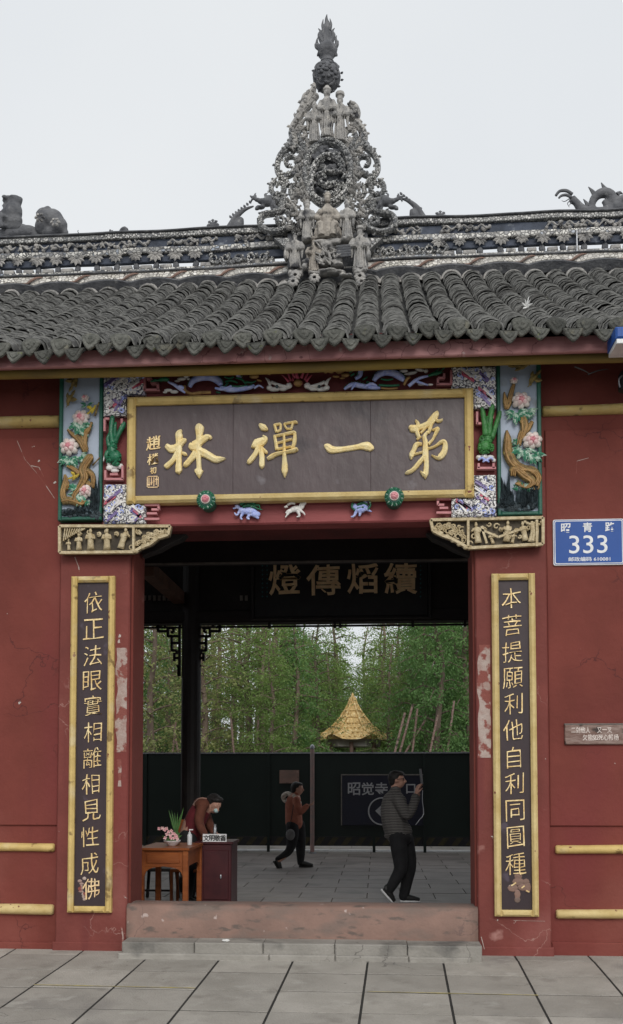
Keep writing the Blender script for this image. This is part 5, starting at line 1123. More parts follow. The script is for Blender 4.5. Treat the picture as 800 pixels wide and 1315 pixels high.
# robed figures
def robed(tf, s, x, ytop, ybot, Y, mat, hat='crown', seated=False, name='deity_figure', wd=1.0, lean=0):
    a_, b_ = tf(x,ytop,Y), tf(x,ybot,Y); h = a_.z-b_.z; X, z0 = b_.x, b_.z; m = MB(); W = h*.128*wd
    if seated:
        m.lathe([(W*1.75,0),(W*1.9,h*.1),(W*1.7,h*.25),(W*1.15,h*.36),(W*1.0,h*.5),(W*1.1,h*.62),(W*.5,h*.72),(W*.35,h*.76)],(X,Y,z0),12,1.2,.75,.08)
        for sg in (-1,1):
            m.ell((X+sg*W*1.1,Y-W*.9,z0+h*.27),(W*.75,W*.8,W*.55),9,6); m.tube([(X+sg*W*1.0,Y-.02,z0+h*.62),(X+sg*W*1.7,Y-W*.4,z0+h*.45),(X+sg*W*.9,Y-W*1.2,z0+h*.38)],[W*.42,W*.5,W*.35],8,3)
            m.tube([(X+sg*W*1.0,Y-W*1.2,z0+h*.25),(X+sg*W*.9,Y-W*1.2,z0+h*.02)],[W*.5,W*.62],8)
    else:
        m.lathe([(W*1.25,0),(W*1.1,h*.06),(W*.9,h*.3),(W*.8,h*.5),(W*.95,h*.62),(W*1.05,h*.72),(W*.5,h*.79),(W*.34,h*.81)],(X,Y,z0),12,1,.75,.10)
        for sg in (-1,1):
            m.tube([(X+sg*W*.95,Y,z0+h*.72),(X+sg*W*1.35,Y-W*.3,z0+h*.56),(X+sg*W*.45,Y-W*1.0,z0+h*.52)],[W*.4,W*.5,W*.38],8,3); m.tube([(X+sg*W*1.2,Y-W*.3,z0+h*.56),(X+sg*W*1.25,Y-W*.2,z0+h*.28)],[W*.45,W*.12],7,2)
        for k in range(5): m.tube([(X+(k-2)*W*.35,Y-W*.72,z0+h*.48),(X+(k-2)*W*.45,Y-W*.88,z0+h*.02)],[W*.07,W*.13],5)
    hz = z0+h*.86; m.ell((X+lean,Y-W*.1,hz),(h*.066,h*.068,h*.085),10,7); m.ell((X+lean,Y-W*.1-h*.06,hz-.003),(h*.012,h*.02,h*.018),5,4)
    if hat == 'crown':
        m.lathe([(h*.07,0),(h*.085,h*.03),(h*.06,h*.06),(h*.045,h*.1),(h*.01,h*.13)],(X+lean,Y,hz+h*.04),10)
        for k in (-1,0,1): m.leaf((X+k*h*.05,Y-.02,hz+h*.05),(X+k*h*.09,Y-.03,hz+h*.15),h*.05,th=.008)
    elif hat == 'flat': m.lathe([(h*.06,0),(h*.06,h*.05),(h*.095,h*.07),(h*.09,h*.13),(h*.06,h*.14)],(X,Y,hz+h*.03),9)
    else: m.ell((X,Y,hz+h*.08),(h*.045,h*.045,h*.05),8,5)
    if not seated and hat != 'crown': m.tube([(X,Y-W*.8,hz-h*.05),(X,Y-W*1.0,hz-h*.2)],[h*.03,h*.008],6)
    return m.build(name,mat,fin,remesh=max(.006,h*.008),smooth_it=1)
robed(fa,sA,400,450,745,FY-.06,'old_stone','crown',wd=.85); robed(fa,sA,328,530,775,FY-.05,'old_stone','knot',wd=.95); robed(fa,sA,474,492,770,FY-.05,'old_stone','flat',wd=.95)
robed(fb,sB,402,282,505,FY-.20,'old_stone_warm','crown',seated=True,wd=1.0); robed(fb,sB,308,320,500,FY-.20,'old_stone','crown'); robed(fb,sB,493,318,495,FY-.20,'old_stone','crown')
robed(fb,sB,250,470,640,FY-.2,'old_stone','knot',wd=1.2); robed(fb,sB,338,495,655,FY-.22,'old_stone_warm','flat',wd=1.1); robed(fb,sB,553,445,645,FY-.2,'old_stone','flat',wd=1.15)
# rock plinths and clouds under the figures
m = MB()
for (x,y,rx_,rr_) in ((405,515,70,16),(405,550,45,30),(300,505,30,14),(500,500,30,14),(250,650,32,18),(340,665,30,14),(553,655,36,18),(380,610,30,20),(440,620,36,18),(450,590,24,30),(490,670,30,12),(300,620,24,26),(405,480,56,20),(420,655,60,10),(210,560,14,40),(592,560,12,40)):
    for j in range(7): p_ = fb(x+rnd.uniform(-.7,.7)*rx_,y+rnd.uniform(-.7,.7)*rr_,FY-.2); m.ell((p_.x,FY-.18+rnd.uniform(-.06,.05),p_.z),(rnd.uniform(.35,.7)*rx_*sB,.07,rnd.uniform(.3,.8)*rr_*sB),8,5)
m.build('rock_plinth','old_stone',fin,remesh=.013,smooth_it=1)
m = MB()
for (x,y) in ((250,660),(340,672),(553,665),(240,690),(560,690)):
    p_ = fb(x,y,FY-.3); petal_ring(m,p_.x,p_.z,FY-.26,.05,8,.035)
tag(m.build('lotus_base','old_stone',fin,smooth=True),kind='stuff')
m = MB()
for k in range(26): p_ = fb(rnd.uniform(365,450),rnd.uniform(530,610),FY-.3); a = rnd.uniform(0,3.1); m.tube([(p_.x,FY-.26,p_.z),(p_.x+math.cos(a)*.09,FY-.3,p_.z+math.sin(a)*.09)],[.018,.006],5)
m.build('twisted_roots','old_stone',fin)
p_ = fb(478,545,FY-.3); m = MB()
for k in range(5): m.tube([(p_.x-.10,FY-.25,p_.z+.06-k*.032),(p_.x+.09,FY-.25,p_.z+.07-k*.032)],.02,6)
m.build('scroll_stack','dark_stone',fin)
# pale plaster slopes at the foot
for x0_,x1_,x2_,nm in ((150,200,265,1),(660,600,545,1)):
    a_, b_, c2 = fb(x0_,700,FY-.3), fb(x1_,655,FY-.3), fb(x2_,705,FY-.3); m = MB(); m.prism([(a_.x,a_.z-.02),(b_.x,b_.z-.06),(c2.x,c2.z)],FY-.24,FY+.1,.02); m.build('plaster_slope','old_stone',fin)
for x0_,x1_ in ((150,225),(660,590)):
    a_, b_, c2 = fb(x0_,495,FY), fb(x1_,495,FY), fb(x1_,560,FY); m = MB(); m.prism([(a_.x,a_.z),(b_.x,b_.z),(c2.x,c2.z)],FY-.02,FY+.3,.01); m.build('plaster_slope','mosaic_fine',fin)
m = MB(); a_, b_ = fb(215,470,FY), fb(590,690,FY); m.box(a_.x,b_.x,FY+.02,FY+.25,b_.z,a_.z); m.build('core_block','dark_stone',fin)
# ================================================================== RIDGE BEASTS
fr_ = crop(240,0,2.222); sR = 1/(2.222*97.5)
def tubes(m, tf, paths, Y, s, n=8, sm=4, flat=1):
    for pth in paths: m.tube([(lambda q: (q.x,Y,q.z))(tf(a,b_,Y)) for a,b_,r in pth],[r*s for a,b_,r in pth],n,sm,flat)
def ells(m, tf, items, Y, s):
    for it in items: q = tf(it[0],it[1],Y); m.ell((q.x,Y,q.z),(it[2]*s,min(it[2],it[3])*s*.9,it[3]*s),10,7,Matrix.Rotation(it[4] if len(it) > 4 else 0,3,'Y'))
for mir, lab in ((0,'small curled creature with raised spiny tail on the ridge left of the finial'),(1,'small curled creature with raised spiny tail on the ridge right of the finial')):
    f = (lambda x,y,Y: fr_(x,y,Y)) if not mir else (lambda x,y,Y: fr_(798-x,y-24,Y))
    t = thing('ridge_creature',f(130,660,RY+.15),lab,'roof ornament','creatures with raised tails beside the finial')
    m = MB(); tubes(m,f,[[(112,664,10),(128,640,11),(143,616,9),(165,598,6),(192,588,2.5)],[(140,660,14),(150,640,14),(155,622,8)]],RY+.15,sR); ells(m,f,[(135,658,30,10),(165,655,16,9),(110,660,18,9)],RY+.15,sR); m.build('body','dark_stone',t,remesh=.010)
    m = MB(); 
    for k in range(8): q = f(128+k*8,630-k*6-4,RY+.15); m.leaf((q.x,RY+.13,q.z),(q.x-.03,RY+.13,q.z+.05),.04)
    ells(m,f,[(75,645,14,13),(72,655,12,10),(82,658,12,9)],RY+.12,sR)
    for k in range(7): a = k*.8; q = f(75,645,RY+.12); m.leaf((q.x+math.cos(a)*.04,RY+.08,q.z+math.sin(a)*.04),(q.x+math.cos(a)*.09,RY+.1,q.z+math.sin(a)*.09),.05)
    tag(m.build('crest','dark_stone',t),kind='stuff')
    m = MB(); ells(m,f,[(172,652,11,10),(168,660,12,8)],RY+.1,sR); m.build('curl','dark_stone',t,smooth=True)
fl_ = crop(0,230,4); sL = 1/(4*95)
t = thing('ridge_lion',fl_(60,290,RY+.15),'weathered stone guardian lion sitting on the ridge at the left edge','roof ornament')
m = MB(); ells(m,fl_,[(70,170,48,62),(75,115,42,34),(40,105,32,22,-.3),(30,140,24,14,.3),(70,215,50,40),(20,215,50,34),(-25,210,50,50),(105,105,14,16),(30,175,30,26),(60,245,60,26)],RY+.15,sL); ells(m,fl_,[(20,90,14,12),(60,88,18,10)],RY+.08,sL)
tubes(m,fl_,[[(20,180,18),(0,210,14),(15,250,16)],[(-30,160,20),(-60,140,16),(-80,170,12)]],RY+.05,sL); m.build('body','dark_stone',t,remesh=.018)
m = MB(); ells(m,fl_,[(60,275,80,30),(140,270,60,34),(20,290,70,22),(190,285,60,20),(110,250,34,22),(-60,280,90,30)],RY+.18,sL); m.build('rock_base','dark_stone',t,remesh=.02)
t = thing('ridge_boulder',fl_(265,290,RY+.15),'jagged brown stone rockery mass on the ridge beside the lion','roof ornament')
m = MB(); ells(m,fl_,[(225,190,42,44),(245,165,24,28),(270,205,58,52),(300,240,50,48),(210,245,34,44),(330,235,18,22),(335,275,18,24),(265,270,70,26),(200,180,18,18),(285,175,18,16),(315,205,16,16)],RY+.15,sL); m.build('rock','dark_stone',t,remesh=.018,smooth_it=3)
for k in range(2): m = MB(); a = [(205,200),(285,225)][k]; q = fl_(a[0],a[1],RY-.02); petal_ring(m,q.x,q.z,RY-.04,.05,6,.03); m.build('lichen_rosette','old_stone',t,smooth=True)
t = thing('ridge_fish',fl_(610,285,RY+.1),'little leaping fish shape silhouetted on the ridge left of centre','roof ornament')
m = MB(); tubes(m,fl_,[[(648,285,12),(645,262,16),(630,262,14),(612,278,8),(592,286,5),(575,272,4),(564,262,7)]],RY+.1,sL); tubes(m,fl_,[[(575,272,5),(580,262,3)],[(640,255,6),(640,243,3)]],RY+.1,sL); m.build('body','dark_stone',t,remesh=.008,smooth_it=1)
m = MB(); tubes(m,fl_,[[(415,300,3),(400,270,2)],[(398,268,2),(403,262,1)]],RY+.05,sL); o = m.build('antenna_stub','dark_stone',rg)
ft = crop(600,220,4); sT = 1/(4*100)
t = thing('ridge_dragon',ft(700,230,RY+.15),'spiny stone dragon with long curled horns on the ridge at the right edge','roof ornament')
m = MB(); tubes(m,ft,[[(540,130,14),(560,160,20),(590,195,26),(640,210,26),(700,210,28),(760,215,30),(820,220,34),(900,230,36)],[(650,205,18),(640,170,20),(660,130,24),(700,110,28),(740,125,28),(755,165,26),(800,150,30),(860,170,34)],[(700,150,16),(730,190,18),(770,230,22),(800,270,18)]],RY+.15,sT)
ells(m,ft,[(545,150,24,20),(600,205,40,24),(690,215,50,22),(770,190,40,40)],RY+.15,sT); m.build('body','dark_stone',t,remesh=.016)
m = MB(); tubes(m,ft,[[(540,118,9),(510,100,9),(475,102,8),(455,125,7)],[(535,135,8),(510,122,8),(485,125,7),(470,138,5)]],RY+.12,sT); m.build('horn','dark_stone',t,smooth=True)
m = MB()
for pth in ([(655,120,14),(640,100,9),(622,80,2)],[(715,100,14),(700,80,9),(688,58,2)],[(620,180,12),(610,160,8),(596,143,2)],[(770,120,14),(785,110,9),(800,118,2)],[(760,180,12),(790,200,8),(800,205,2)]): tubes(m,ft,[pth],RY+.14,sT,6,2)
tubes(m,ft,[[(530,150,3),(515,165,2),(525,185,1)],[(525,140,3),(500,155,2),(485,150,1)],[(535,160,3),(520,180,1)]],RY+.1,sT,5); m.build('spine','dark_stone',t)
m = MB(); q = ft(563,360,RY-.1); m.tube([(q.x,RY-.1,ft(565,415,RY-.1).z),(q.x,RY-.1,ft(557,300,RY-.1).z)],.011,7); m.build('iron_rod','metal_grey',rg)
# ================================================================== THINGS INSIDE
TYF = 1.6
a_ = P(179,1090,TYF); b_ = P(241,1090,TYF); tz = P(210,1089,TYF).z; td = .88
tb_ = thing('wooden_table', ((a_.x+b_.x)/2,TYF,0), 'orange brown wooden table with drawer apron just inside the doorway at left', 'table')
m = MB(); m.cbox(a_.x-.02,b_.x+.02,TYF-.02,TYF+td,tz-.03,tz,.008); m.build('tabletop','table_wood',tb_)
ap = P(200,1113,TYF).z
m = MB(); m.cbox(a_.x+.04,b_.x-.05,TYF+.015,TYF+.035,ap,tz-.03,.003); m.build('apron','table_wood',tb_)
m = MB(); m.cbox(a_.x+.08,b_.x-.09,TYF+.006,TYF+.02,ap+.035,tz-.06,.006); m.build('drawer','table_wood',tb_)
m = MB(); m.cbox(b_.x-.035,b_.x-.015,TYF+.05,TYF+td-.05,ap,tz-.03,.003); m.build('apron','table_wood',tb_)
m = MB(); m.box(a_.x+.015,a_.x+.035,TYF+.05,TYF+td-.05,ap,tz-.03); m.build('apron','table_wood',tb_)
for x in (a_.x+.02,b_.x-.025):
    for y in (TYF+.025,TYF+td-.03):
        m = MB(); m.cbox(x-.03,x+.03,y-.03,y+.03,0,tz-.03,.006); m.build('leg','table_wood',tb_)
for sg,x in ((1,a_.x+.05),(-1,b_.x-.055)):
    m = MB(); m.prism([(x,ap),(x,ap-.12),(x+sg*.02,ap-.06),(x+sg*.05,ap-.03),(x+sg*.1,ap-.012),(x+sg*.2,ap)],TYF+.015,TYF+.032); m.build('corner_bracket','table_wood',tb_)
    y0 = TYF+.055 if sg > 0 else TYF+td-.06
m = MB(); m.v = [(b_.x-.033,TYF+.055+t_,ap) for t_ in (0,)]; 
for y0,sg in ((TYF+.055,1),(TYF+td-.06,-1)):
    m = MB(); pr = [(0,0),(0,-.12),(.02,-.06),(.05,-.03),(.1,-.012),(.2,0)]; m.v = [(xx,y0+sg*u,ap+v_) for xx in (b_.x-.034,b_.x-.018) for u,v_ in pr]; m.f = [tuple(range(6)),tuple(range(11,5,-1))]+[(k,(k+1)%6,6+(k+1)%6,6+k) for k in range(6)]; m.build('corner_bracket','table_wood',tb_)
# potted orchid
q = P(221,1078,TYF+.35)
fp = thing('flower_pot', (q.x,TYF+.35,tz), 'white bowl of pink flowers standing on the wooden table', 'potted flowers')
m = MB(); m.lathe([(.045,0),(.05,.006),(.095,.05),(.1,.062),(.085,.06),(.06,.035)],(q.x,TYF+.35,tz),16); m.build('bowl','pot_white',fp,smooth=True)
m = MB(); m.ell((q.x,TYF+.35,tz+.055),(.082,.082,.02),10,5); 
for k in range(16):
    a = rnd.uniform(0,6.28); L_ = rnd.uniform(.06,.13); m.leaf((q.x,TYF+.35,tz+.05),(q.x+math.cos(a)*L_,TYF+.35-.03*math.sin(a),tz+.08+abs(math.sin(a))*L_),.03,th=.006)
m.build('foliage','plant_green',fp)
m = MB(); m.tube([(q.x,TYF+.33,tz+.05),(q.x-.03,TYF+.32,tz+.16),(q.x-.09,TYF+.32,tz+.2),(q.x-.14,TYF+.32,tz+.19)],.004,5,4); m.build('stem','plant_green',fp)
m = MB()
for dx,dz in ((-.14,.195),(-.10,.20),(-.075,.18),(-.055,.195),(-.03,.16),(0,.17),(.02,.14),(-.01,.12),(.04,.13),(.06,.11),(.03,.09),(-.05,.13),(-.07,.09),(.07,.08),(.0,.09)):
    for j in range(4): a = j*1.57+dx*40; c = Vector((q.x+dx,TYF+.31,tz+dz)); m.leaf(c,c+Vector((math.cos(a)*.024,-.012,math.sin(a)*.024)),.022,th=.005)
m.build('blossoms','flower_pink',fp)
m = MB()
q2 = P(226,1058,TYF+.7); vz = tz
vs = thing('vase_of_stems', (q2.x,TYF+.7,tz), 'dark vase of tall green stems behind the bowl of pink flowers', 'vase')
m.lathe([(.035,0),(.05,.03),(.045,.1),(.03,.14)],(q2.x,TYF+.7,tz),12); m.build('vase','black_paint',vs,smooth=True)
m = MB()
for k in range(6): dx = (k-2.5)*.018; m.leaf((q2.x+dx*.3,TYF+.7,tz+.12),(q2.x+dx*2,TYF+.7,tz+.38+rnd.uniform(-.05,.05)),.02,th=.004)
m.build('stem','plant_green',vs)
q = P(243.5,1083,TYF+.4)
bt = thing('pump_bottle', (q.x-.0,TYF+.5,tz), 'clear pump bottle standing on the table corner beside the flowers', 'bottle')
X,Y_ = q.x-.02,TYF+.5; m = MB(); m.lathe([(.026,0),(.028,.005),(.028,.11),(.02,.125),(.01,.13)],(X,Y_,tz),12); m.build('bottle_body','glass_bottle',bt,smooth=True)
m = MB(); m.lathe([(.014,.128),(.014,.145),(.005,.147),(.005,.17)],(X,Y_,tz),10); m.box(X-.006,X+.04,Y_-.006,Y_+.006,tz+.168,tz+.18); m.build('pump','sign_white',bt)
# dark red cabinet desk with the paper name plate
DY = 2.45
a_ = P(258,1090,DY); b_ = P(297,1090,DY); dz = P(275,1081,DY).z
ds = thing('cabinet_desk', ((a_.x+b_.x)/2,DY,0), 'dark maroon cabinet desk behind the wooden table', 'desk')
m = MB(); m.cbox(a_.x-.05,b_.x,DY,DY+.5,.05,dz-.03,.006); m.build('cabinet','desk_red',ds)
m = MB(); m.cbox(a_.x-.07,b_.x+.02,DY-.02,DY+.52,dz-.03,dz,.006); m.build('desktop','desk_red',ds)
m = MB(); m.cbox(a_.x+.03,b_.x-.03,DY-.012,DY+.01,.15,dz-.1,.006); m.build('door','desk_red',ds)
m = MB(); m.ell(((a_.x+b_.x)/2+.06,DY-.02,.42),(.012,.012,.03),7,5); m.build('handle','metal_grey',ds)
for x in (a_.x-.04,b_.x-.01):
    for y in (DY+.01,DY+.45): m = MB(); m.box(x-.015,x+.015,y,y+.04,0,.06); m.build('foot','black_paint',ds)
x0,x1,z0,z1 = rect(260,1073,290.5,1083,DY-.02)
np_ = thing('name_plate', ((x0+x1)/2,DY+.02,dz), 'white name plate with four black characters on the maroon desk', 'sign')
m = MB(); m.box(x0,x1,DY+.0,DY+.01,dz,dz+(z1-z0)); m.build('plate','sign_white',np_)
for k,ch in enumerate('文明敬香'): text(ch,x0+(x1-x0)*(k+.62)/4.2,dz+(z1-z0)*.48,.07,DY,'black_paint',np_,name='character',th=.002,off=.03)
q = P(276,1050,DY+.3); 
th_ = thing('thermos_flask',(q.x,DY+.3,dz),'slim grey flask standing on the maroon desk','flask')
m = MB(); m.lathe([(.02,0),(.022,.01),(.022,.15),(.015,.16),(.015,.19),(.005,.195)],(q.x,DY+.3,dz),10); m.build('flask_body','metal_grey',th_,smooth=True)
# stool and chair
def stool(x,y,lab,h=.45,w_=.34):
    t = thing('wooden_stool',(x,y,0),lab,'stool'); m = MB(); m.cbox(x-w_/2,x+w_/2,y-w_/2,y+w_/2,h-.04,h,.01); m.build('seat','dark_wood',t)
    for sx in (-1,1):
        for sy in (-1,1): m = MB(); m.bar((x+sx*(w_/2-.03),y+sy*(w_/2-.03),h-.04),(x+sx*(w_/2-.0),y+sy*(w_/2),0),.035); m.build('leg','dark_wood',t)
    m = MB(); m.bar((x-w_/2,y-w_/2+.01,.14),(x+w_/2,y-w_/2+.01,.14),.025); m.build('stretcher','dark_wood',t)
q = P(205,1125,3.6); stool(q.x,3.6,'dark wooden stool in the gloom beneath and behind the table',.42,.42)
q = P(243,1060,3.1)
ch = thing('wooden_chair',(q.x,3.1,0),'reddish wooden chair behind the desk beside the bending person','chair')
m = MB(); m.cbox(q.x-.2,q.x+.2,2.9,3.3,.42,.46,.01); m.build('seat','table_wood',ch)
for sx in (-.18,.18):
    m = MB(); m.bar((q.x+sx,2.92,0),(q.x+sx,2.92,.44),.035); m.build('leg','table_wood',ch)
    m = MB(); m.tube([(q.x+sx,3.28,0),(q.x+sx,3.28,.46),(q.x+sx,3.33,1.0)],.02,6,3); m.build('leg','table_wood',ch)
m = MB(); m.cbox(q.x-.18,q.x+.18,3.30,3.33,.62,1.05,.01); m.build('backrest','table_wood',ch)
# ================================================================== PEOPLE
def cap(m, a, b_, ra, rb, n=10): m.tube([a, tuple((Vector(a)+Vector(b_))/2), b_],[ra,(ra+rb)/2,rb],n,1); m.ell(a,ra,n,6); m.ell(b_,rb,n,6)
def chain(m, pts, n=12, flat=1.0):
    m.tube([p_[:3] for p_ in pts],[p_[3] for p_ in pts],n,4,flat); m.ell(pts[0][:3],(pts[0][3],pts[0][3]*flat,pts[0][3]),n,6); m.ell(pts[-1][:3],(pts[-1][3],pts[-1][3]*flat,pts[-1][3]),n,6)
def head(m, c, r, f, tilt=0):      # f: unit facing vector; head about 2.35 r tall
    f = Vector(f).normalized(); up = Vector((0,0,1)); sd_ = f.cross(up).normalized(); c = Vector(c)
    rot = Matrix((f, sd_, up)).transposed() @ Matrix.Rotation(tilt,3,'Y'); G = lambda x,y,z: c+rot@Vector((x*r,y*r,z*r))
    m.ell(G(-.08,0,.18),(r*1.0,r*.82,r*.98),14,10,rot); m.ell(G(.22,0,-.38),(r*.66,r*.62,r*.72),12,8,rot); m.ell(G(.42,0,-.78),(r*.3,r*.34,r*.22),8,6,rot)
    m.tube([G(.82,0,.15),G(1.0,0,-.12),G(1.08,0,-.26),G(.86,0,-.34)],[r*.1,r*.13,r*.16,r*.1],7,2)
    m.ell(G(.80,0,-.52),(r*.14,r*.26,r*.07),7,5,rot); m.ell(G(.78,0,-.64),(r*.12,r*.22,r*.07),7,5,rot)
    for s in (-1,1): m.ell(G(-.02,s*.83,-.08),(r*.2,r*.09,r*.28),7,5,rot); m.ell(G(.74,s*.34,.1),(r*.12,r*.16,r*.1),7,5,rot); m.ell(G(.80,s*.34,.26),(r*.1,r*.2,r*.05),7,5,rot)
    return G
def hand(m, wrist, d, nrm, s=.085, curl=.5):      # palm, four unequal bent fingers and a thumb
    w_ = Vector(wrist); d = Vector(d).normalized(); nrm = Vector(nrm).normalized(); sd_ = d.cross(nrm).normalized()
    R_ = Matrix((d,sd_,nrm)).transposed(); m.ell(w_+d*s*.55,(s*.62,s*.45,s*.2),9,6,R_)
    for k,(o_,L_) in enumerate(((-.34,.78),(-.12,.92),(.12,.86),(.34,.66))):
        b0_ = w_+d*s*.95+sd_*s*o_; b1 = b0_+(d*math.cos(curl)+nrm*math.sin(curl))*s*L_*.5; b2 = b1+(d*math.cos(curl*2.2)+nrm*math.sin(curl*2.2))*s*L_*.45
        m.tube([b0_,b1,b2],[s*.12,s*.11,s*.085],6,2)
    t0_ = w_+d*s*.35-sd_*s*.42; m.tube([t0_,t0_+(d*.7-sd_*.7+nrm*.3)*s*.35,t0_+(d*1.2-sd_*.5+nrm*.7)*s*.55],[s*.16,s*.13,s*.1],6,2)
VX = .011
# --- man in the patterned sweater, profile to the right
MY = 3.4; cm = crop(480,980,6.925)
def Q(x,y,dy=0): p_ = cm(x,y,MY); return (p_.x,MY+dy,p_.z)
man = thing('person', (P(512,1158,MY).x,MY,0), 'person in dark patterned sweater and black trousers striding with raised phone', 'person')
hr = .098
m = MB(); hc = Q(210,150); G = head(m,hc,hr,(1,-.15,0),-.05)
chain(m,[Q(190,195)+(.055,),Q(192,240)+(.058,),Q(190,290)+(.075,)])
chain(m,[Q(188,345)+(.10,),Q(185,450)+(.12,),Q(200,600)+(.12,)],12,1.1)
for dy,hx,kx,ax,tx in ((-.09,(215,650),(240,930),(140,1120),None),(.09,(255,650),(310,930),(265,1200),None)):
    chain(m,[Q(hx[0],hx[1],dy)+(.085,),Q(kx[0],kx[1],dy)+(.055,),Q(ax[0],ax[1],dy)+(.04,)])
chain(m,[Q(215,310,-.17)+(.05,),Q(290,455,-.2)+(.04,),Q(365,300,-.12)+(.034,),Q(372,275,-.1)+(.028,)]); chain(m,[Q(205,310,.17)+(.05,),Q(310,440,.19)+(.04,),Q(385,300,.08)+(.034,),Q(392,275,.06)+(.028,)])
hand(m,Q(374,272,-.10),(.25,.05,1),(.9,.6,0),.085,.45); hand(m,Q(394,270,.05),(.15,-.1,1),(.6,-.8,0),.085,.6)
m.build('body','skin',man,remesh=.009,smooth_it=2)
m = MB(); chain(m,[Q(194,238)+(.068,),Q(190,262)+(.09,),Q(186,300)+(.14,),Q(184,340)+(.155,),Q(175,420)+(.165,),Q(190,540)+(.165,),Q(215,630)+(.155,)],14,1.2)
m.ell(Q(200,315,-.13),(.1,.09,.09)); m.ell(Q(195,315,.13),(.1,.09,.09))
chain(m,[Q(215,320,-.19)+(.078,),Q(255,400,-.21)+(.075,),Q(292,455,-.2)+(.068,),Q(340,390,-.16)+(.06,),Q(366,300,-.11)+(.052,)]); chain(m,[Q(205,320,.19)+(.078,),Q(310,440,.19)+(.064,),Q(385,305,.08)+(.05,)])
chain(m,[Q(250,600)+(.13,),Q(230,650)+(.135,)],12,1.15); m.ell(Q(290,605),(.08,.12,.05)); m.ell(Q(150,645),(.09,.12,.05))
m.build('sweater','cloth_grey',man,remesh=.011)
m = MB()
for dy,pts in ((-.085,((210,640,.115),(225,780,.105),(235,930,.085),(190,1030,.075),(140,1115,.062))),(.085,((265,640,.12),(300,800,.11),(318,930,.09),(295,1060,.075),(268,1190,.066)))):
    chain(m,[Q(x,y,dy)+(r,) for x,y,r in pts])
m.ell(Q(235,660),(.16,.19,.11)); m.build('trousers','cloth_black',man,remesh=.012)
def shoe(t, heel, toe, up, w_=.045, sole='sign_white', mat='shoe_black'):
    heel, toe, up = Vector(heel), Vector(toe), Vector(up).normalized(); d = (toe-heel); sd_ = d.cross(up).normalized(); R_ = Matrix((d.normalized(),sd_,up)).transposed()
    m = MB(); m.tube([heel+up*.045,heel+d*.3+up*.05,heel+d*.6+up*.035,toe+up*.02],[.042,.048,.042,.026],10,3); m.ell(heel+d*.12+up*.08,(.045,.04,.05),10,6,R_); m.build('shoe',mat,t,remesh=.007)
    m = MB(); m.tube([heel-d*.03,heel+d*.3,heel+d*.7,toe+d*.02],[.04,.044,.046,.024],10,3); b_ = len(m.v); c_ = heel
    m.v = [tuple(Vector(v)-up*((Vector(v)-c_).dot(up))*.62) for v in m.v]; m.build('sole',sole,t,smooth=True)
k1 = Q(68,1120,-.085); shoe(man,k1,(Vector(Q(172,1232,-.085))),(.75,0,.66)); h2 = Q(262,1235,.085); shoe(man,(h2[0]-.03,h2[1],.02),(h2[0]+.21,h2[1],.02),(0,0,1))
m = MB(); 
R_ = Matrix.Rotation(0,3,'Z'); m.ell(G(-.28,0,.32),(hr*.98,hr*.93,hr*.98),14,9); m.ell(G(.1,0,.78),(hr*.88,hr*.82,hr*.42),12,7); m.ell(G(-.62,0,-.22),(hr*.55,hr*.78,hr*.62),12,7)
for k in range(14): a = k*.45-.6; p0 = G(.35*math.cos(a)+.2,.6*math.sin(a*2),.9); m.tube([p0,G(.75,.7*math.sin(a*3),.78),G(.9,.6*math.sin(a*3),.5)],[hr*.2,hr*.16,hr*.04],5,2)
m.build('hair','hair',man,remesh=.008,smooth_it=1)
m = MB(); 
for s in (-1,1): m.tube([G(.86,s*.34+math.cos(a)*.22,.1+math.sin(a)*.16) for a in (0,1.05,2.1,3.14,4.2,5.2,6.28)],.0035,5); m.bar(G(.84,s*.56,.14),G(-.02,s*.86,.08),.006)
m.build('glasses','black_paint',man)
c_ = Vector(Q(407,130,-.02)); ph = thing('mobile_phone',(c_.x,c_.y,Q(407,200)[2]),'thin dark phone held up before the face of the striding person','phone')
m = MB(); m.bar(Q(428,185,-.02),Q(413,50,-.02),.085,.01,up=(1,.2,0)); m.build('phone_body','metal_grey',ph)
m = MB(); m.bar((Q(432,182,-.02)),(Q(418,56,-.02)),.076,.003,up=(1,.2,0)); m.build('screen','black_paint',ph)
stp_ = thing('phone_strap',Q(435,330,-.06),'thin pale folded strap dangling from the raised hands','strap')
m = MB(); m.tube([Q(432,240,-.06),Q(430,330,-.06),Q(442,450,-.06),Q(405,500,-.08),Q(370,545,-.1)],[.005,.006,.008,.006,.005],6,2); m.build('cord','metal_grey',stp_)
# --- woman in the orange jacket
WY_ = 8.1; cw = crop(360,990,9.393)
def W(x,y,dy=0): p_ = cw(x,y,WY_); return (p_.x,WY_+dy,p_.z)
wo = thing('person', (P(375,1114,WY_).x,WY_,0), 'person in orange jacket with white fur hood walking by the green hoarding', 'person')
hr = .10; m = MB(); G = head(m,W(210,215),hr,(1,-.1,0)); chain(m,[W(190,270)+(.05,),W(180,310)+(.07,)]); chain(m,[W(165,340)+(.12,),W(165,640)+(.13,)],12,1.1)
chain(m,[W(140,700,-.09)+(.08,),W(120,950,-.09)+(.05,),W(-20,1080,-.09)+(.04,)]); chain(m,[W(220,700,.09)+(.08,),W(240,950,.09)+(.05,),W(235,1120,.09)+(.04,)])
chain(m,[W(200,340,-.16)+(.045,),W(230,500,-.18)+(.038,),W(330,420,-.12)+(.03,)]); hand(m,W(335,415,-.12),(1,0,.25),(0,.3,1),.08,.7); chain(m,[W(180,340,.16)+(.045,),W(170,520,.2)+(.038,),W(150,680,.18)+(.03,)]); hand(m,W(150,690,.18),(0,0,-1),(1,0,0),.08,.5)
m.build('body','skin',wo,remesh=.011)
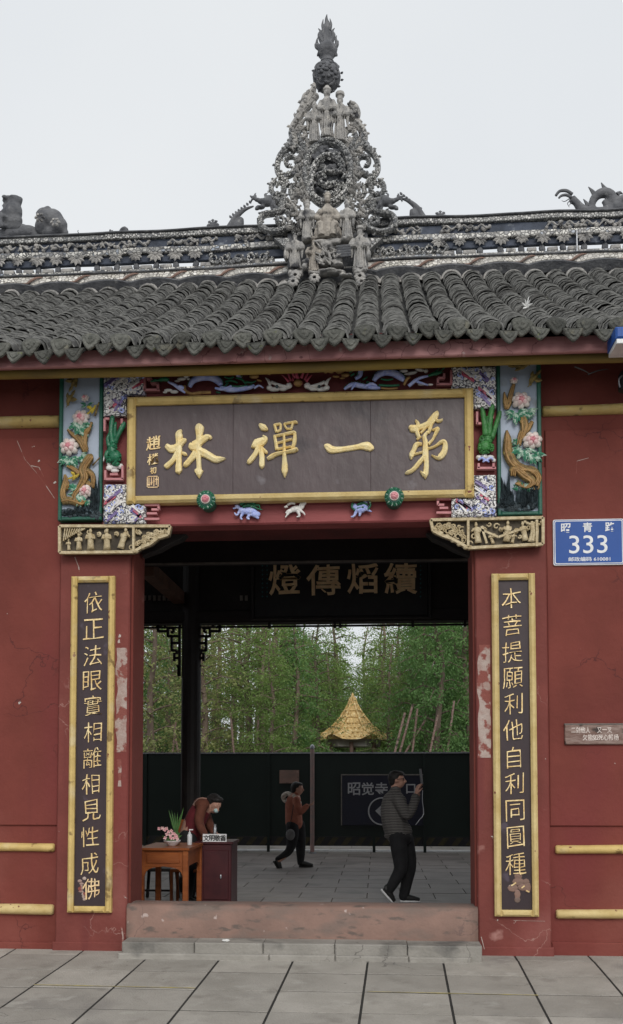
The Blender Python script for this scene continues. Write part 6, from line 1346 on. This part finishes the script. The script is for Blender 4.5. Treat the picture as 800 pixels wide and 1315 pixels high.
m = MB(); chain(m,[W(184,285)+(.065,),W(178,312)+(.10,),W(160,380)+(.145,),W(160,520)+(.15,),W(165,625)+(.155,)],14,1.15); chain(m,[W(205,350,-.17)+(.07,),W(235,490,-.18)+(.065,),W(322,425,-.12)+(.05,)]); chain(m,[W(175,350,.17)+(.07,),W(168,520,.2)+(.06,),W(152,660,.18)+(.048,)])
m.build('jacket','cloth_orange',wo,remesh=.012)
m = MB(); 
for k in range(16): a = k*.4; p_ = W(85+50*math.cos(a),320+55*math.sin(a)*.8,.03*math.sin(a*3)); m.ell(p_,(.045,.05,.045),7,5)
for k in range(7): m.ell(W(170+k*12,300+k*14,-.12),(.035,.03,.04),7,5)
m.build('fur_hood','fur_white',wo,remesh=.012,smooth_it=1)
m = MB()
for dy,pts in ((-.085,((150,660,.12),(150,820,.1),(115,950,.075),(40,1020,.06),(-25,1060,.052))),(.085,((210,660,.125),(235,850,.1),(240,1000,.08),(238,1110,.06)))): chain(m,[W(x,y,dy)+(r,) for x,y,r in pts])
m.build('trousers','cloth_black',wo,remesh=.013)
h2 = W(225,1180,.085); shoe(wo,(h2[0],h2[1],.02),(h2[0]+.24,h2[1],.02),(0,0,1),sole='shoe_black'); h1 = W(-75,1085,-.085); shoe(wo,h1,Vector(h1)+Vector((.13,0,-.2)),(.8,0,.5),sole='shoe_black')
m = MB(); m.ell(G(-.3,0,.3),(hr,hr*.95,hr),12,8); m.ell(G(.05,0,.75),(hr*.9,hr*.85,hr*.4),12,7); m.ell(G(-.7,0,-.3),(hr*.5,hr*.7,hr*.8),10,7); m.build('hair','hair',wo,remesh=.01)
hb_ = thing('handbag', W(135,800,-.2), 'small pale round handbag hanging at the hip of the person in orange', 'bag')
m = MB(); m.ell(W(135,760,-.22),(.08,.045,.1),12,8); m.build('bag_body','bag_grey',hb_,smooth=True); m = MB(); m.tube([W(110,710,-.22),W(150,560,-.24),W(170,400,-.2)],.006,5,3); m.build('strap','black_paint',hb_)
# --- person bent over the desk
SY_ = 3.05; 
def S(px,py,dy=0): p_ = P(px,py,SY_); return (p_.x,SY_+dy,p_.z)
be = thing('person', (P(254,1100,SY_).x,SY_,0), 'person in red vest and orange sleeves bending over the maroon desk', 'person')
hr = .10; m = MB(); G = head(m,S(275,1033),hr,(.75,-.65,0),.55); chain(m,[S(268,1030)+(.055,),S(262,1034)+(.07,)]); chain(m,[S(260,1036)+(.12,),S(250,1055)+(.13,),S(244,1072)+(.13,)],12,1.2)
chain(m,[S(262,1038,-.17)+(.045,),S(260,1056,-.22)+(.04,),S(270,1072,-.3)+(.032,)]); hand(m,S(271,1073,-.31),(1,-.4,-.2),(0,0,-1),.085,.3); chain(m,[S(258,1036,.17)+(.045,),S(264,1056,.15)+(.04,),S(276,1070,.0)+(.032,)]); hand(m,S(277,1071,-.01),(1,-.4,-.2),(0,0,-1),.085,.3)
for dy in (-.09,.09): chain(m,[S(243,1078,dy)+(.09,),(S(246,1110,dy)[0],SY_+dy,.48,.06),(S(242,1140,dy)[0],SY_+dy,.08,.045)])
m.build('body','skin',be,remesh=.011)
m = MB(); chain(m,[S(264,1034)+(.09,),S(259,1039)+(.125,),S(251,1054)+(.135,),S(245,1072)+(.13,)],14,1.2); m.build('vest','cloth_red',be,remesh=.013)
m = MB(); m.ell(S(262,1033,-.14),(.10,.09,.08)); m.ell(S(258,1031,.12),(.12,.1,.07)); chain(m,[S(263,1036,-.19)+(.07,),S(260,1054,-.23)+(.06,),S(268,1070,-.3)+(.048,)]); chain(m,[S(258,1036,.18)+(.07,),S(265,1056,.15)+(.06,),S(274,1069,.02)+(.045,)]); m.build('sleeves','cloth_dim_orange',be,remesh=.012)
m = MB()
for dy in (-.09,.09): chain(m,[S(243,1076,dy)+(.12,),(S(246,1110,dy)[0],SY_+dy,.48,.085),(S(242,1140,dy)[0],SY_+dy,.1,.065)])
m.build('trousers','cloth_black',be,remesh=.014)
for dy in (-.09,.09): x_ = S(242,1140)[0]; shoe(be,(x_-.04,SY_+dy,.02),(x_+.19,SY_+dy-.04,.02),(0,0,1),sole='shoe_black')
m = MB(); m.ell(G(-.28,0,.3),(hr,hr*.95,hr),12,8); m.ell(G(.1,0,.72),(hr*.9,hr*.85,hr*.45),12,7); m.ell(G(-.6,0,-.2),(hr*.5,hr*.75,hr*.6),10,7); m.build('hair','hair',be,remesh=.01)
m = MB(); m.ell(G(.72,0,-.42),(hr*.36,hr*.5,hr*.36),10,7); m.build('face_mask','mask',be,smooth=True)
# ================================================================== HOARDING
HYY = 11.7; hz = P(300,968,HYY).z; hb0 = P(300,1095,HYY).z
ho = thing('construction_hoarding', (0,HYY,0), 'dark green steel hoarding across the courtyard with faint hazard stripes', 'hoarding')
edges = [P(x,1000,HYY).x for x in (-60,70,187,345,401,480,545,607,700,800,900)]
pan = MB()
for a,b_ in zip(edges[:-1],edges[1:]):
    m = MB(); m.cbox(a+.006,b_-.006,HYY+rnd.uniform(-.008,.008),HYY+.04,.14,hz,.006); m.build('panel','fence_green',ho)
    m = MB(); m.cbox(a+.01,b_-.01,HYY-.03,HYY+.05,.012,.05,.004); m.build('bottom_rail','sign_white',ho)
for x in edges: m = MB(); m.box(x-.03,x+.03,HYY-.035,HYY-.012,0,hz+.0); m.build('post','fence_green',ho)
m = MB(); m.box(edges[0],edges[-1],HYY-.03,HYY+.06,hz,hz+.03); m.build('top_rail','metal_grey',ho)
m = MB(); st0 = MB(); st0.v = [(0,0,0),(.13,0,0),(.25,0,.16),(.12,0,.16),(0,.008,0),(.13,.008,0),(.25,.008,.16),(.12,.008,.16)]; st0.f = [(0,1,2,3),(7,6,5,4),(0,4,5,1),(1,5,6,2),(2,6,7,3),(3,7,4,0)]; s1 = None
x = edges[0]+.05
while x < edges[-1]-.3:
    if s1 is None: s1 = st0.build('hazard_stripe','hazard',ho,local=True); s1.location = Vector((x,HYY-.018,.15))-WL[ho.name]
    else: inst(s1,ho,(x,HYY-.018,.15))
    x += .29
m = MB(); m.cbox(edges[0],edges[-1],HYY-.012,HYY+.0,.13,.33,.002); m.build('kick_board','black_paint',ho)
q = P(401,1100,HYY-.35); vp = thing('steel_pole',(q.x,HYY-.35,0),'slim upright pole in front of the green hoarding, middle of the doorway','pole')
m = MB(); m.tube([(q.x,HYY-.35,0),(q.x,HYY-.35,P(401,962,HYY-.35).z)],.045,12); m.build('pole_shaft','fence_post',vp); m = MB(); m.ell((q.x,HYY-.35,P(401,960,HYY-.35).z),(.05,.05,.07),10,6); m.lathe([(.09,0),(.09,.02),(.05,.03)],(q.x,HYY-.35,0),12); m.build('cap','metal_grey',vp)
x0,x1,z0,z1 = rect(438.5,995,543,1060,HYY-.05)
es = thing('entrance_sign', ((x0+x1)/2,HYY-.05,z0), 'dark blue entrance sign with white characters and left arrow on the hoarding', 'sign')
m = MB(); m.cbox(x0,x1,HYY-.07,HYY-.03,z0,z1,.005); m.build('board','sign_navy',es)
for a,b_,c,d in ((x0-.01,x1+.01,z1-.01,z1+.015),(x0-.01,x0+.012,z0,z1-.01)): m = MB(); m.box(a,b_,HYY-.08,HYY-.03,c,d); m.build('frame','pale_strip',es)
cg = crop(430,985,6.154)
for ch,x,y in (('昭',152,172),('觉',260,172),('寺',368,172),('入',480,172),('口',600,172)):
    q = cg(x,y,HYY-.07); text(ch,q.x,q.z,.27 if ch != '口' else .2,HYY-.07,'grey_letter',es,name='character',th=.004,off=.014)
q = cg(372,350,HYY-.07); m = MB(); m.tube([(q.x+math.cos(a)*.28,HYY-.075,q.z+math.sin(a)*.28) for a in [k*math.pi/16 for k in range(33)]],.014,6); m.build('circle','grey_letter',es)
m = MB(); m.prism([(q.x-.14,q.z+.01),(q.x-.02,q.z+.12),(q.x+.01,q.z+.10),(q.x-.04,q.z+.04),(q.x+.16,q.z+.04),(q.x+.16,q.z-.03),(q.x-.04,q.z-.03),(q.x+.01,q.z-.09),(q.x-.02,q.z-.11)],HYY-.078,HYY-.069); m.build('arrow','grey_letter',es)
x0,x1,z0,z1 = rect(359,989,384,1006,HYY-.03)
nt_ = MB(); nt_.cbox(x0,x1,HYY-.05,HYY-.03,z0,z1,.003); tag(nt_.build('notice_board','stone_red'),'small brownish notice fixed high on the hoarding behind the walking person','notice')
# ================================================================== BEYOND: wall, pavilion, trees
m = MB()
gw = thing('garden_wall',(0,46,0),'long pale garden wall behind the tree trunks','wall')
m.box(-30,30,46,46.3,-.1,P(400,966,46).z+.3); m.build('wall_face','garden_wall',gw); m = MB(); zz = P(400,966,46).z+.3; m.prism([(-30,zz),(30,zz),(30,zz+.2),(-30,zz+.2)],45.8,46.5); m.build('coping','dark_stone',gw)
PVY = 30
q = P(453,960,PVY); sc = (PVY+9)/F; pvc = Vector((q.x,PVY,0))
pav = thing('golden_pavilion', tuple(pvc), 'small pavilion with golden pointed tiled roof rising behind the hoarding', 'pavilion')
zE = P(453,951,PVY).z; zTop = P(453,897,PVY).z; RR = 45*sc
prof = [(RR*1.02,0),(RR*.90,.10),(RR*.76,.26),(RR*.60,.44),(RR*.46,.62),(RR*.33,.86),(RR*.2,1.12),(RR*.11,1.35),(RR*.05,1.6)]
kz = (zTop-zE)/1.6; n_ = 48; rfm = MB()
for i,(r,z) in enumerate(prof):
    for k in range(n_):
        a = 2*math.pi*k/n_; c6_ = abs(math.cos(a*3)); lift = .22*(c6_**6)*max(0,1-i/2.5); rr_ = r*(1+.13*(c6_**5)*max(0,1-i/4)); rr_ *= 1+.02*((k%2)*2-1); rfm.v.append((pvc.x+rr_*math.cos(a),PVY+rr_*math.sin(a),zE+z*kz+lift))
rfm.f = [(i*n_+k,i*n_+(k+1)%n_,(i+1)*n_+(k+1)%n_,(i+1)*n_+k) for i in range(len(prof)-1) for k in range(n_)]+[tuple(range(n_))[::-1]]
rr0 = rfm.build('roof','gold_roof',pav)
m = MB()
for k in range(6):
    a = math.pi/3*k; m.tube([(pvc.x+r*1.05*math.cos(a)*(1.08 if i<2 else 1),PVY+r*1.05*math.sin(a)*(1.08 if i<2 else 1),zE+z*kz+.05+(.24 if i==0 else .08 if i==1 else 0)) for i,(r,z) in enumerate(prof)],.05,6)
m.build('hip_ridge','gold_roof',rr0)
m = MB()
for i in range(1,8):      # rows of round tile ends down the slope
    r0_,z0_ = prof[i]; 
    for k in range(36):
        a = 2*math.pi*k/36+i*.1; c6_ = abs(math.cos(a*3)); rr_ = r0_*(1+.13*(c6_**5)*max(0,1-i/4)); m.ell((pvc.x+rr_*math.cos(a),PVY+rr_*math.sin(a),zE+z0_*kz+.02),(.05,.05,.045),6,4)
tag(m.build('roof_tile_ends','gold_roof',rr0),kind='stuff')
m = MB(); m.lathe([(.05,-.1),(.08,0),(.05,.05),(.08,.1),(.05,.16),(.01,.24)],(pvc.x,PVY,zTop),12); m.build('roof_finial','gold_roof',pav,smooth=True)
m = MB(); m.lathe([(RR*.78,-.28),(RR*.8,-.05),(RR*.86,0)],(pvc.x,PVY,zE+.02),6); m.build('eave_beam','garden_wall',pav)
for k in range(6): a = math.pi/3*k+.5; m = MB(); m.tube([(pvc.x+RR*.7*math.cos(a),PVY+RR*.7*math.sin(a),0),(pvc.x+RR*.7*math.cos(a),PVY+RR*.7*math.sin(a),zE-.1)],.08,8); m.build('post','stone_red',pav)
m = MB(); m.cbox(P(588,950,24).x,P(588,950,24).x+1.4,24,25,0,P(598,934,24).z,.01); t = thing('teal_cabin',(P(598,950,24).x,24,0),'teal painted metal cabin corner showing above the hoarding at right','cabin'); m.build('cabin_wall','teal',t)
m = MB(); m.box(P(588,950,24).x-.05,P(588,950,24).x+1.45,23.95,25.05,P(598,934,24).z,P(598,934,24).z+.06); m.build('roof','metal_grey',t)
q = P(271,968,22); t = thing('teal_bin',(q.x,22,0),'small blue green hooded object above the hoarding near the column','bin'); m = MB(); m.lathe([(.3,0),(.32,1.9),(.24,2.15),(.12,2.35),(.05,2.4)],(q.x,22,0),14); m.build('hood','teal',t,smooth=True)
# --- trees
TV = []
def tree_variant(seed, hgt, leafmat, dens, droop, low):
    r = random.Random(seed); tr_ = MB(); lv = MB(); 
    bend = [(r.uniform(-.25,.25)*k/6, r.uniform(-.25,.25)*k/6, hgt*k/6) for k in range(7)]; tr_.tube(bend,[.17*(1-.13*k) for k in range(7)],9,3)
    for k in range(5): a = k*1.26+r.random(); tr_.tube([(math.cos(a)*.30,math.sin(a)*.30,-.1),(math.cos(a)*.13,math.sin(a)*.13,.5),(0,0,1.4)],[.09,.07,.04],6,3)
    nb = 32
    for k in range(nb):
        t_ = (k+r.random())/nb; z = low+(hgt*.97-low)*t_; a = k*2.4+r.uniform(-.5,.5); L_ = (1-t_)**.6*1.75+.35; L_ *= r.uniform(.6,1.1)
        dx, dy = math.cos(a), math.sin(a); up_ = .30; p0 = Vector((0,0,z)); p1 = p0+Vector((dx*L_*.5,dy*L_*.5,L_*up_*.55)); p2 = p0+Vector((dx*L_,dy*L_,L_*up_*.5-droop*L_*.3)); tr_.tube([p0,p1,p2],[.045,.025,.008],5,2)
        nl = int(dens*L_*2.0)
        for j in range(nl):
            u = r.uniform(.15,1.05); c = p0.lerp(p1,u*2) if u < .5 else p1.lerp(p2,min(1.1,u*2-1)); c = c+Vector((r.gauss(0,.22),r.gauss(0,.22),r.gauss(0,.15)-droop*.18*r.random()))
            th_ = r.uniform(0,6.28); ln = r.uniform(.06,.16); d = Vector((math.cos(th_)*.8,math.sin(th_)*.8,r.uniform(-.9,.25)-droop*.5)).normalized()*ln; sd_ = d.cross(Vector((r.uniform(-1,1),r.uniform(-1,1),r.uniform(.2,1)))).normalized()*ln*.22
            b_ = len(lv.v); lv.v += [tuple(c),tuple(c+d*.5+sd_),tuple(c+d),tuple(c+d*.5-sd_)]; lv.f += [(b_,b_+1,b_+2,b_+3)]
    trunk = tr_; return trunk, lv, leafmat
LABK = {0:'bright green feathery', 1:'deep green drooping', 2:'thin yellow green', 3:'slender'}
specs = [(11,9.5,'leaf_a',120,.5,1.9),(12,10,'leaf_b',150,1.0,1.5),(13,9,'leaf_c',60,.4,2.2),(14,10.5,'leaf_a',40,.3,4.0),(15,9,'leaf_b',115,.8,1.6)]
protos = []
trees = [  # px, Y, variant, scale
 (196,20,2,.9),(214,27,2,1.0),(206,35,1,.95),(178,24,1,.9),(225,31,0,1),(240,38,2,1.1),(262,21,2,.85),(283,27,2,.95),(300,33,3,1.1),(318,23,3,.95),(298,24,0,.6),(332,29,3,1.0),(340,36,3,1.15),(352,22,3,.9),(362,31,3,1.05),(372,26,0,.8),(388,36,4,.95),(336,21,0,.7),(400,42,1,.9),(275,36,3,1.1),(255,30,4,.8),(380,22,4,.75),(350,19.5,0,.6),
 (408,27,3,.72),(418,36,0,.8),(434,44,4,.85),(400,31,4,.85),(488,44,4,.9),(505,37,0,.85),(472,46,0,.78),(432,33,0,.95),(468,52,3,1.05),(478,50,0,1.0),(440,50,0,.95),(494,32,0,.95),(488,45,3,1.0),(450,48,0,.7),(440,38,2,.62),(462,41,0,.52),(484,38,2,.62),(496,34,4,.72),(425,31,0,.7),(430,36,0,.85),(478,42,4,.7),(448,43,4,.55),(515,29,3,.8),(500,25.5,3,.6),(528,26,0,.75),(522,40,4,.9),(548,24,1,.85),(536,30,0,.9),(562,21,4,.85),(574,30,1,1.05),(556,35,4,1.0),(585,24,1,.95),(590,35,0,1.1),(600,22,4,.9),(612,28,1,1.0),(630,24,0,.9),(540,42,1,1.0),
 (150,30,1,1),(120,24,0,.9),(60,30,1,1.0),(90,22,0,.9),(20,36,1,1.1),(-30,28,4,1.0),(740,32,1,1.0),(800,38,0,1.1),(660,30,1,1),(690,24,4,.9),(240,44,1,1.0),(310,44,3,1.1),(360,44,3,1.1),(570,44,1,1.1),(610,43,0,1.1)]
names = ['metasequoia_tree','evergreen_tree']
for i,(px,Y_,v,s) in enumerate(trees):
    q = P(px,960,Y_)
    while len(protos) <= v: protos.append(None)
    if protos[v] is None:
        tr_, lv, lm = tree_variant(*specs[v]); root = thing('tree',(0,0,0),None,None); tr_.build('trunk','bark',root,local=True); 
        lo = lv.build('crown',lm,root,local=True); protos[v] = root; o = root
    else: o = copy_tree(protos[v])
    o.location = (q.x,Y_,-.02); o.rotation_euler.z = i*1.7; o.scale = (s,s,s)
    side = 'left of the gold pavilion' if px < 440 else ('behind the gold pavilion' if px < 485 else 'right of the gold pavilion')
    near_ = 'front row' if Y_ < 25 else ('middle row' if Y_ < 34 else 'back row')
    kind_ = ['bright green feathery tree','deep green drooping tree','thin yellow green tree','tall slender sparse tree','mid green dense tree'][v]
    rank = sorted((t_[0],t_[1]) for t_ in trees).index((px,Y_)); from_l = rank < len(trees)/2; r_ = rank if from_l else len(trees)-1-rank
    ORD = 'outermost second third fourth fifth sixth seventh eighth ninth tenth eleventh twelfth thirteenth fourteenth fifteenth sixteenth seventeenth eighteenth nineteenth twentieth'.split()
    ORD += ['twenty-'+q_ for q_ in 'first second third fourth fifth sixth seventh eighth ninth'.split()]+['thirtieth','thirty-first','thirty-second','thirty-third','thirty-fourth','thirty-fifth','thirty-sixth','thirty-seventh','thirty-eighth']
    od = ORD[r_]
    tag(o, '%s in the %s, %s from the %s beyond the hoarding' % (kind_,near_,od,'left' if from_l else 'right'), 'tree', 'tall trees beyond the hoarding')
# leaning bamboo poles among the trunks at right
pole_m = None
for i,(xa,ya,xb,yb,Y_) in enumerate(((508,962,520,915,20),(514,964,530,905,20.3),(530,962,536,910,20.6),(553,962,562,918,20.2),(575,962,583,900,20.5),(522,964,546,925,20.8),(300,962,296,915,20.4),(330,962,332,920,20.6),(222,962,226,925,20.2),(228,963,222,930,20.4))):
    a,b_ = P(xa,ya,Y_),P(xb,yb,Y_); m = MB(); d = (a-b_); m.tube([tuple(a+d*1.2),tuple(b_)],.035,7)
    o = m.build('leaning_pole','plaque_wood'); tag(o,'thin brown leaning pole among trunks, %s' % ['leftmost of the right hand bundle','second in the right hand bundle','upright one beside the two crossed poles','near the middle of the right hand trunks','rightmost of all','longest and most slanted one','single one left of the orange jacket','just right of the single pole','left one of the pair beside the column','right one of the pair beside the column'][i],'pole','leaning poles among the trees')
